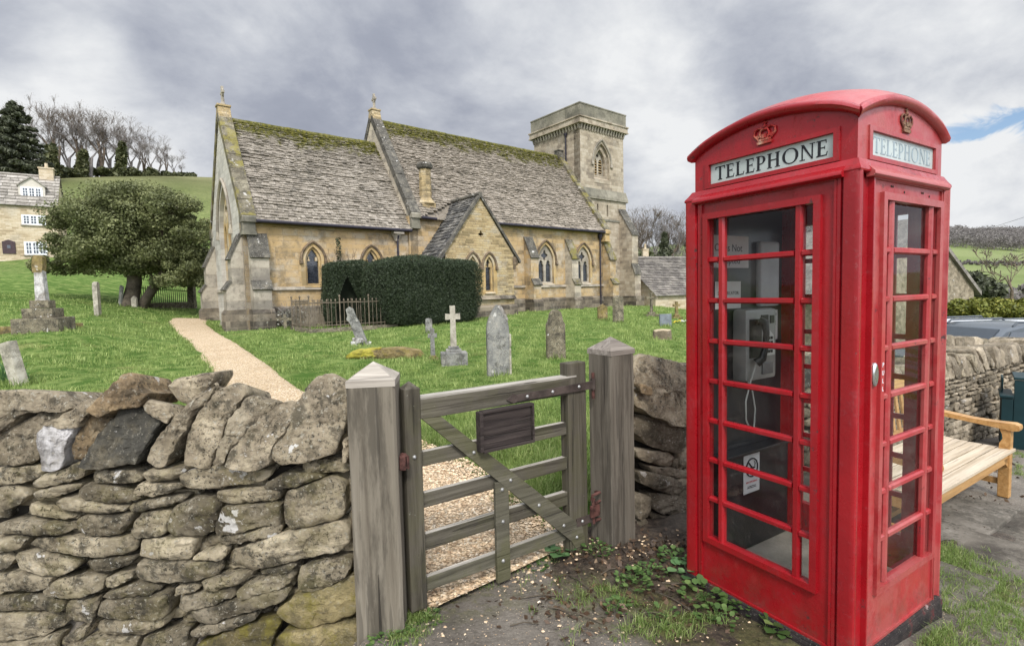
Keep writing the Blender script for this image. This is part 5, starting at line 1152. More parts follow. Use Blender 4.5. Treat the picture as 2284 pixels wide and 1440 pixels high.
# door handle, PULL letters
hd = MB(); hd.lathe([(.022, 0), (.022, .012), (.019, .018), (.012, .020), (.003, .014)], 22, M=Matrix.Translation((-.298, -.438, 1.219)) @ Matrix.Scale(2.3, 4, (0, 0, 1)) @ Matrix.Rotation(R(90), 4, 'X'))
kb('handle', hd, CHROME, door, 50)
def text_mb(body, size, fn, depth=.0015, align='CENTER', spacing=1.0):
    cu = bpy.data.curves.new('lettering', 'FONT'); cu.body = body; cu.size = size; cu.extrude = depth; cu.align_x = align; cu.align_y = 'CENTER'; cu.resolution_u = 3; cu.space_line = spacing
    ob = bpy.data.objects.new('lettering', cu); COL.objects.link(ob); bpy.context.view_layer.update()
    me = bpy.data.meshes.new_from_object(ob.evaluated_get(bpy.context.evaluated_depsgraph_get()))
    q = MB(); q.add([fn(*v.co) for v in me.vertices], [list(p.vertices) for p in me.polygons]); bpy.data.objects.remove(ob); bpy.data.curves.remove(cu); bpy.data.meshes.remove(me); return q
q = text_mb('P\nU\nL\nL', .028, lambda x, y, z: (-.247+x, -.4585-z, 1.205+y), .0006, spacing=1.2); kb('pull_lettering', q, WHITEP, door, fix=False)
# step and bolt holes
q = MB()
for x, z in ((-.17, 2.0), (-.155, 2.0), (.12, 1.995), (.135, 1.995), (-.05, 1.985), (.2, 1.985)): q.lathe([(.005, 0), (.005, .002)], 8, M=Matrix.Translation((x, -.4375, z)) @ Matrix.Rotation(R(90), 4, 'X'))
kb('bolt_hole', q, WALLCORE, door)
# cornice: sloping weathering below the fascia
q = MB(); lv = [(.43, 2.038), (.451, 2.040), (.454, 2.046), (.452, 2.054), (.440, 2.068), (.430, 2.082), (.422, 2.094), (.40, 2.096)]
vs = [];
for h_, z in lv:
    for a_, b_ in ((-1, -1), (1, -1), (1, 1), (-1, 1)): vs.append((a_*h_, b_*h_, z))
q.add(vs, [[i*4+j, i*4+(j+1) % 4, (i+1)*4+(j+1) % 4, (i+1)*4+j] for i in range(len(lv)-1) for j in range(4)]+[[0, 1, 2, 3], [28, 29, 30, 31]]); cor = kb('cornice', q, RED)
for k in range(4):
    q = MB(); q.prism([(-.43, 2.022), (-.466, 2.023), (-.474, 2.031), (-.473, 2.042), (-.462, 2.050), (-.436, 2.071), (-.43, 2.07)], -.372, .372, FY, M=RZ(k)); kb('drip_moulding', q, REDF if k == 0 else RED, cor, 50)
# fascias with pediments
FW, ZE, ZA = .41, 2.262, 2.366
def parc(x, ze=ZE, za=ZA, h_=.41): return ze+(za-ze)*(1-(x/h_)**2)
crown_rel = []
def serif_letters():
    """TELEPHONE in thick-and-thin capitals, unit cap height; returns list of polygons and total width"""
    P = []; x = 0; T, t_, S = .15, .075, .05
    def rect(a, b, c, d): P.append([(x+a, c), (x+b, c), (x+b, d), (x+a, d)])
    def serif(cx_, z, up): P.append([(x+cx_-.15, z), (x+cx_+.15, z), (x+cx_+.15, z+(S if not up else -S)), (x+cx_-.15, z+(S if not up else -S))] )
    for ch in 'TELEPHONE':
        if ch == 'T':
            rect(.30, .30+T, 0, .93); rect(.02, .73, .93, 1); P.append([(x+.02, .78), (x+.06, .78), (x+.09, .93), (x+.02, .93)]); P.append([(x+.69, .78), (x+.73, .78), (x+.73, .93), (x+.66, .93)]); serif(.375, 0, False); x += .82
        elif ch in 'EL':
            rect(.08, .08+T, .07, .93 if ch == 'E' else .95); rect(.0, .56, 0, .07); P.append([(x+.52, .07), (x+.56, .07), (x+.60, .24), (x+.56, .24)])
            if ch == 'E': rect(.0, .53, .93, 1); P.append([(x+.49, .93), (x+.53, .93), (x+.53, .78), (x+.50, .78)]); rect(.23, .46, .49, .56); rect(.43, .46, .42, .49); rect(.43, .46, .56, .63)
            else: serif(.155, .95, False)
            x += .70
        elif ch == 'P':
            rect(.08, .08+T, .05, .93); rect(.0, .30, .93, 1); serif(.155, 0, False); n = 12
            for i in range(n):
                a0, a1 = -pi/2+pi*i/n, -pi/2+pi*(i+1)/n; th = lambda a_: .06+.10*cos(a_)
                o = lambda a_: (x+.28+.33*cos(a_), .70+.30*sin(a_)); ii_ = lambda a_: (x+.28+(.33-th(a_))*cos(a_), .70+(.30-.065)*sin(a_)); P.append([o(a0), o(a1), ii_(a1), ii_(a0)])
            rect(.23, .29, .40, .465); x += .72
        elif ch == 'H':
            rect(.08, .08+T, .05, .95); rect(.58, .58+T, .05, .95); rect(.23, .58, .49, .56)
            for c in (.155, .655): serif(c, 0, False); serif(c, .95, False)
            x += .92
        elif ch == 'O':
            n = 22
            for i in range(n):
                a0, a1 = 2*pi*i/n, 2*pi*(i+1)/n; th = lambda a_: .065+.10*abs(cos(a_))
                o = lambda a_: (x+.50+.48*cos(a_), .5+.52*sin(a_)); ii_ = lambda a_: (x+.50+(.48-th(a_))*cos(a_), .5+(.52-.065)*sin(a_)); P.append([o(a0), o(a1), ii_(a1), ii_(a0)])
            x += 1.06
        elif ch == 'N':
            rect(.10, .17, .05, .95); rect(.66, .73, 0.05, .95); P.append([(x+.06, 1), (x+.22, 1), (x+.73, 0), (x+.66, 0)]); serif(.135, 0, False); serif(.695, .95, False); x += .92
    return P, x-.1
LET, LW_ = serif_letters()
def crown(q, M0, y):
    Z0 = 2.248
    def V(x, z, d=0): return (x, y-d, Z0+z)
    q.prism([(-.033, 0), (.033, 0), (.036, .012), (-.036, .012)], y-.012, y, lambda u, v, d: (u, d, Z0+v), M=M0); q.prism([(-.030, .015), (.030, .015), (.034, .024), (-.034, .024)], y-.010, y, lambda u, v, d: (u, d, Z0+v), M=M0)
    for s_ in (-1, 1):
        q.tube([V(s_*.032, .024, .006), V(s_*.052, .045, .006), V(s_*.050, .064, .006), V(s_*.033, .074, .006), V(s_*.014, .070, .006), V(0, .062, .006)], .0055, 6, M=M0)
        q.tube([V(s_*.014, .026, .006), V(s_*.024, .045, .008), V(s_*.016, .063, .008), V(0, .066, .008)], .005, 6, M=M0)
        q.prism([(s_*.030-.007, .030), (s_*.030+.007, .030), (s_*.030+.010, .043), (s_*.030-.010, .043)], y-.010, y, lambda u, v, d: (u, d, Z0+v), M=M0)
    q.prism([(-.009, .026), (.009, .026), (.012, .044), (-.012, .044)], y-.012, y, lambda u, v, d: (u, d, Z0+v), M=M0)
    q.lathe([(.001, -.009), (.008, -.005), (.009, 0), (.008, .005), (.001, .009)], 8, M=M0 @ Matrix.Translation(V(0, .079, .006)))
    q.prism([(-.003, .086), (.003, .086), (.003, .102), (-.003, .102)], y-.008, y, lambda u, v, d: (u, d, Z0+v), M=M0); q.prism([(-.009, .092), (.009, .092), (.009, .097), (-.009, .097)], y-.0075, y, lambda u, v, d: (u, d, Z0+v), M=M0)
for k, mat in ((0, REDF), (1, RED), (2, RED), (3, RED)):
    M0 = RZ(k); top = [(x, parc(x)) for x in np.linspace(.409, -.409, 17)]
    q = MB(); q.panel([(-.409, 2.09), (.409, 2.09)]+top, [[(-.30, 2.119), (.30, 2.119), (.30, 2.216), (-.30, 2.216)]], FX, -.41, -.385, M=M0); fa = kb('fascia', q, mat)
    q = MB(); q.panel([(-.326, 2.099), (.326, 2.099), (.326, 2.236), (-.326, 2.236)], [[(-.301, 2.118), (.301, 2.118), (.301, 2.217), (-.301, 2.217)]], FX, -.419, -.4095, M=M0); kb('sign_frame', q, mat, fa)
    q = MB(); q.bx(-.299, .299, -.403, -.398, 2.1195, 2.2155, M=M0); kb('telephone_sign', q, SIGNW, fa)
    sc_ = .066; w_s = .545/(LW_*sc_); q = MB()
    for pl in LET: q.prism([((-LW_/2+u)*sc_*w_s, 2.1345+v*sc_) for u, v in pl], -.4045, -.4025, FX, M=M0)
    kb('sign_lettering', q, INK if k != 0 else INKF, fa)
    q = MB(); crown(q, M0, -.4105); kb('crown_emblem', q, GILT if k != 0 else GILTD, fa, 60)
    # rolled eave moulding following the pediment
    q = MB(); prof = [(-.395, -.022), (-.425, -.024), (-.442, -.012), (-.448, .004), (-.444, .018), (-.430, .028), (-.395, .032)]; n = 20; vs = []
    for i in range(n+1):
        x = -.438+.876*i/n; z = parc(x, 2.268, 2.372, .438)
        for y, dz in prof: vs.append((x if abs(x) < .44 else x, max(y, -.448), z+dz*.82))
    m_ = len(prof); fs = [[i*m_+j, i*m_+j+1, (i+1)*m_+j+1, (i+1)*m_+j] for i in range(n) for j in range(m_-1)]+[list(range(m_)), [n*m_+j for j in range(m_)]]
    # mitre the ends at 45 degrees
    vs2 = []
    for i in range(n+1):
        for j in range(m_):
            x, y, z = vs[i*m_+j]; lim = -y
            vs2.append((max(-lim, min(lim, x)), y, z))
    q.add(vs2, fs, M=M0); kb('eave_moulding', q, mat, fa, 45)
# saucer dome
q = MB(); n = 24; g_ = np.linspace(-.43, .43, n+1); vs = []
for y in g_:
    for x in g_: vs.append((x, y, 2.288+.108*(1-(x/.43)**2)+.108*(1-(y/.43)**2)))
q.add(vs, [[i*(n+1)+j, i*(n+1)+j+1, (i+1)*(n+1)+j+1, (i+1)*(n+1)+j] for i in range(n) for j in range(n)]); kb('dome_roof', q, REDF, sm=180)
q = MB(); q.bx(-.40, .40, -.40, .40, 2.075, 2.088); kb('ceiling', q, BLACKP)
# the far margins of this kiosk are a little narrower than the near ones
def fit_margins(o):
    for ch in o.children:
        if ch.type == 'MESH':
            for v in ch.data.vertices:
                if v.co.x > .325: v.co.x = .325+(v.co.x-.325)*.67
                if v.co.y > .325: v.co.y = .325+(v.co.y-.325)*.78
                if v.co.y < -.325: v.co.y = -.325+(v.co.y+.325)*.76
        fit_margins(ch)
fit_margins(kio)
# inside: backboard, cabinet, notices, payphone
q = MB(); q.bx(-.37, .34, .366, .372, .10, 2.06); q.bx(-.30, .33, .31, .3655, .10, .655, ch=.006); q.bx(-.31, .335, .285, .3655, .656, .675, ch=.004); kb('backboard', q, BLACKP)
def flat(name, x0, x1, z0, z1, y, m_, th=.003): q = MB(); q.bx(x0, x1, y-th, y, z0, z1); return q
Mk = Matrix.Translation(KC) @ Matrix.Rotation(KA, 4, 'Z')
def inside(name, label, cat, x, y, z): 
    o = thing(name, label, cat, tuple(Mk @ Vector((x, y, z))), KA); return o
def notice(label, x0, x1, z0, z1, y, lines, group=None):
    o = inside('paper_notice', label, 'notice', (x0+x1)/2, y, z0); w_, h_ = x1-x0, z1-z0
    q = MB(); q.bx(-w_/2, w_/2, -.002, 0, 0, h_); q.build('sheet', PAPER, o)
    for tx, px_, pz, sz, m_ in lines:
        t_ = text_mb(tx, sz, lambda x, y_, z_: (px_+x, -.0025-z_, pz+y_), .0004); t_.build('print', m_, o, fix=False)
    return o
notice('white notice reading Coins Not accepted, high inside the telephone kiosk', -.31, .008, 1.70, 1.876, .364, [('Coins Not', -.02, .108, .056, INK), ('accepted', -.02, .04, .056, INK)])
notice('white paper marked DEFIBRILLATOR below the coins notice in the kiosk', -.285, -.062, 1.475, 1.625, .364, [('DEFIBRILLATOR', 0, .085, .026, INK)])
notice('printed instruction card beside the payphone in the kiosk', .172, .295, 1.275, 1.452, .364, [('PAYPHONE', 0, .15, .02, INK), ('Emergency calls\nare free. No card\nor money needed.', 0, .105, .0125, INK), ('This telephone\ncannot receive\ncoins or notes.', 0, .045, .0125, INK)])
o = notice('no smoking sign stuck low on the black cabinet in the kiosk', -.112, .036, .425, .65, .308, [('NO SMOKING', 0, .062, .016, SIGNRED), ('It is against the law to\nsmoke in these premises', 0, .034, .0085, INK)])
q = MB(); q.tube([(.052*cos(a_), -.004, .145+.052*sin(a_)) for a_ in np.linspace(0, 2*pi, 25)], .004, 6, cap=False); q.tube([(-.036, -.005, .182), (.036, -.005, .108)], .004, 6); q.bx(-.03, .03, -.0045, -.002, .138, .146); q.tube([(.025, -.004, .15), (.03, -.004, .165), (.022, -.004, .178)], .002, 5); q.build('no_smoking_symbol', INK, o)
o = inside('light_panel', 'tall pale grey plastic panel on the kiosk back wall above the card', 'panel', .17, .366, 1.475)
q = MB(); q.box((0, -.018, .19), (.185, .035, .375), ch=.015); q.build('panel', simple('pale grey plastic', (.33, .345, .35), .5, .08), o)
ph = inside('payphone', 'grey steel wall payphone with black handset and keypad in the kiosk', 'payphone', .005, .366, 1.07)
q = MB(); q.box((0, -.045, .20), (.285, .09, .40), ch=.022); q.build('body', PHONEM, ph, smooth=40)
q = MB(); q.bx(-.115, -.005, -.0935, -.088, .13, .345, ch=.002); q.build('handset_recess', PHONED, ph)
q = MB(); q.bx(-.01, .055, -.0945, -.088, .31, .365, ch=.002); q.build('display', PHONED, ph); q = MB(); q.bx(.075, .11, -.095, -.088, .315, .36, ch=.002); q.build('card_slot', PHONED, ph)
q = MB(); q.prism([(.0, .135), (.115, .135), (.10, .25), (.05, .285), (.02, .27)], -.096, -.088, FX); kp = q.build('keypad_plate', simple('brushed keypad plate', (.5, .51, .5), .35, .05, metal=.4), ph)
for r_ in range(4):
    for c_ in range(3): q = MB(); q.bx(.025+c_*.024, .041+c_*.024, -.101, -.0965, .15+r_*.025, .166+r_*.025, ch=.002); q.build('key', PHONED, kp)
q = MB(); q.tube([(-.06, -.11, .335), (-.045, -.135, .325), (-.04, -.142, .27), (-.05, -.142, .19), (-.065, -.135, .13), (-.085, -.112, .105)], [.026, .024, .017, .016, .022, .027], 10); q.build('handset', PHONED, ph, smooth=60)
q = MB(); q.bx(.0, .1, -.096, -.089, .03, .095, ch=.003); q.build('coin_tray', simple('dark tray recess', (.12, .12, .115), .4), ph)
q = MB(); q.tube([(-.085, -.11, .095), (-.12, -.10, .0), (-.16, -.10, -.1), (-.17, -.11, -.2), (-.14, -.12, -.27), (-.10, -.11, -.25), (-.075, -.10, -.15), (-.09, -.09, -.04), (-.11, -.06, .03)], .005, 6); q.build('cord', CABLE, ph, smooth=60)
# ---------------------------------------------------------------- bench
BA = R(32.5); bo_ = Vector((4.19, 4.24, 0)); bz = -.235
bench = thing('park_bench', 'varnished wooden park bench with bleached seat slats beside the telephone kiosk', 'bench', (bo_.x-.9*cos(BA), bo_.y-.9*sin(BA), bz), BA)
BL = 1.75; x0, x1 = .9-BL, .9
def pb(name, m_, fn, parent=bench, sm=None): q = MB(); fn(q); return q.build(name, m_, parent, smooth=sm)
for x in (x1-.07, x0):
    pb('front_leg', TEAK, lambda q: (q.bx(x, x+.07, 0, .075, 0, .38, ch=.006), q.prism([(0, .38), (.075, .38), (.07, .46), (.05, .50), (.055, .54), (.075, .585), (.0, .585)], x, x+.07, FY)))
    pb('back_leg', TEAK, lambda q: q.prism([(.56, 0), (.63, 0), (.63, .42), (.72, .93), (.655, .93), (.56, .42)], x, x+.07, FY))
    pb('arm_rest', TEAK, lambda q: (q.prism([(-.055, .605), (-.05, .585), (-.02, .578), (.08, .586), (.25, .60), (.45, .615), (.64, .65), (.655, .69), (.45, .655), (.25, .635), (.08, .635), (-.02, .64), (-.05, .628)], x-.012, x+.082, FY)), sm=40)
    pb('side_rail', TEAK, lambda q: (q.bx(x+.02, x+.05, .076, .559, .28, .36), q.bx(x+.02, x+.05, .076, .559, .10, .15)))
    sgn = -1 if x > 0 else 1; xe = x if x > 0 else x+.07
    pb('bracket', TEAK, lambda q: q.prism([(xe, .345), (xe+sgn*.10, .345), (xe+sgn*.03, .285), (xe, .265)], .012, .055, FX))
pb('seat_rail', TEAK, lambda q: (q.bx(x0+.071, x1-.071, .012, .055, .30, .385, ch=.004), q.bx(x0+.071, x1-.071, .565, .60, .28, .37)))
for i in range(6): pb('seat_slat', TEAK_S, lambda q: q.prism([(-.018+i*.098 if i == 0 else i*.098, .386+.012*((i-2.5)/2.5)**2), (.088+i*.098, .386+.012*((i-1.5)/2.5)**2), (.088+i*.098, .408+.012*((i-1.5)/2.5)**2), (-.018+i*.098 if i == 0 else i*.098, .408+.012*((i-2.5)/2.5)**2)], x0+(.0 if i else .0)+(.0711 if i == 0 else .005), x1-(.0 if i else .0)-(.005), FY))
pb('stretcher', TEAK, lambda q: q.bx(x0+.05, x1-.05, .29, .33, .11, .145))
pb('back_rail', TEAK, lambda q: q.prism([(.665, .86), (.70, .86), (.72, .95), (.685, .95)], x0+.071, x1-.071, FY)); pb('back_rail', TEAK, lambda q: q.prism([(.60, .46), (.635, .46), (.645, .52), (.61, .52)], x0+.071, x1-.071, FY))
for i in range(14):
    xx = x0+.13+i*(BL-.30)/13; pb('back_slat', TEAK, lambda q: q.prism([(.625, .521), (.643, .521), (.69, .859), (.672, .859)], xx, xx+.045, FY))
# paving slabs under and in front of the bench
for i, (px, py, w_, d_, a_) in enumerate(((2235, 1165, .75, .62, BA), (2150, 1235, .8, .62, BA+.02), (2120, 1140, .7, .6, BA), (2050, 1290, .6, .55, BA))):
    g = gp(px, py); o = thing('paving_slab', ['stone paving slab by the right front leg of the bench', 'stone paving slab in front of the bench seat', 'stone paving slab in shade under the bench', 'stone paving slab between kiosk and bench'][i], 'paving slab', (g.x, g.y, g.z-.012), a_)
    q = MB(); q.box((0, 0, 0), (w_, d_, .06), ch=.01); q.rnd(.008, 3, i); q.build('slab', PAVE, o)
# dark green boarded bin at the right edge
_g = gp(2256, 1004)
o = thing('timber_bin', 'dark teal boarded timber bin against the stone wall at the bench end', 'bin', (_g.x+.11, _g.y+.07, _g.z-.02), R(-42))
q = MB()
for i in range(5): q.bx(-.13+i*.105, -.03+i*.105, -.02, .0, 0, .62 if i == 0 else .84, ch=.004)
for i in range(5): q.bx(-.13, -.112, .001+i*.1, .097+i*.1, 0, .60 if i < 2 else .83, ch=.004)
q.build('boards', GREENP, o); q = MB(); q.bx(-.03, .42, -.03, .5, .845, .875, ch=.006); q.bx(-.15, -.028, -.035, .5, .622, .65, ch=.006); q.build('lid', GREENP, o); q = MB(); q.bx(-.1, .38, .01, .48, .02, .6); q.build('inner_box', GREENP, o)
# ---------------------------------------------------------------- gravestones and churchyard things
def gthing(name, label, cat, px, py, rz=0, group=None, loc=None, dz=-.03):
    g = loc or gp(px, py); o = thing(name, label, cat, (g.x, g.y, g.z+dz), rz, group); o['d'] = g.y; del o['d']; return o, g.y/FOC
FACE = R(38.5)-R(90)
def slab(name, label, px, py, w_, h_, top, mt, rz=0, th=.10, lean=0, roll=0, rough=.006, dz=-.05, parent_steps=None):
    o, s_ = gthing(name, label, 'gravestone', px, py, rz, dz=dz); w_ *= s_; h_ *= s_; n = 10
    if top == 'gothic': P = gothic(w_, 0, h_*.62, h_, 0, 10)
    elif top == 'round': P = [(-w_/2, 0), (w_/2, 0), (w_/2, h_*.72), (w_*.42, h_*.76), (w_*.36, h_*.83)]+[(w_*.34*cos(a_), h_*.86+h_*.14*sin(a_)) for a_ in np.linspace(.0, pi, 10)]+[(-w_*.36, h_*.83), (-w_*.42, h_*.76), (-w_/2, h_*.72)]
    elif top == 'point': P = [(-w_/2, 0), (w_/2, 0), (w_/2, h_*.82), (0, h_), (-w_/2, h_*.82)]
    elif top == 'soft': P = [(-w_/2, 0), (w_/2, 0), (w_*.48, h_*.9), (w_*.36, h_*.975), (0, h_), (-w_*.36, h_*.98), (-w_*.49, h_*.92)]
    else: P = [(-w_/2, 0), (w_/2, 0), (w_/2, h_), (-w_/2, h_)]
    q = MB(); bm = None; q.prism(P, -th/2, th/2, FX)
    # chamfered front by adding a slightly smaller proud face
    P2_ = [(x*.93, z*.97 if z > .01 else z) for x, z in P]; q.prism(P2_, -th/2-.012, -th/2+.002, FX)
    L = Matrix.Rotation(roll, 4, 'Y') @ Matrix.Rotation(lean, 4, 'X'); q.v = [tuple(L @ Vector(v)) for v in q.v]; q.rnd(rough, 4, px)
    q.build('headstone', mt, o, smooth=30); return o, s_
def cross(name, label, px, py, h_, w_, mt, rz=0, arm=.66, th=.10, shaft=.11, base=None, lean=0, cat='gravestone'):
    o, s_ = gthing(name, label, cat, px, py, rz); h_ *= s_; w_ *= s_; z0 = 0
    if base:
        for bw, bh in base:
            q = MB(); q.box((0, 0, z0+bh*s_/2), (bw*s_, bw*s_*.8, bh*s_), ch=.015); q.rnd(.008, 4, px); q.build('plinth', mt[1] if isinstance(mt, tuple) else mt, o); z0 += bh*s_
    m_ = mt[0] if isinstance(mt, tuple) else mt; q = MB(); t_ = shaft/2; za = z0+(h_-z0)*arm; b = t_*.95
    P = [(-t_*1.15, z0), (t_*1.15, z0), (b, za-b), (w_/2, za-b*1.1), (w_/2, za+b*1.1), (b, za+b), (b*1.05, h_), (-b*1.05, h_), (-b, za+b), (-w_/2, za+b*1.1), (-w_/2, za-b*1.1), (-b, za-b)]
    q.prism(P, -th/2, th/2, FX); L = Matrix.Rotation(lean, 4, 'Y'); q.v = [tuple(L @ Vector(v)) for v in q.v]; q.rnd(.007, 5, px); q.build('cross', m_, o, smooth=30); return o, s_
# big gothic stone with whitened shoulder
o, s_ = slab('headstone', 'tall grey gothic headstone with white patch on its pointed shoulder', 1112, 838, 50, 166, 'gothic', GRAVE, R(12), .13)
q = MB(); q.prism([(v[0]*s_, v[1]*s_) for v in ((7, 166), (15, 152), (24, 132), (21, 128), (12, 144), (0, 162))], -.085, -.066, FX); q.rnd(.006, 9); q.build('whitened_patch', COPE_W, o)
q = MB(); q.bx(24*s_, 30*s_, -.06, .06, 70*s_, 100*s_, ch=.02); q.bx(24*s_, 29*s_, -.07, .05, 0, 68*s_, ch=.01); q.build('moulded_edge', GRAVE_P, o)
slab('headstone', 'dark lichen speckled headstone with rounded shoulders, right of the tall gothic stone', 1240, 800, 42, 116, 'round', GRAVE_L, R(12), .12)
slab('headstone', 'short pointed headstone near the church wall, left of a taller stone', 1344, 714, 22, 39, 'point', GRAVE_Y, R(10), .1)
slab('headstone', 'tall narrow speckled headstone near the church wall beside a short pointed stone', 1379, 720, 26, 64, 'soft', GRAVE_L, R(30), .13)
slab('headstone', 'small square blue grey slate headstone behind the tree stump', 1484, 728, 27, 31, 'flat', SLATEG, R(5), .07, rough=.003)
slab('headstone', 'small grey headstone beside the clipped yew block', 957, 742, 15, 36, 'soft', GRAVE, R(15), .09)
slab('headstone', 'plain leaning pale headstone slab at the far left behind the wall', 46, 858, 27, 106, 'flat', GRAVE_P, R(-8), .14, lean=0, roll=R(-14))
slab('headstone', 'narrow upright grey headstone seen edge on, left of the gravel path', 219, 706, 17, 80, 'soft', GRAVE_P, R(-70), .14)
slab('headstone', 'pale slab leaning against the church corner buttress', 492, 729, 7, 42, 'flat', GRAVE_P, R(-20), .05, roll=R(24))
slab('headstone', 'grey slab leaning against the yew tree trunk', 268, 682, 12, 48, 'flat', GRAVE, R(-30), .06, roll=R(18))
slab('headstone', 'small pointed white stone at the foot of the yew tree', 301, 688, 12, 30, 'point', GRAVE_P, R(0), .1)
slab('headstone', 'dark upright stone post at the end of the iron grave fence', 430, 688, 13, 66, 'soft', GRAVE_L, R(0), .25)
# crosses
o, s_ = cross('stone_cross', 'pale stone cross with a bent arm on a rounded grey block', 1013, 815, 138, 33, (GRAVE_P, GRAVE), R(10), .73, .09, .105, base=[(58, 34), (34, 7), (24, 6)])
cross('stone_cross', 'small grey stone cross on a mossy step beside the ledger stone', 966, 801, 72, 20, (GRAVE, GRAVE_Y), R(12), .74, .08, .085, base=[(26, 7), (15, 5)])
cross('stone_cross', 'dark stone cross on a stepped base near the cottages', 1453, 704, 54, 25, GRAVE_L, R(5), .72, .1, .10, base=[(30, 5), (15, 5)])
cross('stone_cross', 'small lichened stone cross nearest to the telephone kiosk', 1509, 711, 40, 16, GRAVE_Y, R(5), .72, .1, .12, base=[(22, 6), (12, 5)])
cross('stone_cross', 'low dark stone cross in front of the church buttress', 637, 735, 36, 36, GRAVE_L, R(20), .7, .1, .10)
# leaning broken cross
o, s_ = gthing('broken_cross', 'leaning grey broken cross with rubble at its foot, by the iron railing', 'gravestone', 812, 768, R(10))
q = MB(); L = Matrix.Rotation(R(-19), 4, 'Y'); q.prism([(-.12, 0), (.12, 0), (.11, .5), (.12, .62), (.09, .8), (.1, 1.02), (.02, 1.10), (-.08, 1.06), (-.1, .9), (-.16, .82), (-.11, .7), (-.13, .4)], -.08, .08, FX, M=L); q.rnd(.02, 6); q.build('shaft', GRAVE, o, smooth=35)
q = MB(); 
for c_ in ((-.22, -.1, .06, .2), (-.1, -.2, .14, .16), (.12, -.1, .05, .14), (-.26, .1, .16, .12)): q.box(c_[:3], (c_[3], c_[3]*.8, c_[3]*.7), rz=c_[0]*5, ch=.03)
q.rnd(.03, 8); q.build('rubble', COPE_W, o, smooth=35)
# stepped memorial with broken shaft
g = gp(100, 737); s_ = g.y/FOC
o = thing('stepped_memorial', 'broken cross shaft with white lichen on three stone steps, left of the yew tree', 'memorial', (g.x, g.y, g.z-.05), R(20))
for w_, z0, z1 in ((100, -3, 33), (66, 33, 54), (42, 54, 72)): q = MB(); q.box((0, 0, (z0+z1)/2*s_), (w_*s_*.82, w_*s_*.82, (z1-z0)*s_), ch=.02); q.rnd(.015, 3, w_); q.build('step', GRAVE_L, o, smooth=30)
q = MB(); q.prism([(-.11, 71*s_), (.11, 71*s_), (.085, 138*s_), (-.085, 138*s_)], -.1, .1, FX); q.rnd(.01, 7); q.build('shaft', COPE_W, o, smooth=30)
q = MB(); q.prism([(-.12, 132*s_), (.08, 134*s_), (.11, 150*s_), (.10, 166*s_), (-.05, 172*s_), (-.10, 163*s_), (-.13, 150*s_)], -.11, .10, FX); q.rnd(.03, 5); q.build('broken_head', GRAVE_Y, o, smooth=35)
# grave kerb
g = gp(85, 735); o = thing('grave_kerb', 'low stone grave kerb with a white corner stone beside the stepped memorial', 'grave', (g.x, g.y, g.z), R(4)); s_ = g.y/FOC
q = MB(); q.bx(-90*s_, 68*s_, -.5, -.38, -.1, .13, ch=.02); q.bx(56*s_, 76*s_, -.62, -.2, -.1, .36, ch=.03); q.bx(-90*s_, 60*s_, .5, .62, -.1, .12, ch=.02); q.rnd(.015, 3); q.build('kerb', GRAVE_Y, o, smooth=30)
q = MB(); q.box((-68*s_, -.45, .16), (.3, .24, .22), ch=.05); q.rnd(.03, 4); q.build('corner_stone', COPE_W, o, smooth=35)
# mossy ledger
g = gp(862, 796); o = thing('ledger_stone', 'low flat ledger stone half covered in yellow moss', 'gravestone', (g.x, g.y, g.z), R(8)); s_ = g.y/FOC
q = MB(); stone(q, [(-86*s_, 0), (85*s_, -.02), (86*s_, .10), (40*s_, .21), (-30*s_, .19), (-80*s_, .13)], lambda u, z, d: (u, d-.3, z), .6, 44, .05, .02, .5, .9, 0, 6); q.rnd(.02, 3); q.build('stone', GRAVE_Y, o, smooth=50)
q = MB(); stone(q, [(-84*s_, .03), (-15*s_, .05), (-5*s_, .205), (-32*s_, .205), (-78*s_, .145)], lambda u, z, d: (u, d-.33, z+.008), .5, 30, .05, .02, .5, .9, 0, 6); q.rnd(.03, 6); q.build('moss_cover', LICHENY, o, smooth=50)
# tree stump
g = gp(1477, 756); s_ = g.y/FOC; o = thing('tree_stump', 'sawn tree stump in the grass in front of the slate headstone', 'tree stump', (g.x, g.y, g.z-.03)); r_ = 21*s_
q = MB(); q.lathe([(r_*1.15, -.05), (r_*1.0, .06), (r_*.95, 22*s_)], 14); q.rnd(.04, 4); q.build('trunk', STUMPM, o, smooth=45); q = MB(); q.lathe([(r_*.93, 22*s_-.01), (r_*.9, 23*s_), (.01, 24*s_)], 14); q.rnd(.03, 4); q.build('cut_face', STUMPT, o)
# flowers
for i, (px, py, m_) in enumerate(((1510, 722, YFLOW), (1526, 722, WFLOW))):
    g = gp(px, py); o = thing('flower_bunch', ['small bunch of yellow flowers on the grass by the slate headstone', 'small bunch of white flowers on the grass next to the kiosk edge'][i], 'flowers', tuple(g)); q = MB()
    for k in range(14): c_ = (random.uniform(-.12, .12), random.uniform(-.1, .1), random.uniform(.05, .16)); q.lathe([(.004, -.02), (.03, 0), (.02, .015), (.003, .012)], 6, c_)
    q.build('petals', m_, o); q = MB()
    for k in range(14): c_ = (random.uniform(-.12, .12), random.uniform(-.1, .1)); q.tube([(c_[0]*.5, c_[1]*.5, 0), (*c_, .1)], .004, 4)
    q.build('stems', WEEDL, o)
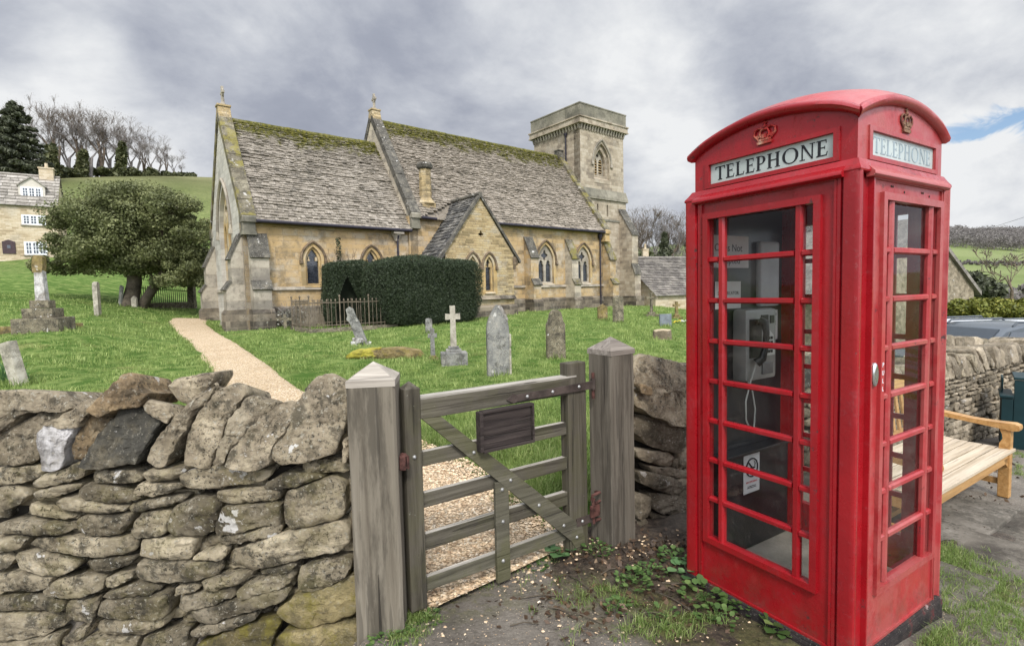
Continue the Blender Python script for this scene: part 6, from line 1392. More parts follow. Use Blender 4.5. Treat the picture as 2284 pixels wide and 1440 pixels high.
# ---------------------------------------------------------------- iron railing round a tomb
def w2c(t, s): p = ch2w(t, s); return Vector((p.x, p.y, zg(p.x, p.y)))
ra = gp(692, 744); rb = gp(828, 733); rc_ = Vector((ra.x, ra.y, 0))+Vector((-sa, ca, 0))*1.9; rb = Vector((ra.x, ra.y, 0))+Vector((ca, sa, 0))*3.1
rail = thing('iron_railing', 'rusty brown iron railing with knobbed bars round a tomb beside the clipped yew', 'railing', (ra.x, ra.y, ra.z), CA)
q = MB(); q.bx(-.06, 3.15, -.06, .12, -.12, .14); q.bx(-.06, .12, .121, 2.1, -.12, .14); q.bx(3.0, 3.15, .121, 2.1, -.12, .14); q.build('kerb', GRAVE_L, rail)
for (x0_, y0_, x1_, y1_) in ((0, 0, 3.1, 0), (0, 0, 0, 2.0), (3.1, 0, 3.1, 2.0), (0, 2.0, 3.1, 2.0)):
    for z in (.24, 1.0): q = MB(); q.tube([(x0_, y0_, z), (x1_, y1_, z)], .016, 6); q.build('cross_rail', RAILI, rail)
def barm(h, r, ball):
    q = MB(); q.tube([(0, 0, .1), (0, 0, h)], r, 6); q.lathe([(.004, h-.05), (ball, h-.02), (ball*1.1, h), (ball*.8, h+.03), (.003, h+.055)], 8); return q
b0 = barm(1.08, .010, .024).build('bar', RAILI, rail, (.17, 0, 0)); pos = []
for i in range(2, 21): pos.append((i*3.1/21, 0))
for i in range(1, 13): pos.append((0, i*2/13)); pos.append((3.1, i*2/13))
for i in range(1, 21, 2): pos.append((i*3.1/21, 2))
for x, y in pos: c_ = b0.copy(); COL.objects.link(c_); c_.parent = rail; c_.location = (x, y, 0)
p0_ = barm(1.22, .022, .034).build('post', RAILI, rail, (0, 0, 0))
for x, y in ((1.03, 0), (2.07, 0), (3.1, 0), (0, 2), (3.1, 2), (0, 1)): c_ = p0_.copy(); COL.objects.link(c_); c_.parent = rail; c_.location = (x, y, 0)
# small dark fence by the yew
fa_ = gp(312, 684); fb_ = gp(432, 688); dv = fb_-fa_; fl = math.hypot(dv.x, dv.y)
fen = thing('iron_fence', 'low dark iron fence panel under the yew tree', 'fence', (fa_.x, fa_.y, fa_.z), atan2(dv.y, dv.x)); dzf = dv.z
hF = 48*fa_.y/FOC
for z in (.18, hF*.86): q = MB(); q.tube([(0, 0, z), (fl, 0, z+dzf)], .022, 6); q.build('cross_rail', FENCEI, fen)
bm0 = None
for i in range(27):
    if bm0 is None: q = MB(); q.tube([(0, 0, 0), (0, 0, hF*.95), (0, 0, hF)], [.016, .016, .004], 6); bm0 = q.build('bar', FENCEI, fen, (.02, 0, 0))
    else: c_ = bm0.copy(); COL.objects.link(c_); c_.parent = fen; c_.location = (i*fl/26, 0, dzf*i/26)
q = MB(); q.bx(-.1, fl+.1, -.15, .15, -.3, .16+0*dzf); q.build('kerb', GRAVE_L, fen)
# ---------------------------------------------------------------- houses
def house(name, label, p, rz, L, D, ze, zr, wallm, roofm, ch=.5, z0=-1., gab=True, parts=()):
    o = thing(name, label, 'house', p, rz)
    q = MB(); q.bx(0, L, 0, D, z0, ze); q.build('wall', wallm, o)
    for x in (0, L-.3): q = MB(); q.prism([(0, ze), (D, ze), (D/2, zr-.12)], x, x+.3, FY); q.build('gable', wallm, o)
    q = MB(); e = .18; k = (zr-ze)/(D/2)
    def sl(t0, t1, s0, s1, flip):
        S = slates_simple(L, D, ze, zr, ch, flip); q.add(S.v, S.f); q.t[-len(S.t):] = S.t
    sl(0, L, 0, D/2, False); sl(0, L, 0, D/2, True)
    rf = q.build('roof', roofm, o, fix=False)
    q = MB(); q.tube([(-.1, D/2, zr+.04), (L+.1, D/2, zr+.04)], .13, 6); q.build('ridge_tiles', roofm, rf)
    return o, rf
def slates_simple(L, D, ze, zr, ch, flip):
    q = MB(); Ls = math.hypot(D/2, zr-ze); uy, uz = D/2/Ls, (zr-ze)/Ls; ny, nz = -uz, uy; d = -.25
    while d < Ls-.02:
        t = -.12-random.uniform(0, .2)
        while t < L+.12:
            w_ = ch*random.uniform(1, 2.2); a_, b_ = max(t, -.12), min(t+w_-.02, L+.12); t += w_
            if b_-a_ < .05: continue
            P = []; lf = random.uniform(.0, .03)
            for (u, ww, o_) in ((a_, d, .09+lf), (b_, d, .09+lf), (b_, min(d+ch*1.4, Ls), .02), (a_, min(d+ch*1.4, Ls), .02)):
                y, z = uy*ww+ny*o_, ze+uz*ww+nz*o_; P.append((u, D-y if flip else y, z))
            for (u, ww, o_) in ((a_, d, .02), (b_, d, .02)):
                y, z = uy*ww+ny*o_, ze+uz*ww+nz*o_; P.append((u, D-y if flip else y, z))
            q.add(P, [(0, 1, 2, 3), (4, 5, 1, 0)], random.random())
        d += ch
    return q
def hwindow(parent, c, z0, z1, w_, n, y=-.0, m=(WHITEP, HGLASS), rows=3, cols=2):
    """casement window: white frame with n lights divided by glazing bars"""
    fr = MB(); fr.bx(c-w_/2-.08, c+w_/2+.08, y-.05, y+.05, z0-.06, z1+.06); f_ = fr.build('window', m[0], parent)
    lw_ = w_/n
    for i in range(n):
        x0_, x1_ = c-w_/2+i*lw_+.07, c-w_/2+(i+1)*lw_-.07; g_ = MB(); g_.bx(x0_, x1_, y-.062, y-.051, z0+.05, z1-.05); g_.build('pane', m[1], f_)
        b = MB()
        for k in range(1, cols): xx = x0_+(x1_-x0_)*k/cols; b.bx(xx-.02, xx+.02, y-.075, y-.063, z0+.05, z1-.05)
        for k in range(1, rows): zz_ = z0+.05+(z1-z0-.1)*k/rows; b.bx(x0_, x1_, y-.077, y-.0635, zz_-.02, zz_+.02)
        b.build('glazing_bars', m[0], f_)
    s_ = MB(); s_.bx(c-w_/2-.15, c+w_/2+.15, y-.12, y+.05, z0-.16, z0-.065); s_.build('sill', DRESSG, f_)
    return f_
# cottage on the bank at the left: front line through the eave, facing the camera
HY = 45; a_ = at(-40, 572, HY-1.6); b_ = at(134, 572, HY+1.2); hd_ = Vector((b_.x-a_.x, b_.y-a_.y, 0)); hr = atan2(hd_.y, hd_.x); hl = hd_.length; base = at(60, 572, HY).z
hn = np.array([-sin(hr), cos(hr), 0])
def hp(px, py, off=0):
    p = onplane(px, py, np.array([a_.x, a_.y, 0])+hn*off, hn); v = p-Vector((a_.x, a_.y, 0)); return v.dot(hd_.normalized()), p.z-base
ezl = hp(60, 456)[1]; dr = 5.5
cott, cr = house('cottage', 'tall honey stone cottage with dormer on the bank at the left edge', (a_.x, a_.y, base), hr, hl, dr, ezl, ezl+(hp(60, 388)[1]-ezl)*1.13, COTT, COTROOF, .42, -2)
for (px0, px1, py0, py1, n) in ((50, 100, 480, 501, 3), (56, 104, 540, 567, 3)):
    x0_, z1_ = hp(px0, py0); x1_, z0_ = hp(px1, py1); hwindow(cott, (x0_+x1_)/2, z0_, z1_, x1_-x0_, n)
x0_, z1_ = hp(4, 536); x1_, z0_ = hp(36, 566); q = MB(); q.prism([(x0_, z0_), (x1_, z0_), (x1_, z1_-.1), ((x0_+x1_)/2, z1_+.08), (x0_, z1_-.1)], -.06, .05, FX); dd_ = q.build('door', DOORP, cott); q = MB(); q.bx(x0_+.3, x1_-.3, -.075, -.061, z0_+1.0*(z1_-z0_)*.4, z1_-.35*(z1_-z0_)); q.build('pane', HGLASS, dd_)
q = MB(); q.bx(0, hl, -.14, -.02, ezl-.12, ezl-.02); q.build('gutter', GUTTER, cott)
# dormer
yd = .75; x0_, z0_ = hp(42, 443, yd); x1_, z1_ = hp(100, 426, yd); _, za_ = hp(64, 396, yd); xc = (x0_+x1_)/2
q = MB(); q.prism([(x0_, z0_), (x1_, z0_), (x1_, z1_+.35), (xc, za_), (x0_, z1_+.35)], yd, yd+2.2, FX); dm = q.build('dormer', RENDER, cott)
x0w, z0w = hp(50, 441, yd); x1w, z1w = hp(92, 422, yd); hwindow(dm, (x0w+x1w)/2, z0w+.12, z1w+.05, x1w-x0w, 3, yd)
for sg in (-1, 1):
    q = MB(); xe = xc+sg*(x1_-x0_)/2*1.1; q.prism([(xe, z1_+.28), (xe, z1_+.40), (xc, za_+.16), (xc, za_+.02)], yd-.12, yd+2.2, FX); q.build('dormer_roof', COTROOF, dm)
q = MB(); q.bx(x0_-.1, x1_+.1, yd-.3, yd, z0_-.22, z0_-.0); q.build('lead_apron', LEAD, dm)
xk, zk = hp(150, 420); rz_ = ezl+(hp(60, 388)[1]-ezl)*1.13
q = MB(); q.bx(hl-1.3, hl-.3, dr/2-.4, dr/2+.4, rz_-.8, rz_+.7); q.bx(hl-1.36, hl-.24, dr/2-.46, dr/2+.46, rz_+.7, rz_+.82); chy = q.build('chimney', COTT, cr); q = MB(); q.lathe([(.14, 0), (.11, .45)], 8, (hl-.8, dr/2, rz_+.82)); q.build('chimney_pot', COTT, chy)
# cottages beyond the churchyard wall, right of the church
def cottage2(name, label, px0, px1, pyr, pye, Y0, Y1, D, wallm, roofm, pyb, chim=()):
    a2 = at(px0, pye, Y0); b2 = at(px1, pye, Y1); d2 = Vector((b2.x-a2.x, b2.y-a2.y, 0)); L2 = d2.length; r2 = atan2(d2.y, d2.x); zb = min(at(px0, pyb, Y0).z, at(px1, pyb, Y1).z)
    zr = at(px0, pyr, Y0+D/2).z
    o, rf = house(name, label, (a2.x, a2.y, zb), r2, L2, D, a2.z-zb, zr-zb, wallm, roofm, .22, -1.5)
    for (u, h_, w_, mt, pot) in chim:
        q = MB(); q.bx(u-w_/2, u+w_/2, D/2-.35, D/2+.35, zr-zb-.6, zr-zb+h_); q.bx(u-w_/2-.06, u+w_/2+.06, D/2-.41, D/2+.41, zr-zb+h_, zr-zb+h_+.1); c_ = q.build('chimney', mt, rf)
        if pot: q = MB(); q.lathe([(.17, 0), (.13, .2), (.12, .6), (.15, .66)], 10, (u, D/2, zr-zb+h_+.1)); q.build('chimney_pot', COTT, c_)
    return o
cottage2('cottage', 'grey roofed cottage with an ochre chimney behind the pink blossom', 1438, 1640, 577, 628, 50, 53, 8, COTT, FARROOF, 680, [(.8, 2.0, .75, COTT, True)])
cottage2('cottage', 'pale cottage with a small chimney behind the church tower corner', 1360, 1442, 587, 612, 62, 62, 7, COTT, COTROOF, 650, [(5.2, 1.6, .7, COTT, True)])
cn = cottage2('cottage', 'low cottage with a large stone slate roof and hipped end, left of the kiosk', 1462, 1760, 575, 657, 34, 38, 8, COTT, FARROOF, 700)
# barn gable right of the kiosk
ga, gb = at(1925, 655, 17.5), at(2172, 662, 19.5); gd = Vector((gb.x-ga.x, gb.y-ga.y, 0)); gl = gd.length
o = thing('stone_barn', 'stone barn gable with dark sloping verge behind the parked cars', 'barn', (ga.x, ga.y, ga.z), atan2(gd.y, gd.x))
za = at(2045, 495, 18.5).z-ga.z
q = MB(); q.prism([(0, -2.2), (gl, -2.2), (gl, .0), (gl/2, za), (0, .0)], 0, 6, FX); q.build('wall', FARWALL, o)
for sg in (-1, 1):
    q = MB(); xe = gl/2+sg*(gl/2+.25); q.prism([(xe, -.25*za/(gl/2)), (xe, -.25*za/(gl/2)+.16), (gl/2, za+.17), (gl/2, za+.01)], -.12, 6.1, FX); q.build('roof', FARROOF, o)
# ---------------------------------------------------------------- parked cars
def car(name, label, p, rz, paint, tall=1.0):
    o = thing(name, label, 'car', p, rz)
    L = 4.3; prof = [(0, .35), (.02, .62), (.12, .88), (.9, .98), (1.0, 1.02), (1.62, 1.45), (2.1, 1.53), (3.3, 1.52), (3.9, 1.40), (4.2, .98), (4.28, .6), (4.25, .32)]
    def sec(y, k): return [(x, y*(1-.10*max(0, (z-.95)/.6)), z) for x, z in prof]
    q = MB(); n = len(prof); vs = []
    for yy, sh in ((-.86, .04), (-.80, 0), (.80, 0), (.86, .04)):
        for x, z in prof: vs.append((x+(.03 if sh and x < .5 else -.03 if sh and x > 3.8 else 0), yy*(1-.16*max(0, (z-.95)/.6)), z-(.05 if sh and z > 1.2 else 0)))
    fs = [[i*n+j, i*n+(j+1) % n, (i+1)*n+(j+1) % n, (i+1)*n+j] for i in range(3) for j in range(n)]+[list(range(n))[::-1], [3*n+j for j in range(n)]]; q.add(vs, fs); body = q.build('body', paint, o, smooth=35)
    for sg in (-1, 1):
        for P in ([(1.35, 1.02), (2.25, 1.02), (2.25, 1.40), (1.72, 1.40)], [(2.33, 1.02), (3.2, 1.02), (3.2, 1.40), (2.33, 1.40)], [(3.28, 1.02), (3.88, 1.06), (3.72, 1.33), (3.28, 1.39)]):
            q = MB(); q.add([(x, sg*(.87*(1-.16*max(0, (z-.95)/.6))+.006), z) for x, z in P]+[(x, sg*(.87*(1-.16*max(0, (z-.95)/.6))-.03), z) for x, z in P], [(0, 1, 2, 3), (4, 5, 6, 7), (0, 1, 5, 4), (1, 2, 6, 5), (2, 3, 7, 6), (3, 0, 4, 7)]); q.build('side_window', CARW, o)
        q = MB(); q.tube([(1.9, sg*.66, 1.50), (2.0, sg*.66, 1.575), (3.4, sg*.66, 1.565), (3.5, sg*.66, 1.49)], .022, 6); q.build('roof_rail', CARW, o, smooth=50)
        q = MB(); q.box((1.3, sg*.98, 1.03), (.12, .2, .13), ch=.03); q.build('wing_mirror', paint, o)
        for x in (.82, 3.42):
            q = MB(); q.lathe([(.2, -.1), (.31, -.1), (.33, -.06), (.33, .06), (.31, .1), (.2, .1)], 18, M=Matrix.Translation((x, sg*.8, .33)) @ Matrix.Rotation(R(90), 4, 'X')); wh = q.build('wheel', TYRE, o, smooth=40)
            q = MB(); q.lathe([(.01, -.11), (.19, -.105), (.2, 0), (.19, .105), (.01, .11)], 14, M=Matrix.Translation((x, sg*.8, .33)) @ Matrix.Rotation(R(90), 4, 'X')); q.build('rim', CARS, wh, smooth=40)
    for P, nm in (([(1.03, 1.05), (1.6, 1.445)], 'windscreen'), ([(3.95, 1.38), (4.19, 1.02)], 'rear_window')):
        (xa, za), (xb, zb) = P; q = MB(); w_ = lambda z: .74*(1-.16*max(0, (z-.95)/.6)); dx, dz = (-.012, .012) if nm == 'windscreen' else (.012, .008)
        v4 = [(xa, -w_(za), za), (xa, w_(za), za), (xb, w_(zb), zb), (xb, -w_(zb), zb)]; q.add([(x+dx, y, z+dz) for x, y, z in v4]+[(x-dx, y, z-dz) for x, y, z in v4], [(0, 1, 2, 3), (4, 5, 6, 7), (0, 1, 5, 4), (1, 2, 6, 5), (2, 3, 7, 6), (3, 0, 4, 7)]); q.build(nm, CARW, o)
    return o
c1 = at(2215, 716, 11.2); car('parked_car', 'grey blue parked car with roof rails, nearest behind the low wall', (c1.x-2.3, c1.y-.45, c1.z-1.56), R(10), CARG)
c2 = at(2290, 712, 13.6); car('parked_car', 'silver parked car behind the grey blue car', (c2.x-2.9, c2.y+.3, c2.z-1.56), R(12), CARS)
# overhead wire
pa, pb_ = at(2000, 566, 60), at(2560, 388, 34)
q = MB(); q.tube([tuple(pa.lerp(pb_, t_)+Vector((0, 0, -1.2*4*t_*(1-t_)*.3))) for t_ in np.linspace(0, 1, 14)], .014, 5); wi = q.build('overhead_wire', GUTTER); tag(wi, 'thin overhead cable against the sky at the right edge', 'cable')
for (pp, nm) in ((pa, 'slim timber pole carrying the overhead cable, hidden behind the kiosk'),): pass
# ---------------------------------------------------------------- foliage
def leaves(n, size, pts_fn, seed=0, asp=1.7, flat=0., tone_fn=None, jit=.5):
    """n small leaf quads; pts_fn(rng, n) -> positions (n,3), outward normals (n,3)"""
    r = np.random.default_rng(seed); P, N = pts_fn(r, n); n = len(P)
    d = N*.6+r.normal(size=(n, 3))*jit; d /= np.linalg.norm(d, axis=1)[:, None]+1e-9
    a = np.cross(d, r.normal(size=(n, 3))); a /= np.linalg.norm(a, axis=1)[:, None]+1e-9; b = np.cross(d, a)
    s = size*r.uniform(.6, 1.4, (n, 1)); a *= s*.5; b *= s*.5*asp
    v = np.stack([P-b, P+a*.9-b*.1, P+b, P-a*.9-b*.1], 1).reshape(-1, 3); f = np.arange(4*n).reshape(n, 4)
    t = np.clip(r.normal(.5, .22, n), 0, 1) if tone_fn is None else tone_fn(r, P)
    return v, f, t
def clumps(centers, radii, seed=0, zs=.8):
    def fn(r, n):
        k = r.integers(0, len(centers), n); u = r.normal(size=(n, 3)); u /= np.linalg.norm(u, axis=1)[:, None]
        rad = radii[k]*(r.uniform(.35, 1.08, n)**.6); sc = np.array([1, 1, zs]); return centers[k]+u*rad[:, None]*sc, u
    return fn
def fol(name, n, size, fn, mat, parent, seed=0, **k):
    v, f, t = leaves(n, size, fn, seed, **k); return np_mesh(name, v, f, mat, parent, t)
def limb(q, p, d, L, r, depth, rnd, spread=.5, up=.25, split=2, n=6, shrink=.72, minr=.006, tips=None, wob=.12):
    pts = [p.copy()]; rr = [r]; dd = d.copy(); k = 4
    for i in range(k):
        dd = (dd+Vector((rnd.uniform(-wob, wob), rnd.uniform(-wob, wob), rnd.uniform(-wob, wob)+up*.08))).normalized(); pts.append(pts[-1]+dd*L/k); rr.append(max(minr, r*(1-.40*(i+1)/k)))
    q.tube(pts, rr, n, rnd.random(), cap=False)
    if depth <= 0:
        if tips is not None: tips.append(pts[-1])
        return
    for s_ in range(split+(1 if rnd.random() < (.5 if depth > 3 else .35) else 0)):
        a_ = rnd.uniform(0, 2*pi); e = Vector((cos(a_), sin(a_), 0)); e = (e-dd*e.dot(dd)).normalized(); nd = (dd+e*rnd.uniform(.5, 1.2)*spread+Vector((0, 0, up*.3))).normalized()
        j = rnd.choice([2, 3, 4, 4]); limb(q, pts[j], nd, L*shrink*rnd.uniform(.75, 1.15), max(minr, rr[j]*.7), depth-1, rnd, spread, up, split, max(3, n-1), shrink, minr, tips, wob)
TWIGF = leaf_mat('fine grey twigs', [(.24, .215, .2), (.27, .245, .23), (.3, .275, .26)], .2, .4)
# bare winter trees: three different ones, copied
def bare(name, label, seed, H, spread, depth, split, mat, minr=.014, cat='tree', up=.3):
    rnd = random.Random(seed); o = thing(name, label, cat); q = MB(); tips = []
    limb(q, Vector((0, 0, -.3)), Vector((0, 0, 1)), H*.22, H*.019, depth, rnd, spread, up, split, 6, .74, minr, tips)
    zmax = max(v[2] for v in q.v); k = H/zmax; q.v = [(x*k, y*k, z*k) for x, y, z in q.v]
    q.build('branches', mat, o, uv=False, fix=False, smooth=180)
    tp = np.array([tuple(t_*k) for t_ in tips]); fol('fine_twigs', 1700, .024, lambda r_, n: (tp[r_.integers(0, len(tp), n)]+r_.normal(0, .30, (n, 3)), r_.normal(size=(n, 3))), TWIGF, o, seed, asp=14)
    return o
def place(root, first, px, py, Y, sc, rz, label, group):
    p = at(px, py, Y); z = min(p.z, zg(p.x, p.y)) if False else zg(p.x, p.y)
    if first: root.location = (p.x, p.y, z); root.rotation_euler = (0, 0, rz); root.scale = (sc,)*3; root['label'] = label; root['group'] = group; return root
    r = dup(root, (p.x, p.y, z), rz, sc, label); r['group'] = group; return r
BT = [bare('bare_tree', 'x', 5, 11, .55, 7, 2, TWIG, .010), bare('bare_tree', 'x', 9, 11, .65, 7, 2, TWIG, .010), bare('bare_tree', 'x', 14, 11, .5, 7, 2, TWIGB, .010)]
hedge_spots = [(88, 80, 150), (112, 83, 152), (128, 82, 160), (152, 84, 150), (168, 88, 156), (178, 85, 158), (202, 86, 150), (216, 90, 150), (228, 88, 148), (244, 92, 138), (258, 90, 130), (276, 93, 122), (292, 96, 116), (306, 95, 112), (322, 98, 102), (336, 97, 96), (354, 99, 86), (372, 101, 74), (388, 103, 64), (402, 105, 50)]
G1 = 'bare winter trees on the skyline behind the yew tree'
ws = ['tallest', 'second']
for i, (px, Y, hpx) in enumerate(hedge_spots):
    p = at(px, 400, Y); zt = zg(p.x, p.y); top = at(px, 400-hpx*1.10, Y).z; H = max(2.5, top-zt)
    place(BT[i % 3], i < 3, px, 400, Y, H/11, i*2.1, 'bare grey winter tree in the row on the left skyline', G1)
G2 = 'bare trees behind the cottages right of the church'
for i, (px, Y, top) in enumerate(((1402, 95, 462), (1424, 92, 458), (1446, 98, 470), (1462, 94, 462), (1484, 96, 466), (1500, 100, 478), (1522, 96, 470), (1548, 99, 474), (1580, 96, 480))):
    p = at(px, 600, Y); z = zg(p.x, p.y); H = at(px, top, Y).z-z
    place(BT[(i+1) % 3], False, px, 600, Y, H/11, i*1.7, 'bare brown tree in the wood behind the cottages', G2)
p = at(2255, 680, 70); H = at(2255, 545, 70).z-zg(p.x, p.y)
bt = bare('bare_tree', 'large bare tree with spreading branches beyond the golden hedge', 31, 11, .8, 6, 2, TWIGB, .03); bt.location = (p.x, p.y, zg(p.x, p.y)); bt.scale = (H/11,)*3
# ivy clad trunks and scrub below the left skyline trees
for i, (px, Y, w_, h_, lb) in enumerate(((108, 79, 26, 62, 'dark ivy covered trunk beside the tall conifer'), (268, 88, 16, 66, 'ivy clad broken trunk in the skyline row'), (180, 84, 18, 50, 'ivy covered trunk behind the cottage chimney'))):
    p = at(px, 396, Y); z = zg(p.x, p.y); s_ = Y/FOC; o = thing('ivy_trunk', lb, 'tree', (p.x, p.y, z)); r0 = w_*s_/2; h2 = h_*s_
    q = MB(); q.tube([(0, 0, -.5), (.1, 0, h2*.5), (.2, 0, h2)], [.3, .25, .12], 7); q.build('trunk', TWIGB, o)
    cs = np.array([(0.1*k, 0, h2*k/7) for k in range(8)]); fol('ivy', 1500, .5, clumps(cs, np.array([r0*(1.5-.11*k) for k in range(8)]), zs=1.3), IVYL, o, 3+i)
rs_ = np.random.default_rng(4)
cs = []
for px in range(-40, 430, 9):
    Y = 72+px*.075; p = at(px, 398, Y); 
    for k in range(2): x = p.x+rs_.normal()*1.0; y = p.y+rs_.normal()*1.5; cs.append((x, y, zg(x, y)+(rs_.uniform(.2, 2.2) if px < 140 else rs_.uniform(-.3, .35 if px > 330 else 1.0))))
scrub = fol('hedgerow_scrub', 16000, .42, clumps(np.array(cs), np.array([rs_.uniform(.7, 1.7) if i < 40 else rs_.uniform(.5, .9) for i in range(len(cs))])), IVYL, None, 8); tag(scrub, 'tangled dark scrub along the foot of the skyline trees', 'scrub', kind='stuff')
# tall conifer at the far left
p = at(42, 398, 70); z = zg(p.x, p.y); H = at(42, 228, 70).z-z
o = thing('conifer_tree', 'tall dark conifer with tiered branches behind the cottage', 'tree', (p.x, p.y, z)); q = MB(); rnd = random.Random(3)
q.tube([(0, 0, -.5), (0, 0, H)], [.35, .05], 7); q.build('trunk', TWIGB, o); cs = []; rad = []; q = MB()
for i in range(74):
    f_ = (i+.5)/74; zz_ = H*(.14+.84*f_); L = H*.36*(1-f_)**.62*rnd.uniform(.65, 1.1)+.15; a_ = i*2.4+rnd.uniform(-.3, .3)
    e = Vector((cos(a_)*L, sin(a_)*L, zz_-L*.12+rnd.uniform(-.2, .3))); q.tube([(0, 0, zz_), tuple(e)], [.06, .02], 4, cap=False)
    for k in range(4): t_ = .4+.2*k; cs.append((e.x*t_, e.y*t_, zz_+(e.z-zz_)*t_)); rad.append(.16*L*(1.1-.4*t_)+.24)
q.build('branches', TWIGB, o, uv=False, fix=False); fol('foliage', 12000, .30, clumps(np.array(cs), np.array(rad), zs=.5), DARKL, o, 4)
# old yew beside the path
yb = gp(296, 684); o = thing('yew_tree', 'broad spreading dark green yew tree with two leaning trunks beside the church path', 'tree', (yb.x, yb.y, yb.z-.1)); s_ = yb.y/FOC
q = MB(); q.tube([(-.15, 0, -.1), (-.05, .0, .5), (.1, .1, 1.3), (.05, .2, 2.6), (-.3, .3, 4.2)], [.46, .36, .30, .27, .12], 10); q.rnd(.05, 2); q.build('trunk', BARK, o, smooth=50)
q = MB(); q.tube([(.35, .05, 0), (.7, .05, .55), (1.25, .1, 1.3), (1.9, .2, 2.4), (2.4, .3, 4.0)], [.27, .23, .2, .17, .08], 9); q.rnd(.03, 2); q.build('trunk', BARK, o, smooth=50)
ry = np.random.default_rng(21); cs = []; rad = []
W_ = 190*s_; zc = (684-508)*s_; hh = 112*s_
for i in range(270):
    a_ = ry.uniform(0, 2*pi); f_ = ry.uniform(0, 1)**.5; zz_ = ry.uniform(-1, 1); rr_ = sqrt(max(0, 1-abs(zz_)**2.4))*f_
    x, y = cos(a_)*rr_*W_*.84, sin(a_)*rr_*W_*.6; z = zc+zz_*hh*.76-(.10*abs(x) if zz_ < 0 else .0); cs.append((x*1.06+.11*W_, y, z)); rad.append(ry.uniform(.25, .85))
for i in range(60):
    cs.append((ry.uniform(.25, .98)*W_, ry.uniform(-.35, .6)*W_, ry.uniform(1.15, 2.6))); rad.append(ry.uniform(.25, .6))
for i in range(24):
    cs.append((ry.uniform(-.95, -.2)*W_, ry.uniform(-.4, .5)*W_, ry.uniform(1.9, 2.8))); rad.append(ry.uniform(.25, .5))
cs = np.array(cs); rad = np.array(rad)
fol('crown', 135000, .072, clumps(cs, rad, zs=.7), YEWL, o, 5, asp=1.6, tone_fn=lambda r_, P: np.clip(.5+.22*np.sin(P[:, 0]*2.3+1.7*np.sin(P[:, 2]*2.9))*np.cos(P[:, 1]*2.1)+r_.normal(0, .17, len(P)), 0, 1))
q = MB(); rnd = random.Random(8)
for i in range(46):
    e = Vector(cs[rnd.randrange(len(cs))]); st = Vector((rnd.choice([0, 0, 1.7]), .2, rnd.uniform(1.4, 3))); mid = st.lerp(e, .5)+Vector((0, 0, .3)); q.tube([tuple(st), tuple(mid), tuple(e)], [.09, .06, .02], 5, cap=False)
q.build('limbs', BARK, o, uv=False, fix=False)
# clipped yew blocks in front of the church
def topiary(name, label, loc, rz, sx, sy, sz, n, seed, notch=0, size=.05):
    o = thing(name, label, 'topiary', loc, rz); r = np.random.default_rng(seed); m = 150000
    # core surface: rounded block
    U = r.uniform(-1, 1, (m, 3)); ax = r.integers(0, 3, m); ax = np.where(r.random(m) < .55, 1, ax); sg = np.where(r.random(m) < .6, -1, 1); sg = np.where(ax == 2, 1, sg)
    U[np.arange(m), ax] = sg; p_ = 7.0; k = 1/(np.sum(np.abs(U)**p_, 1)**(1/p_)); V = U*k[:, None]
    nn = np.sign(V)*np.abs(V)**(p_-1); nn /= np.linalg.norm(nn, axis=1)[:, None]
    P = np.stack([V[:, 0]*sx/2, V[:, 1]*sy/2, (V[:, 2]+1)*sz/2], 1)
    taper = 1-.10*np.clip((.35-P[:, 2]/sz)/.35, 0, 1); P[:, 0] *= taper; P[:, 1] *= taper
    und = .05*np.sin(P[:, 0]*2.1+seed)+.04*np.sin(P[:, 2]*3.1+P[:, 0]*1.3)+.03*np.sin(P[:, 0]*5+P[:, 1]*4); P += nn*und[:, None]; P += nn*r.normal(0, .03, (m, 1))
    keep_ = P[:, 2] > .03
    if notch: keep_ &= ~((np.abs(P[:, 0]-notch[0]) < notch[1]*(1-(P[:, 2]/notch[2])**2)) & (P[:, 2] < notch[2]) & (P[:, 1] < 0))
    idx_ = np.where(keep_)[0][:n]; Pk, Nk = P[idx_], nn[idx_]
    fol('foliage', len(idx_), size, lambda rr_, nq: (Pk, Nk), HEDGEL, o, seed, asp=1.5, jit=.9)
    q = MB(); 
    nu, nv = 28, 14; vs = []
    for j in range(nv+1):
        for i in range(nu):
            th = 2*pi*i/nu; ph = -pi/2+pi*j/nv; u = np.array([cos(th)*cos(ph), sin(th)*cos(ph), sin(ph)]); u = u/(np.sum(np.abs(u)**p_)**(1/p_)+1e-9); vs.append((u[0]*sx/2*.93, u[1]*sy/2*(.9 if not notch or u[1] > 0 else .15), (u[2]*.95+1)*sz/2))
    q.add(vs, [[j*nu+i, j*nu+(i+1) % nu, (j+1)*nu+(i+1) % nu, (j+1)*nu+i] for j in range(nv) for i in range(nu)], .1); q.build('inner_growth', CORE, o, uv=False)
    return o
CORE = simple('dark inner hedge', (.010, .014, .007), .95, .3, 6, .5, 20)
hl_ = w2c(5.75, -2.9); topiary('clipped_yew', 'large clipped dark yew block in front of the vestry', (hl_.x, hl_.y, hl_.z-.05), CA, 4.4, 2.3, 2.55, 95000, 3, size=.03)
h2_ = w2c(3.35, -1.05); topiary('clipped_yew', 'smaller rounded clipped yew with a dark hollow, behind the railing', (h2_.x, h2_.y, h2_.z-.05), CA, 1.7, 1.2, 2.5, 40000, 6, notch=(-.12, .55, 2.0), size=.03)
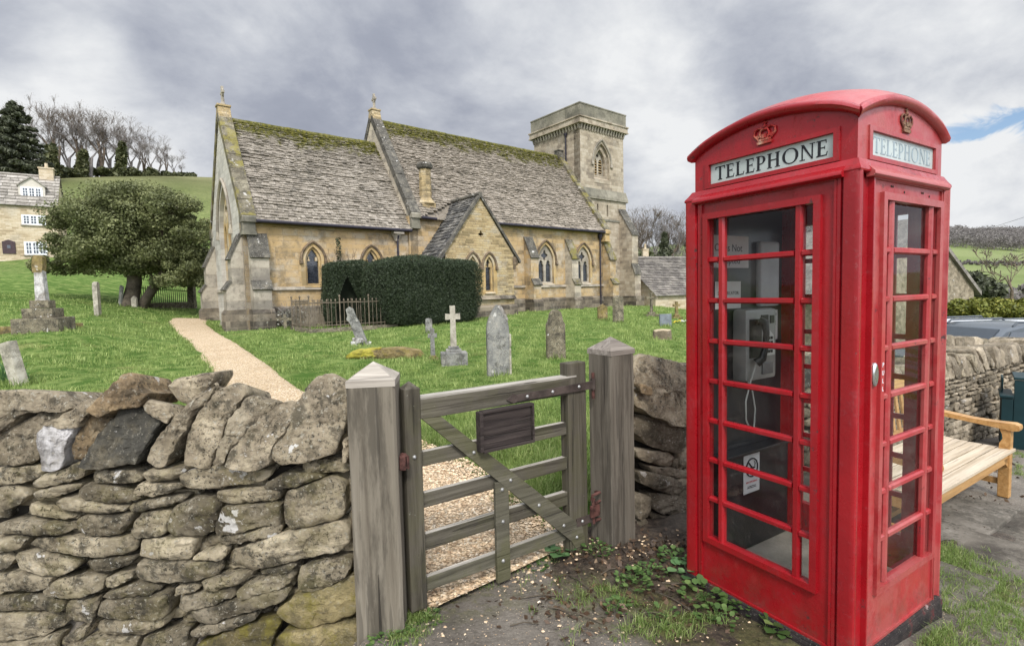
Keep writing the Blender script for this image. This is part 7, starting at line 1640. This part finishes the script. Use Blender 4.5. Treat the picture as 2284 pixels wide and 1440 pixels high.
# climbing sprig and rough shrub by the church wall
sp_ = w2c(3.4, -.35); o = thing('wall_shrub', 'thin dark sprig rising behind the clipped yew against the chancel wall', 'shrub', (sp_.x, sp_.y, sp_.z)); q = MB(); rnd = random.Random(2)
for k in range(9): limb(q, Vector((rnd.uniform(-.3, .6), 0, 1.6)), Vector((rnd.uniform(-.3, .3), 0, 1)).normalized(), .8, .014, 2, rnd, .5, .4, 2, 4, .6, .005)
q.build('stems', TWIGB, o, uv=False, fix=False); fol('leaves', 240, .05, lambda r, n: (np.stack([r.uniform(-.1, .1, n), r.normal(0, .04, n), r.uniform(2.4, 3.5, n)], 1), r.normal(size=(n, 3))), HEDGEL, o, 3)
sh = w2c(1.35, -.75); o = thing('low_shrub', 'low grey leafless shrub between the church buttress and the railing', 'shrub', (sh.x, sh.y, sh.z)); q = MB()
for k in range(16): a_ = rnd.uniform(0, 2*pi); limb(q, Vector((rnd.uniform(-.3, .3), rnd.uniform(-.2, .2), 0)), Vector((cos(a_)*.6, sin(a_)*.6, .8)).normalized(), .5, .012, 2, rnd, .7, .2, 2, 4, .7, .005)
q.build('stems', TWIG, o, uv=False, fix=False); fol('leaves', 500, .06, lambda r, n: (r.normal(size=(n, 3))*np.array([.3, .25, .16])+np.array([0, 0, .4]), r.normal(size=(n, 3))), leaf_mat('grey shrub leaf', [(.06, .06, .045), (.14, .14, .11), (.35, .34, .3)], .5, .1), o, 3)
# plants right of the church
p = at(1418, 645, 42); z = zg(p.x, p.y); o = thing('blossom_tree', 'small tree in pale pink blossom behind the church tower', 'tree', (p.x, p.y, z)); q = MB(); rnd = random.Random(6)
for k in range(5): limb(q, Vector((rnd.uniform(-1.2, 1.6), 0, 0)), Vector((rnd.uniform(-.3, .3), 0, 1)).normalized(), 1.2, .06, 3, rnd, .6, .3, 2, 5, .75, .012)
q.build('branches', TWIG, o, uv=False, fix=False); fol('blossom', 2600, .10, lambda r, n: (r.normal(size=(n, 3))*np.array([1.6, .8, .55])+np.array([.3, 0, 1.9]), r.normal(size=(n, 3))), PINKL, o, 7)
def bush(name, label, px, py, Y, wpx, hpx, mat, n, size, seed, cat='bush', dz=0, d=.8):
    p = at(px, py, Y); s_ = Y/FOC; W2, H2 = wpx*s_, hpx*s_; z = p.z if dz else zg(p.x, p.y); z = p.z
    o = thing(name, label, cat, (p.x, p.y, z)); r = np.random.default_rng(seed); c_ = []; rd = []
    for i in range(max(14, int(wpx/2.2))): u = r.uniform(-1, 1); c_.append((u*W2/2*.9, r.uniform(-1, 1)*d, r.uniform(.15, .78)*H2*(1-.2*u*u))); rd.append(r.uniform(.18, .3)*H2)
    fol('foliage', n, size, clumps(np.array(c_), np.array(rd)), mat, o, seed); return o
bush('golden_hedge', 'clipped golden green yew hedge behind the parked cars', 2225, 718, 16, 185, 62, GOLDL, 34000, .06, 3, 'hedge')
bush('evergreen_shrub', 'dark rounded evergreen shrub left of the big bare tree', 2163, 668, 40, 46, 72, DARKL, 3000, .3, 5)
bush('evergreen_shrub', 'darker low evergreen shrub behind the golden hedge', 2196, 668, 36, 44, 46, DARKL, 2200, .28, 6)
p = at(1483, 620, 78); z = zg(p.x, p.y); H = at(1483, 520, 78).z-z; o = thing('conifer_tree', 'dark pointed conifer behind the grey cottage roof', 'tree', (p.x, p.y, z)); q = MB(); q.tube([(0, 0, 0), (0, 0, H)], [.3, .03], 6); q.build('trunk', TWIGB, o)
cs = np.array([(random.uniform(-1, 1)*(1-k/60)*1.6, random.uniform(-1, 1)*(1-k/60)*1.6, H*(.2+.8*k/60)) for k in range(60)]); fol('foliage', 5000, .35, clumps(cs, np.array([.25+1.0*(1-k/60) for k in range(60)])), DARKL, o, 9)
# scrubby wood bottom behind the cottages
cs = []; r = np.random.default_rng(12)
for px in range(1380, 1640, 5): Y = 88+r.uniform(-4, 8); p = at(px, 560, Y); cs += [(p.x, p.y, zg(p.x, p.y)+r.uniform(.5, 5.5)) for k in range(2)]
und = fol('woodland_scrub', 16000, .55, clumps(np.array(cs), r.uniform(1.0, 2.4, len(cs)), zs=1.2), IVYL, None, 10); tag(und, 'dark undergrowth at the foot of the wood behind the cottages', 'scrub', kind='stuff')
# far hillside woods on the right
WOODL = leaf_mat('far winter wood', [(.17, .155, .148), (.215, .195, .185), (.27, .25, .23)], .3, .45)
r = np.random.default_rng(15); cs = []; rd = []
for i in range(2200):
    px = r.uniform(1700, 2900); Y = r.uniform(330, 500); p = at(px, 560, Y); zt = zg(p.x, p.y); cs.append((p.x, p.y, zt+r.uniform(2, 7))); rd.append(r.uniform(2.5, 5))
fw_ = fol('far_wood', 230000, .75, clumps(np.array(cs), np.array(rd), zs=1.1), WOODL, None, 11); tag(fw_, 'grey brown leafless wood covering the far hill', 'wood', kind='stuff')
cs = []; rd = []
for i in range(60): px = 1950+i*7.; Y = 240+r.uniform(-6, 6); p = at(px, 580, Y); cs.append((p.x, p.y, zg(p.x, p.y)+.8)); rd.append(r.uniform(.5, .8))
fh = fol('field_hedge', 5000, .7, clumps(np.array(cs), np.array(rd)), WOODL, None, 12); tag(fh, 'thin dark hedge line crossing the far green field', 'hedge')
cs = []; rd = []
for i in range(120): px = r.uniform(2185, 2700); Y = r.uniform(85, 150); p = at(px, 640, Y); cs.append((p.x, p.y, zg(p.x, p.y)+r.uniform(.5, 4))); rd.append(r.uniform(1.2, 2.6))
fh = fol('valley_scrub', 12000, .6, clumps(np.array(cs), np.array(rd)), WOODL, None, 13); tag(fh, 'brown winter scrub around the big bare tree in the valley', 'scrub', kind='stuff')
# ---------------------------------------------------------------- grass
def blades(name, X, Y, Z, h, w_, mat, seed=0, lean=.5, clump=None, tone=None):
    r = np.random.default_rng(seed); n = len(X); a = r.uniform(0, 2*pi, n); l = r.normal(0, lean, n)*h; b = r.uniform(0, 2*pi, n)
    dx, dy = np.cos(a)*w_/2, np.sin(a)*w_/2; tx, ty = np.cos(b)*l, np.sin(b)*l
    P0 = np.stack([X-dx, Y-dy, Z], 1); P1 = np.stack([X+dx, Y+dy, Z], 1); m = h*.55
    P2_ = np.stack([X+dx*.8+tx*.3, Y+dy*.8+ty*.3, Z+m], 1); P3 = np.stack([X-dx*.8+tx*.3, Y-dy*.8+ty*.3, Z+m], 1); P4 = np.stack([X+tx, Y+ty, Z+h*np.clip(1-np.abs(l/h)*.35, .3, 1)], 1); P5 = P4+np.stack([dx*.15, dy*.15, 0*dx], 1)
    v = np.stack([P0, P1, P2_, P3, P4, P5], 1).reshape(-1, 3); i0 = np.arange(n)*6
    f = np.concatenate([np.stack([i0, i0+1, i0+2, i0+3], 1), np.stack([i0+3, i0+2, i0+5, i0+4], 1)]); t = np.clip(r.normal(.5, .2, n), 0, 1) if tone is None else tone
    o = np_mesh(name, v, f, mat, None, np.concatenate([t, t])); return o
r = np.random.default_rng(77)
def lawn_pts(n, r0, r1, a0=-52, a1=50):
    az_ = r.uniform(R(a0), R(a1), n); rr_ = np.exp(r.uniform(np.log(r0), np.log(r1), n)); x, y = np.sin(az_)*rr_, np.cos(az_)*rr_
    t_ = (x-C0.x)*ca+(y-C0.y)*sa; s__ = -(x-C0.x)*sa+(y-C0.y)*ca
    ok = ~lane_in(x, y) & (y > wall_line(x)+.45) & ~inpoly(x, y, PATHPOLY) & ~((t_ > -.3) & (t_ < 25) & (s__ > -.3)) & ~((x > 3.2) & (y < 7)) & ~((t_ > 7.2) & (t_ < 11.3) & (s__ > -2.1))
    return x[ok], y[ok], rr_[ok]
x, y, rr_ = lawn_pts(330000, 3.3, 34)
pat = fbm(x*.55, y*.55, 31, 4); pat2 = fbm(x*1.9, y*1.9, 37, 3); h = np.clip(.055+.028*pat+.030*pat2, .015, .17)*(1+rr_*.012)*np.random.default_rng(5).uniform(.6, 1.4, len(x)); h *= np.where(rr_ < 7, 1.25, 1)
w_ = .0035+rr_*.00075; tone = np.clip(.46+.26*pat2+.18*pat+np.random.default_rng(6).normal(0, .17, len(x)), 0, 1)
# grass creeping over the path edges and standing longer round the stones
re = np.random.default_rng(8); ex, ey = [x], [y]; eh = [h]; ew = [w_]; et = [tone]
for pl_, lo in ((left, 3), (right, 0)):
    for p, q_ in zip(pl_[lo:], pl_[lo+1:]):
        k = int(110*min(10, (q_-p).length)/max(.6, p.length/9)); u_ = re.random(k); d_ = re.normal(0, .07, k); nx_, ny_ = -(q_-p).y/(q_-p).length, (q_-p).x/(q_-p).length
        ax_ = p.x+(q_.x-p.x)*u_+nx_*d_; ay_ = p.y+(q_.y-p.y)*u_+ny_*d_; rr0 = np.hypot(ax_, ay_); ex.append(ax_); ey.append(ay_); eh.append(re.uniform(.03, .10, k)*(1+rr0*.01)); ew.append(.0035+rr0*.0007); et.append(np.clip(re.normal(.4, .2, k), 0, 1))
for o_ in list(COL.objects):
    if o_.get('category') in ('gravestone', 'memorial', 'grave', 'tree stump') and o_.location.y < 26:
        k = 150; a__ = re.uniform(0, 2*pi, k); d_ = re.uniform(.08, .34, k); ax_ = o_.location.x+np.cos(a__)*d_; ay_ = o_.location.y+np.sin(a__)*d_*.8; rr0 = np.hypot(ax_, ay_)
        ex.append(ax_); ey.append(ay_); eh.append(re.uniform(.07, .2, k)); ew.append(.004+rr0*.0007); et.append(np.clip(re.normal(.4, .22, k), 0, 1))
x, y, h, w_, tone = map(np.concatenate, (ex, ey, eh, ew, et))
g1 = blades('lawn_grass', x, y, zgv(x, y)-.005, h, w_, GRASS, 1, .7, tone=tone); tag(g1, 'short tufty green grass of the churchyard lawn', 'grass', kind='stuff')
# long tufts inside the gate
cx0, cy0 = [], []
for (px, py, k, rad) in ((1150, 1015, 90, .28), (1230, 985, 60, .3), (1090, 985, 60, .25), (1240, 1060, 60, .18), (1190, 1130, 40, .14), (990, 985, 50, .25), (1260, 1100, 40, .12)):
    g = gp(px, py); 
    for i in range(k): cx0.append((g.x+r.normal()*rad, g.y+r.normal()*rad*.7))
c_ = np.array(cx0); X = np.repeat(c_[:, 0], 16)+r.normal(0, .02, len(c_)*16); Y = np.repeat(c_[:, 1], 16)+r.normal(0, .02, len(c_)*16)
g2 = blades('long_grass', X, Y, zgv(X, Y), r.uniform(.08, .23, len(X)), np.full(len(X), .006), GRASSL, 2, .55); tag(g2, 'long uncut grass tufts just inside the gate', 'grass', kind='stuff')
# verge grass in the lane
cx0 = []
for (px, py, k, rx, ry_) in ((1330, 1330, 60, .16, .10), (1230, 1240, 50, .16, .06), (1150, 1240, 40, .10, .05), (1470, 1400, 60, .16, .06), (2160, 1290, 190, .16, .18), (2230, 1390, 160, .2, .15), (2120, 1240, 120, .1, .08), (2060, 1430, 120, .12, .08), (900, 1420, 30, .05, .04), (2270, 1050, 60, .2, .2), (2200, 1010, 60, .3, .15), (960, 1330, 20, .08, .03), (1020, 1312, 40, .12, .03), (1110, 1275, 50, .12, .03), (1190, 1235, 60, .10, .03), (930, 1385, 40, .05, .02)):
    g = gp(px, py)
    for i in range(k): cx0.append((g.x+r.normal()*rx, g.y+r.normal()*ry_))
c_ = np.array(cx0); X = np.repeat(c_[:, 0], 12)+r.normal(0, .014, len(c_)*12); Y = np.repeat(c_[:, 1], 12)+r.normal(0, .014, len(c_)*12)
inside_k = (np.abs((X-KC.x)*cos(KA)+(Y-KC.y)*sin(KA)) < .48) & (np.abs(-(X-KC.x)*sin(KA)+(Y-KC.y)*cos(KA)) < .48); X, Y = X[~inside_k], Y[~inside_k]
g3 = blades('verge_grass', X, Y, zgv(X, Y)+.003, r.uniform(.02, .065, len(X)), np.full(len(X), .0035), GRASSL, 3, .9); tag(g3, 'sparse short grass growing on the muddy verge round the kiosk', 'grass', kind='stuff')
# weeds, one thing per plant
def weed(label, g, rad, n, size, mat, seed, hgt=.06, asp=1.5, group=None):
    o = thing('weed', label, 'plant', (g.x, g.y, lz(g.x, g.y)), 0, group); r_ = np.random.default_rng(seed); V = []; F = []; T = []
    for i in range(n):
        a_ = r_.uniform(0, 2*pi); d = rad*sqrt(r_.uniform(.02, 1)); bx_, by_ = cos(a_)*d, sin(a_)*d; z = hgt*r_.uniform(.25, 1)*(1-.5*d/rad); s_ = size*r_.uniform(.6, 1.3); up = r_.uniform(.1, .5); t_ = np.array([cos(a_+r_.normal()*.7), sin(a_+r_.normal()*.7), up]); t_ /= np.linalg.norm(t_); w__ = np.cross(t_, [0, 0, 1.]); w__ /= np.linalg.norm(w__); nrm = np.cross(w__, t_)
        c0 = np.array([bx_, by_, z]); k = len(V)
        for (u, wv, dn) in ((0, 0, 0), (.3, .42/asp*1.5, .05), (.7, .40/asp*1.5, .05), (1, 0, -.05), (.7, -.40/asp*1.5, .05), (.3, -.42/asp*1.5, .05), (.5, 0, -.04)): V.append(c0+t_*u*s_+w__*wv*s_+nrm*dn*s_)
        F += [[k, k+1, k+6], [k+1, k+2, k+6], [k+2, k+3, k+6], [k+3, k+4, k+6], [k+4, k+5, k+6], [k+5, k, k+6]]; T += [float(np.clip(r_.normal(.5, .2), 0, 1))]*6
    np_mesh('leaves', V, F, mat, o, T)
    q = MB(); 
    for i in range(max(3, n//5)): a_ = r_.uniform(0, 2*pi); d = rad*r_.uniform(.1, .9); q.tube([(0, 0, 0), (cos(a_)*d*.5, sin(a_)*d*.5, hgt*.5), (cos(a_)*d, sin(a_)*d, hgt*.45)], .0022, 4)
    q.build('stems', mat, o, uv=False); return o
WG = 'weeds growing along the foot of the kiosk and gate'
for i, (px, py, rad, n, sz, mt, hg, lb) in enumerate(((1535, 1290, .07, 26, .05, ROSETTE, .08, 'blue green rosette weed at the far corner of the kiosk base'), (1570, 1345, .11, 60, .035, WEEDL, .09, 'bushy green weed against the kiosk base'), (1640, 1320, .10, 60, .033, WEEDL, .10, 'leafy dark weed climbing at the kiosk side'), (1500, 1265, .07, 30, .03, WEEDL, .07, 'small weed between wall end and kiosk'),
    (1415, 1310, .10, 70, .028, WEEDL, .07, 'round clump of small leaved weed on the bare soil'), (1250, 1245, .05, 9, .075, ROSETTE, .08, 'broad leaved dock plant below the gate hinge post'), (1270, 1205, .09, 50, .03, WEEDL, .06, 'low creeping weed at the foot of the gate stile'), (1340, 1245, .10, 40, .026, WEEDL, .05, 'scattered small weeds in front of the right gate post'), (1745, 1415, .07, 14, .05, WEEDL, .07, 'yellow green leafy weed near the front corner of the kiosk'),
    (1600, 1385, .09, 40, .028, WEEDL, .06, 'leafy green weed spreading in front of the kiosk window side'), (1450, 1290, .08, 34, .026, WEEDL, .06, 'small green weed on the soil below the wall end'), (1200, 1265, .08, 34, .024, WEEDL, .04, 'low weed on the moss edge below the gate brace'), (1380, 1360, .07, 30, .024, WEEDL, .04, 'thin weed among the twigs in the middle of the soil patch'), (1670, 1365, .08, 40, .03, WEEDL, .09, 'upright leafy weed touching the kiosk window side'),
    (1710, 1385, .05, 12, .03, WEEDL, .05, 'tiny weed seedling beside the kiosk plinth'), (870, 1425, .10, 60, .022, WEEDL, .05, 'ferny weed at the foot of the left gate post'), (960, 1385, .06, 26, .022, WEEDL, .04, 'small weed beside the gate latch stile'), (1480, 1375, .07, 22, .024, WEEDL, .04, 'sparse yellowish weed in the soil in front of the kiosk'))):
    weed(lb, gp(px, py), rad, n, sz, mt, 40+i, hg, group=WG)
# strappy daffodil leaves by the leaning slab
g = gp(14, 848); o = thing('daffodil_clump', 'clump of strappy green daffodil leaves beside the leaning slab', 'plant', (g.x, g.y, g.z)); rd_ = np.random.default_rng(3); V = []; F = []; T = []
for i in range(70):
    a_ = rd_.uniform(0, 2*pi); h_ = rd_.uniform(.25, .5); b_ = rd_.uniform(.05, .28); x0_, y0_ = rd_.normal(0, .12, 2); wd = np.array([-sin(a_), cos(a_), 0])*.012; k = len(V)
    for t_ in (0, .4, .75, 1): c_ = np.array([x0_+cos(a_)*b_*t_*t_, y0_+sin(a_)*b_*t_*t_, h_*(t_-.25*t_**3)]); V += [c_-wd*(1-t_*.8), c_+wd*(1-t_*.8)]
    F += [[k+2*j, k+2*j+1, k+2*j+3, k+2*j+2] for j in range(3)]; T += [float(rd_.uniform(.2, .8))]*3
np_mesh('leaves', V, F, ROSETTE, o, T)
# dead leaves, twigs, pebbles
r = np.random.default_rng(91)
def scatter(spots, n):
    X = []; Y = []
    for (px, py, rx, ry_, w__) in spots:
        g = gp(px, py); k = int(n*w__); X.append(g.x+r.normal(0, rx, k)); Y.append(g.y+r.normal(0, ry_, k))
    X = np.concatenate(X); Y = np.concatenate(Y); kk = (np.abs((X-KC.x)*cos(KA)+(Y-KC.y)*sin(KA)) < .48) & (np.abs(-(X-KC.x)*sin(KA)+(Y-KC.y)*cos(KA)) < .48); return X[~kk], Y[~kk]
X, Y = scatter(((1400, 1250, .25, .12, .4), (1300, 1350, .25, .15, .3), (1550, 1350, .2, .15, .2), (2150, 1130, .3, .25, .3), (2200, 1040, .4, .2, .2)), 700)
Z = np.array([lz(a_, b_) for a_, b_ in zip(X, Y)])+.008
v, f, t = leaves(len(X), .022, lambda rr_, n: (np.stack([X, Y, Z], 1), np.tile([0, 0, 1.], (n, 1))), 5, jit=.45); lt = np_mesh('leaf_litter', v, f, LITTER, None, t); tag(lt, 'dead brown leaf litter on the soil around the kiosk', 'leaf litter', kind='stuff')
q = MB()
for i, (px, py) in enumerate(((1210, 1340), (1300, 1385), (1340, 1420), (1250, 1370), (1500, 1350), (1360, 1290), (1440, 1380), (1170, 1400), (1290, 1310), (1530, 1320))):
    g = gp(px, py); a_ = r.uniform(-1, .6); L = r.uniform(.05, .13); z = lz(g.x, g.y)+.012; q.tube([(g.x-cos(a_)*L, g.y-sin(a_)*L, z), (g.x, g.y+.01, z+.006), (g.x+cos(a_)*L, g.y+sin(a_)*L, z)], .0035, 5, random.random())
o = q.build('fallen_twigs', BARK, uv=False); tag(o, 'thin dark fallen twigs scattered on the ground before the gate', 'twigs', kind='stuff')
def pebbles(name, label, X, Y, Z, smin, smax, mat, seed):
    r_ = np.random.default_rng(seed); n = len(X); bs = np.array([(1, 0, 0), (0, 1, 0), (-1, 0, 0), (0, -1, 0), (0, 0, .7), (0, 0, -.5), (.65, .65, .25), (-.65, .65, .25), (-.65, -.65, .25), (.65, -.65, .25)], float)
    fs = np.array([(0, 6, 4), (6, 1, 4), (1, 7, 4), (7, 2, 4), (2, 8, 4), (8, 3, 4), (3, 9, 4), (9, 0, 4), (0, 6, 5), (6, 1, 5), (1, 7, 5), (7, 2, 5), (2, 8, 5), (8, 3, 5), (3, 9, 5), (9, 0, 5)])
    s_ = r_.uniform(smin, smax, n)*r_.uniform(.6, 1, n); a_ = r_.uniform(0, 2*pi, n); ca_, sa_ = np.cos(a_), np.sin(a_); bsn = bs[None]*(1+r_.normal(0, .16, (n, 10, 1)))*s_[:, None, None]*np.array([1, .75, .8])
    x_ = bsn[..., 0]*ca_[:, None]-bsn[..., 1]*sa_[:, None]+X[:, None]; y_ = bsn[..., 0]*sa_[:, None]+bsn[..., 1]*ca_[:, None]+Y[:, None]; z_ = bsn[..., 2]+Z[:, None]
    v = np.stack([x_, y_, z_], -1).reshape(-1, 3); f = (fs[None]+(np.arange(n)*10)[:, None, None]).reshape(-1, 3); o = np_mesh(name, v, f, mat, None, np.repeat(r_.uniform(0, 1, n), 16)); tag(o, label, 'gravel', kind='stuff')
x = r.uniform(-1.8, .6, 30000); y = r.uniform(2.5, 5.6, 30000); ok = inpoly(x, y, PATHPOLY); x, y = x[ok], y[ok]; dl = 1-.0*x
pebbles('path_gravel', 'loose honey coloured gravel on the path inside the gate', x, y, zgv(x, y)+.052-.02*0, .008, .017, PEB, 3)
X, Y = scatter(((1180, 1290, .3, .12, .5), (1350, 1230, .25, .08, .2), (1450, 1250, .1, .08, .1), (1020, 1318, .14, .025, .5), (1120, 1275, .14, .025, .5), (1200, 1232, .1, .02, .3), (1100, 1400, .3, .2, .10), (1300, 1400, .35, .15, .10), (930, 1400, .15, .1, .15), (1560, 1410, .25, .15, .15), (1050, 1310, .2, .06, .4)), 260)
pebbles('spilled_gravel', 'pale gravel stones spilled onto the muddy ground before the gate', X, Y, np.array([lz(a_, b_) for a_, b_ in zip(X, Y)])+.004, .004, .014, PEB, 4)
x = r.uniform(-.9, 3.6, 9000); y = r.uniform(1.0, 3.3, 9000); ok = lane_in(x, y); x, y = x[ok], y[ok]
pebbles('lane_grit', 'fine pale grit on the worn lane surface', x, y, zgv(x, y)+.006, .0015, .0045, PEB, 5)
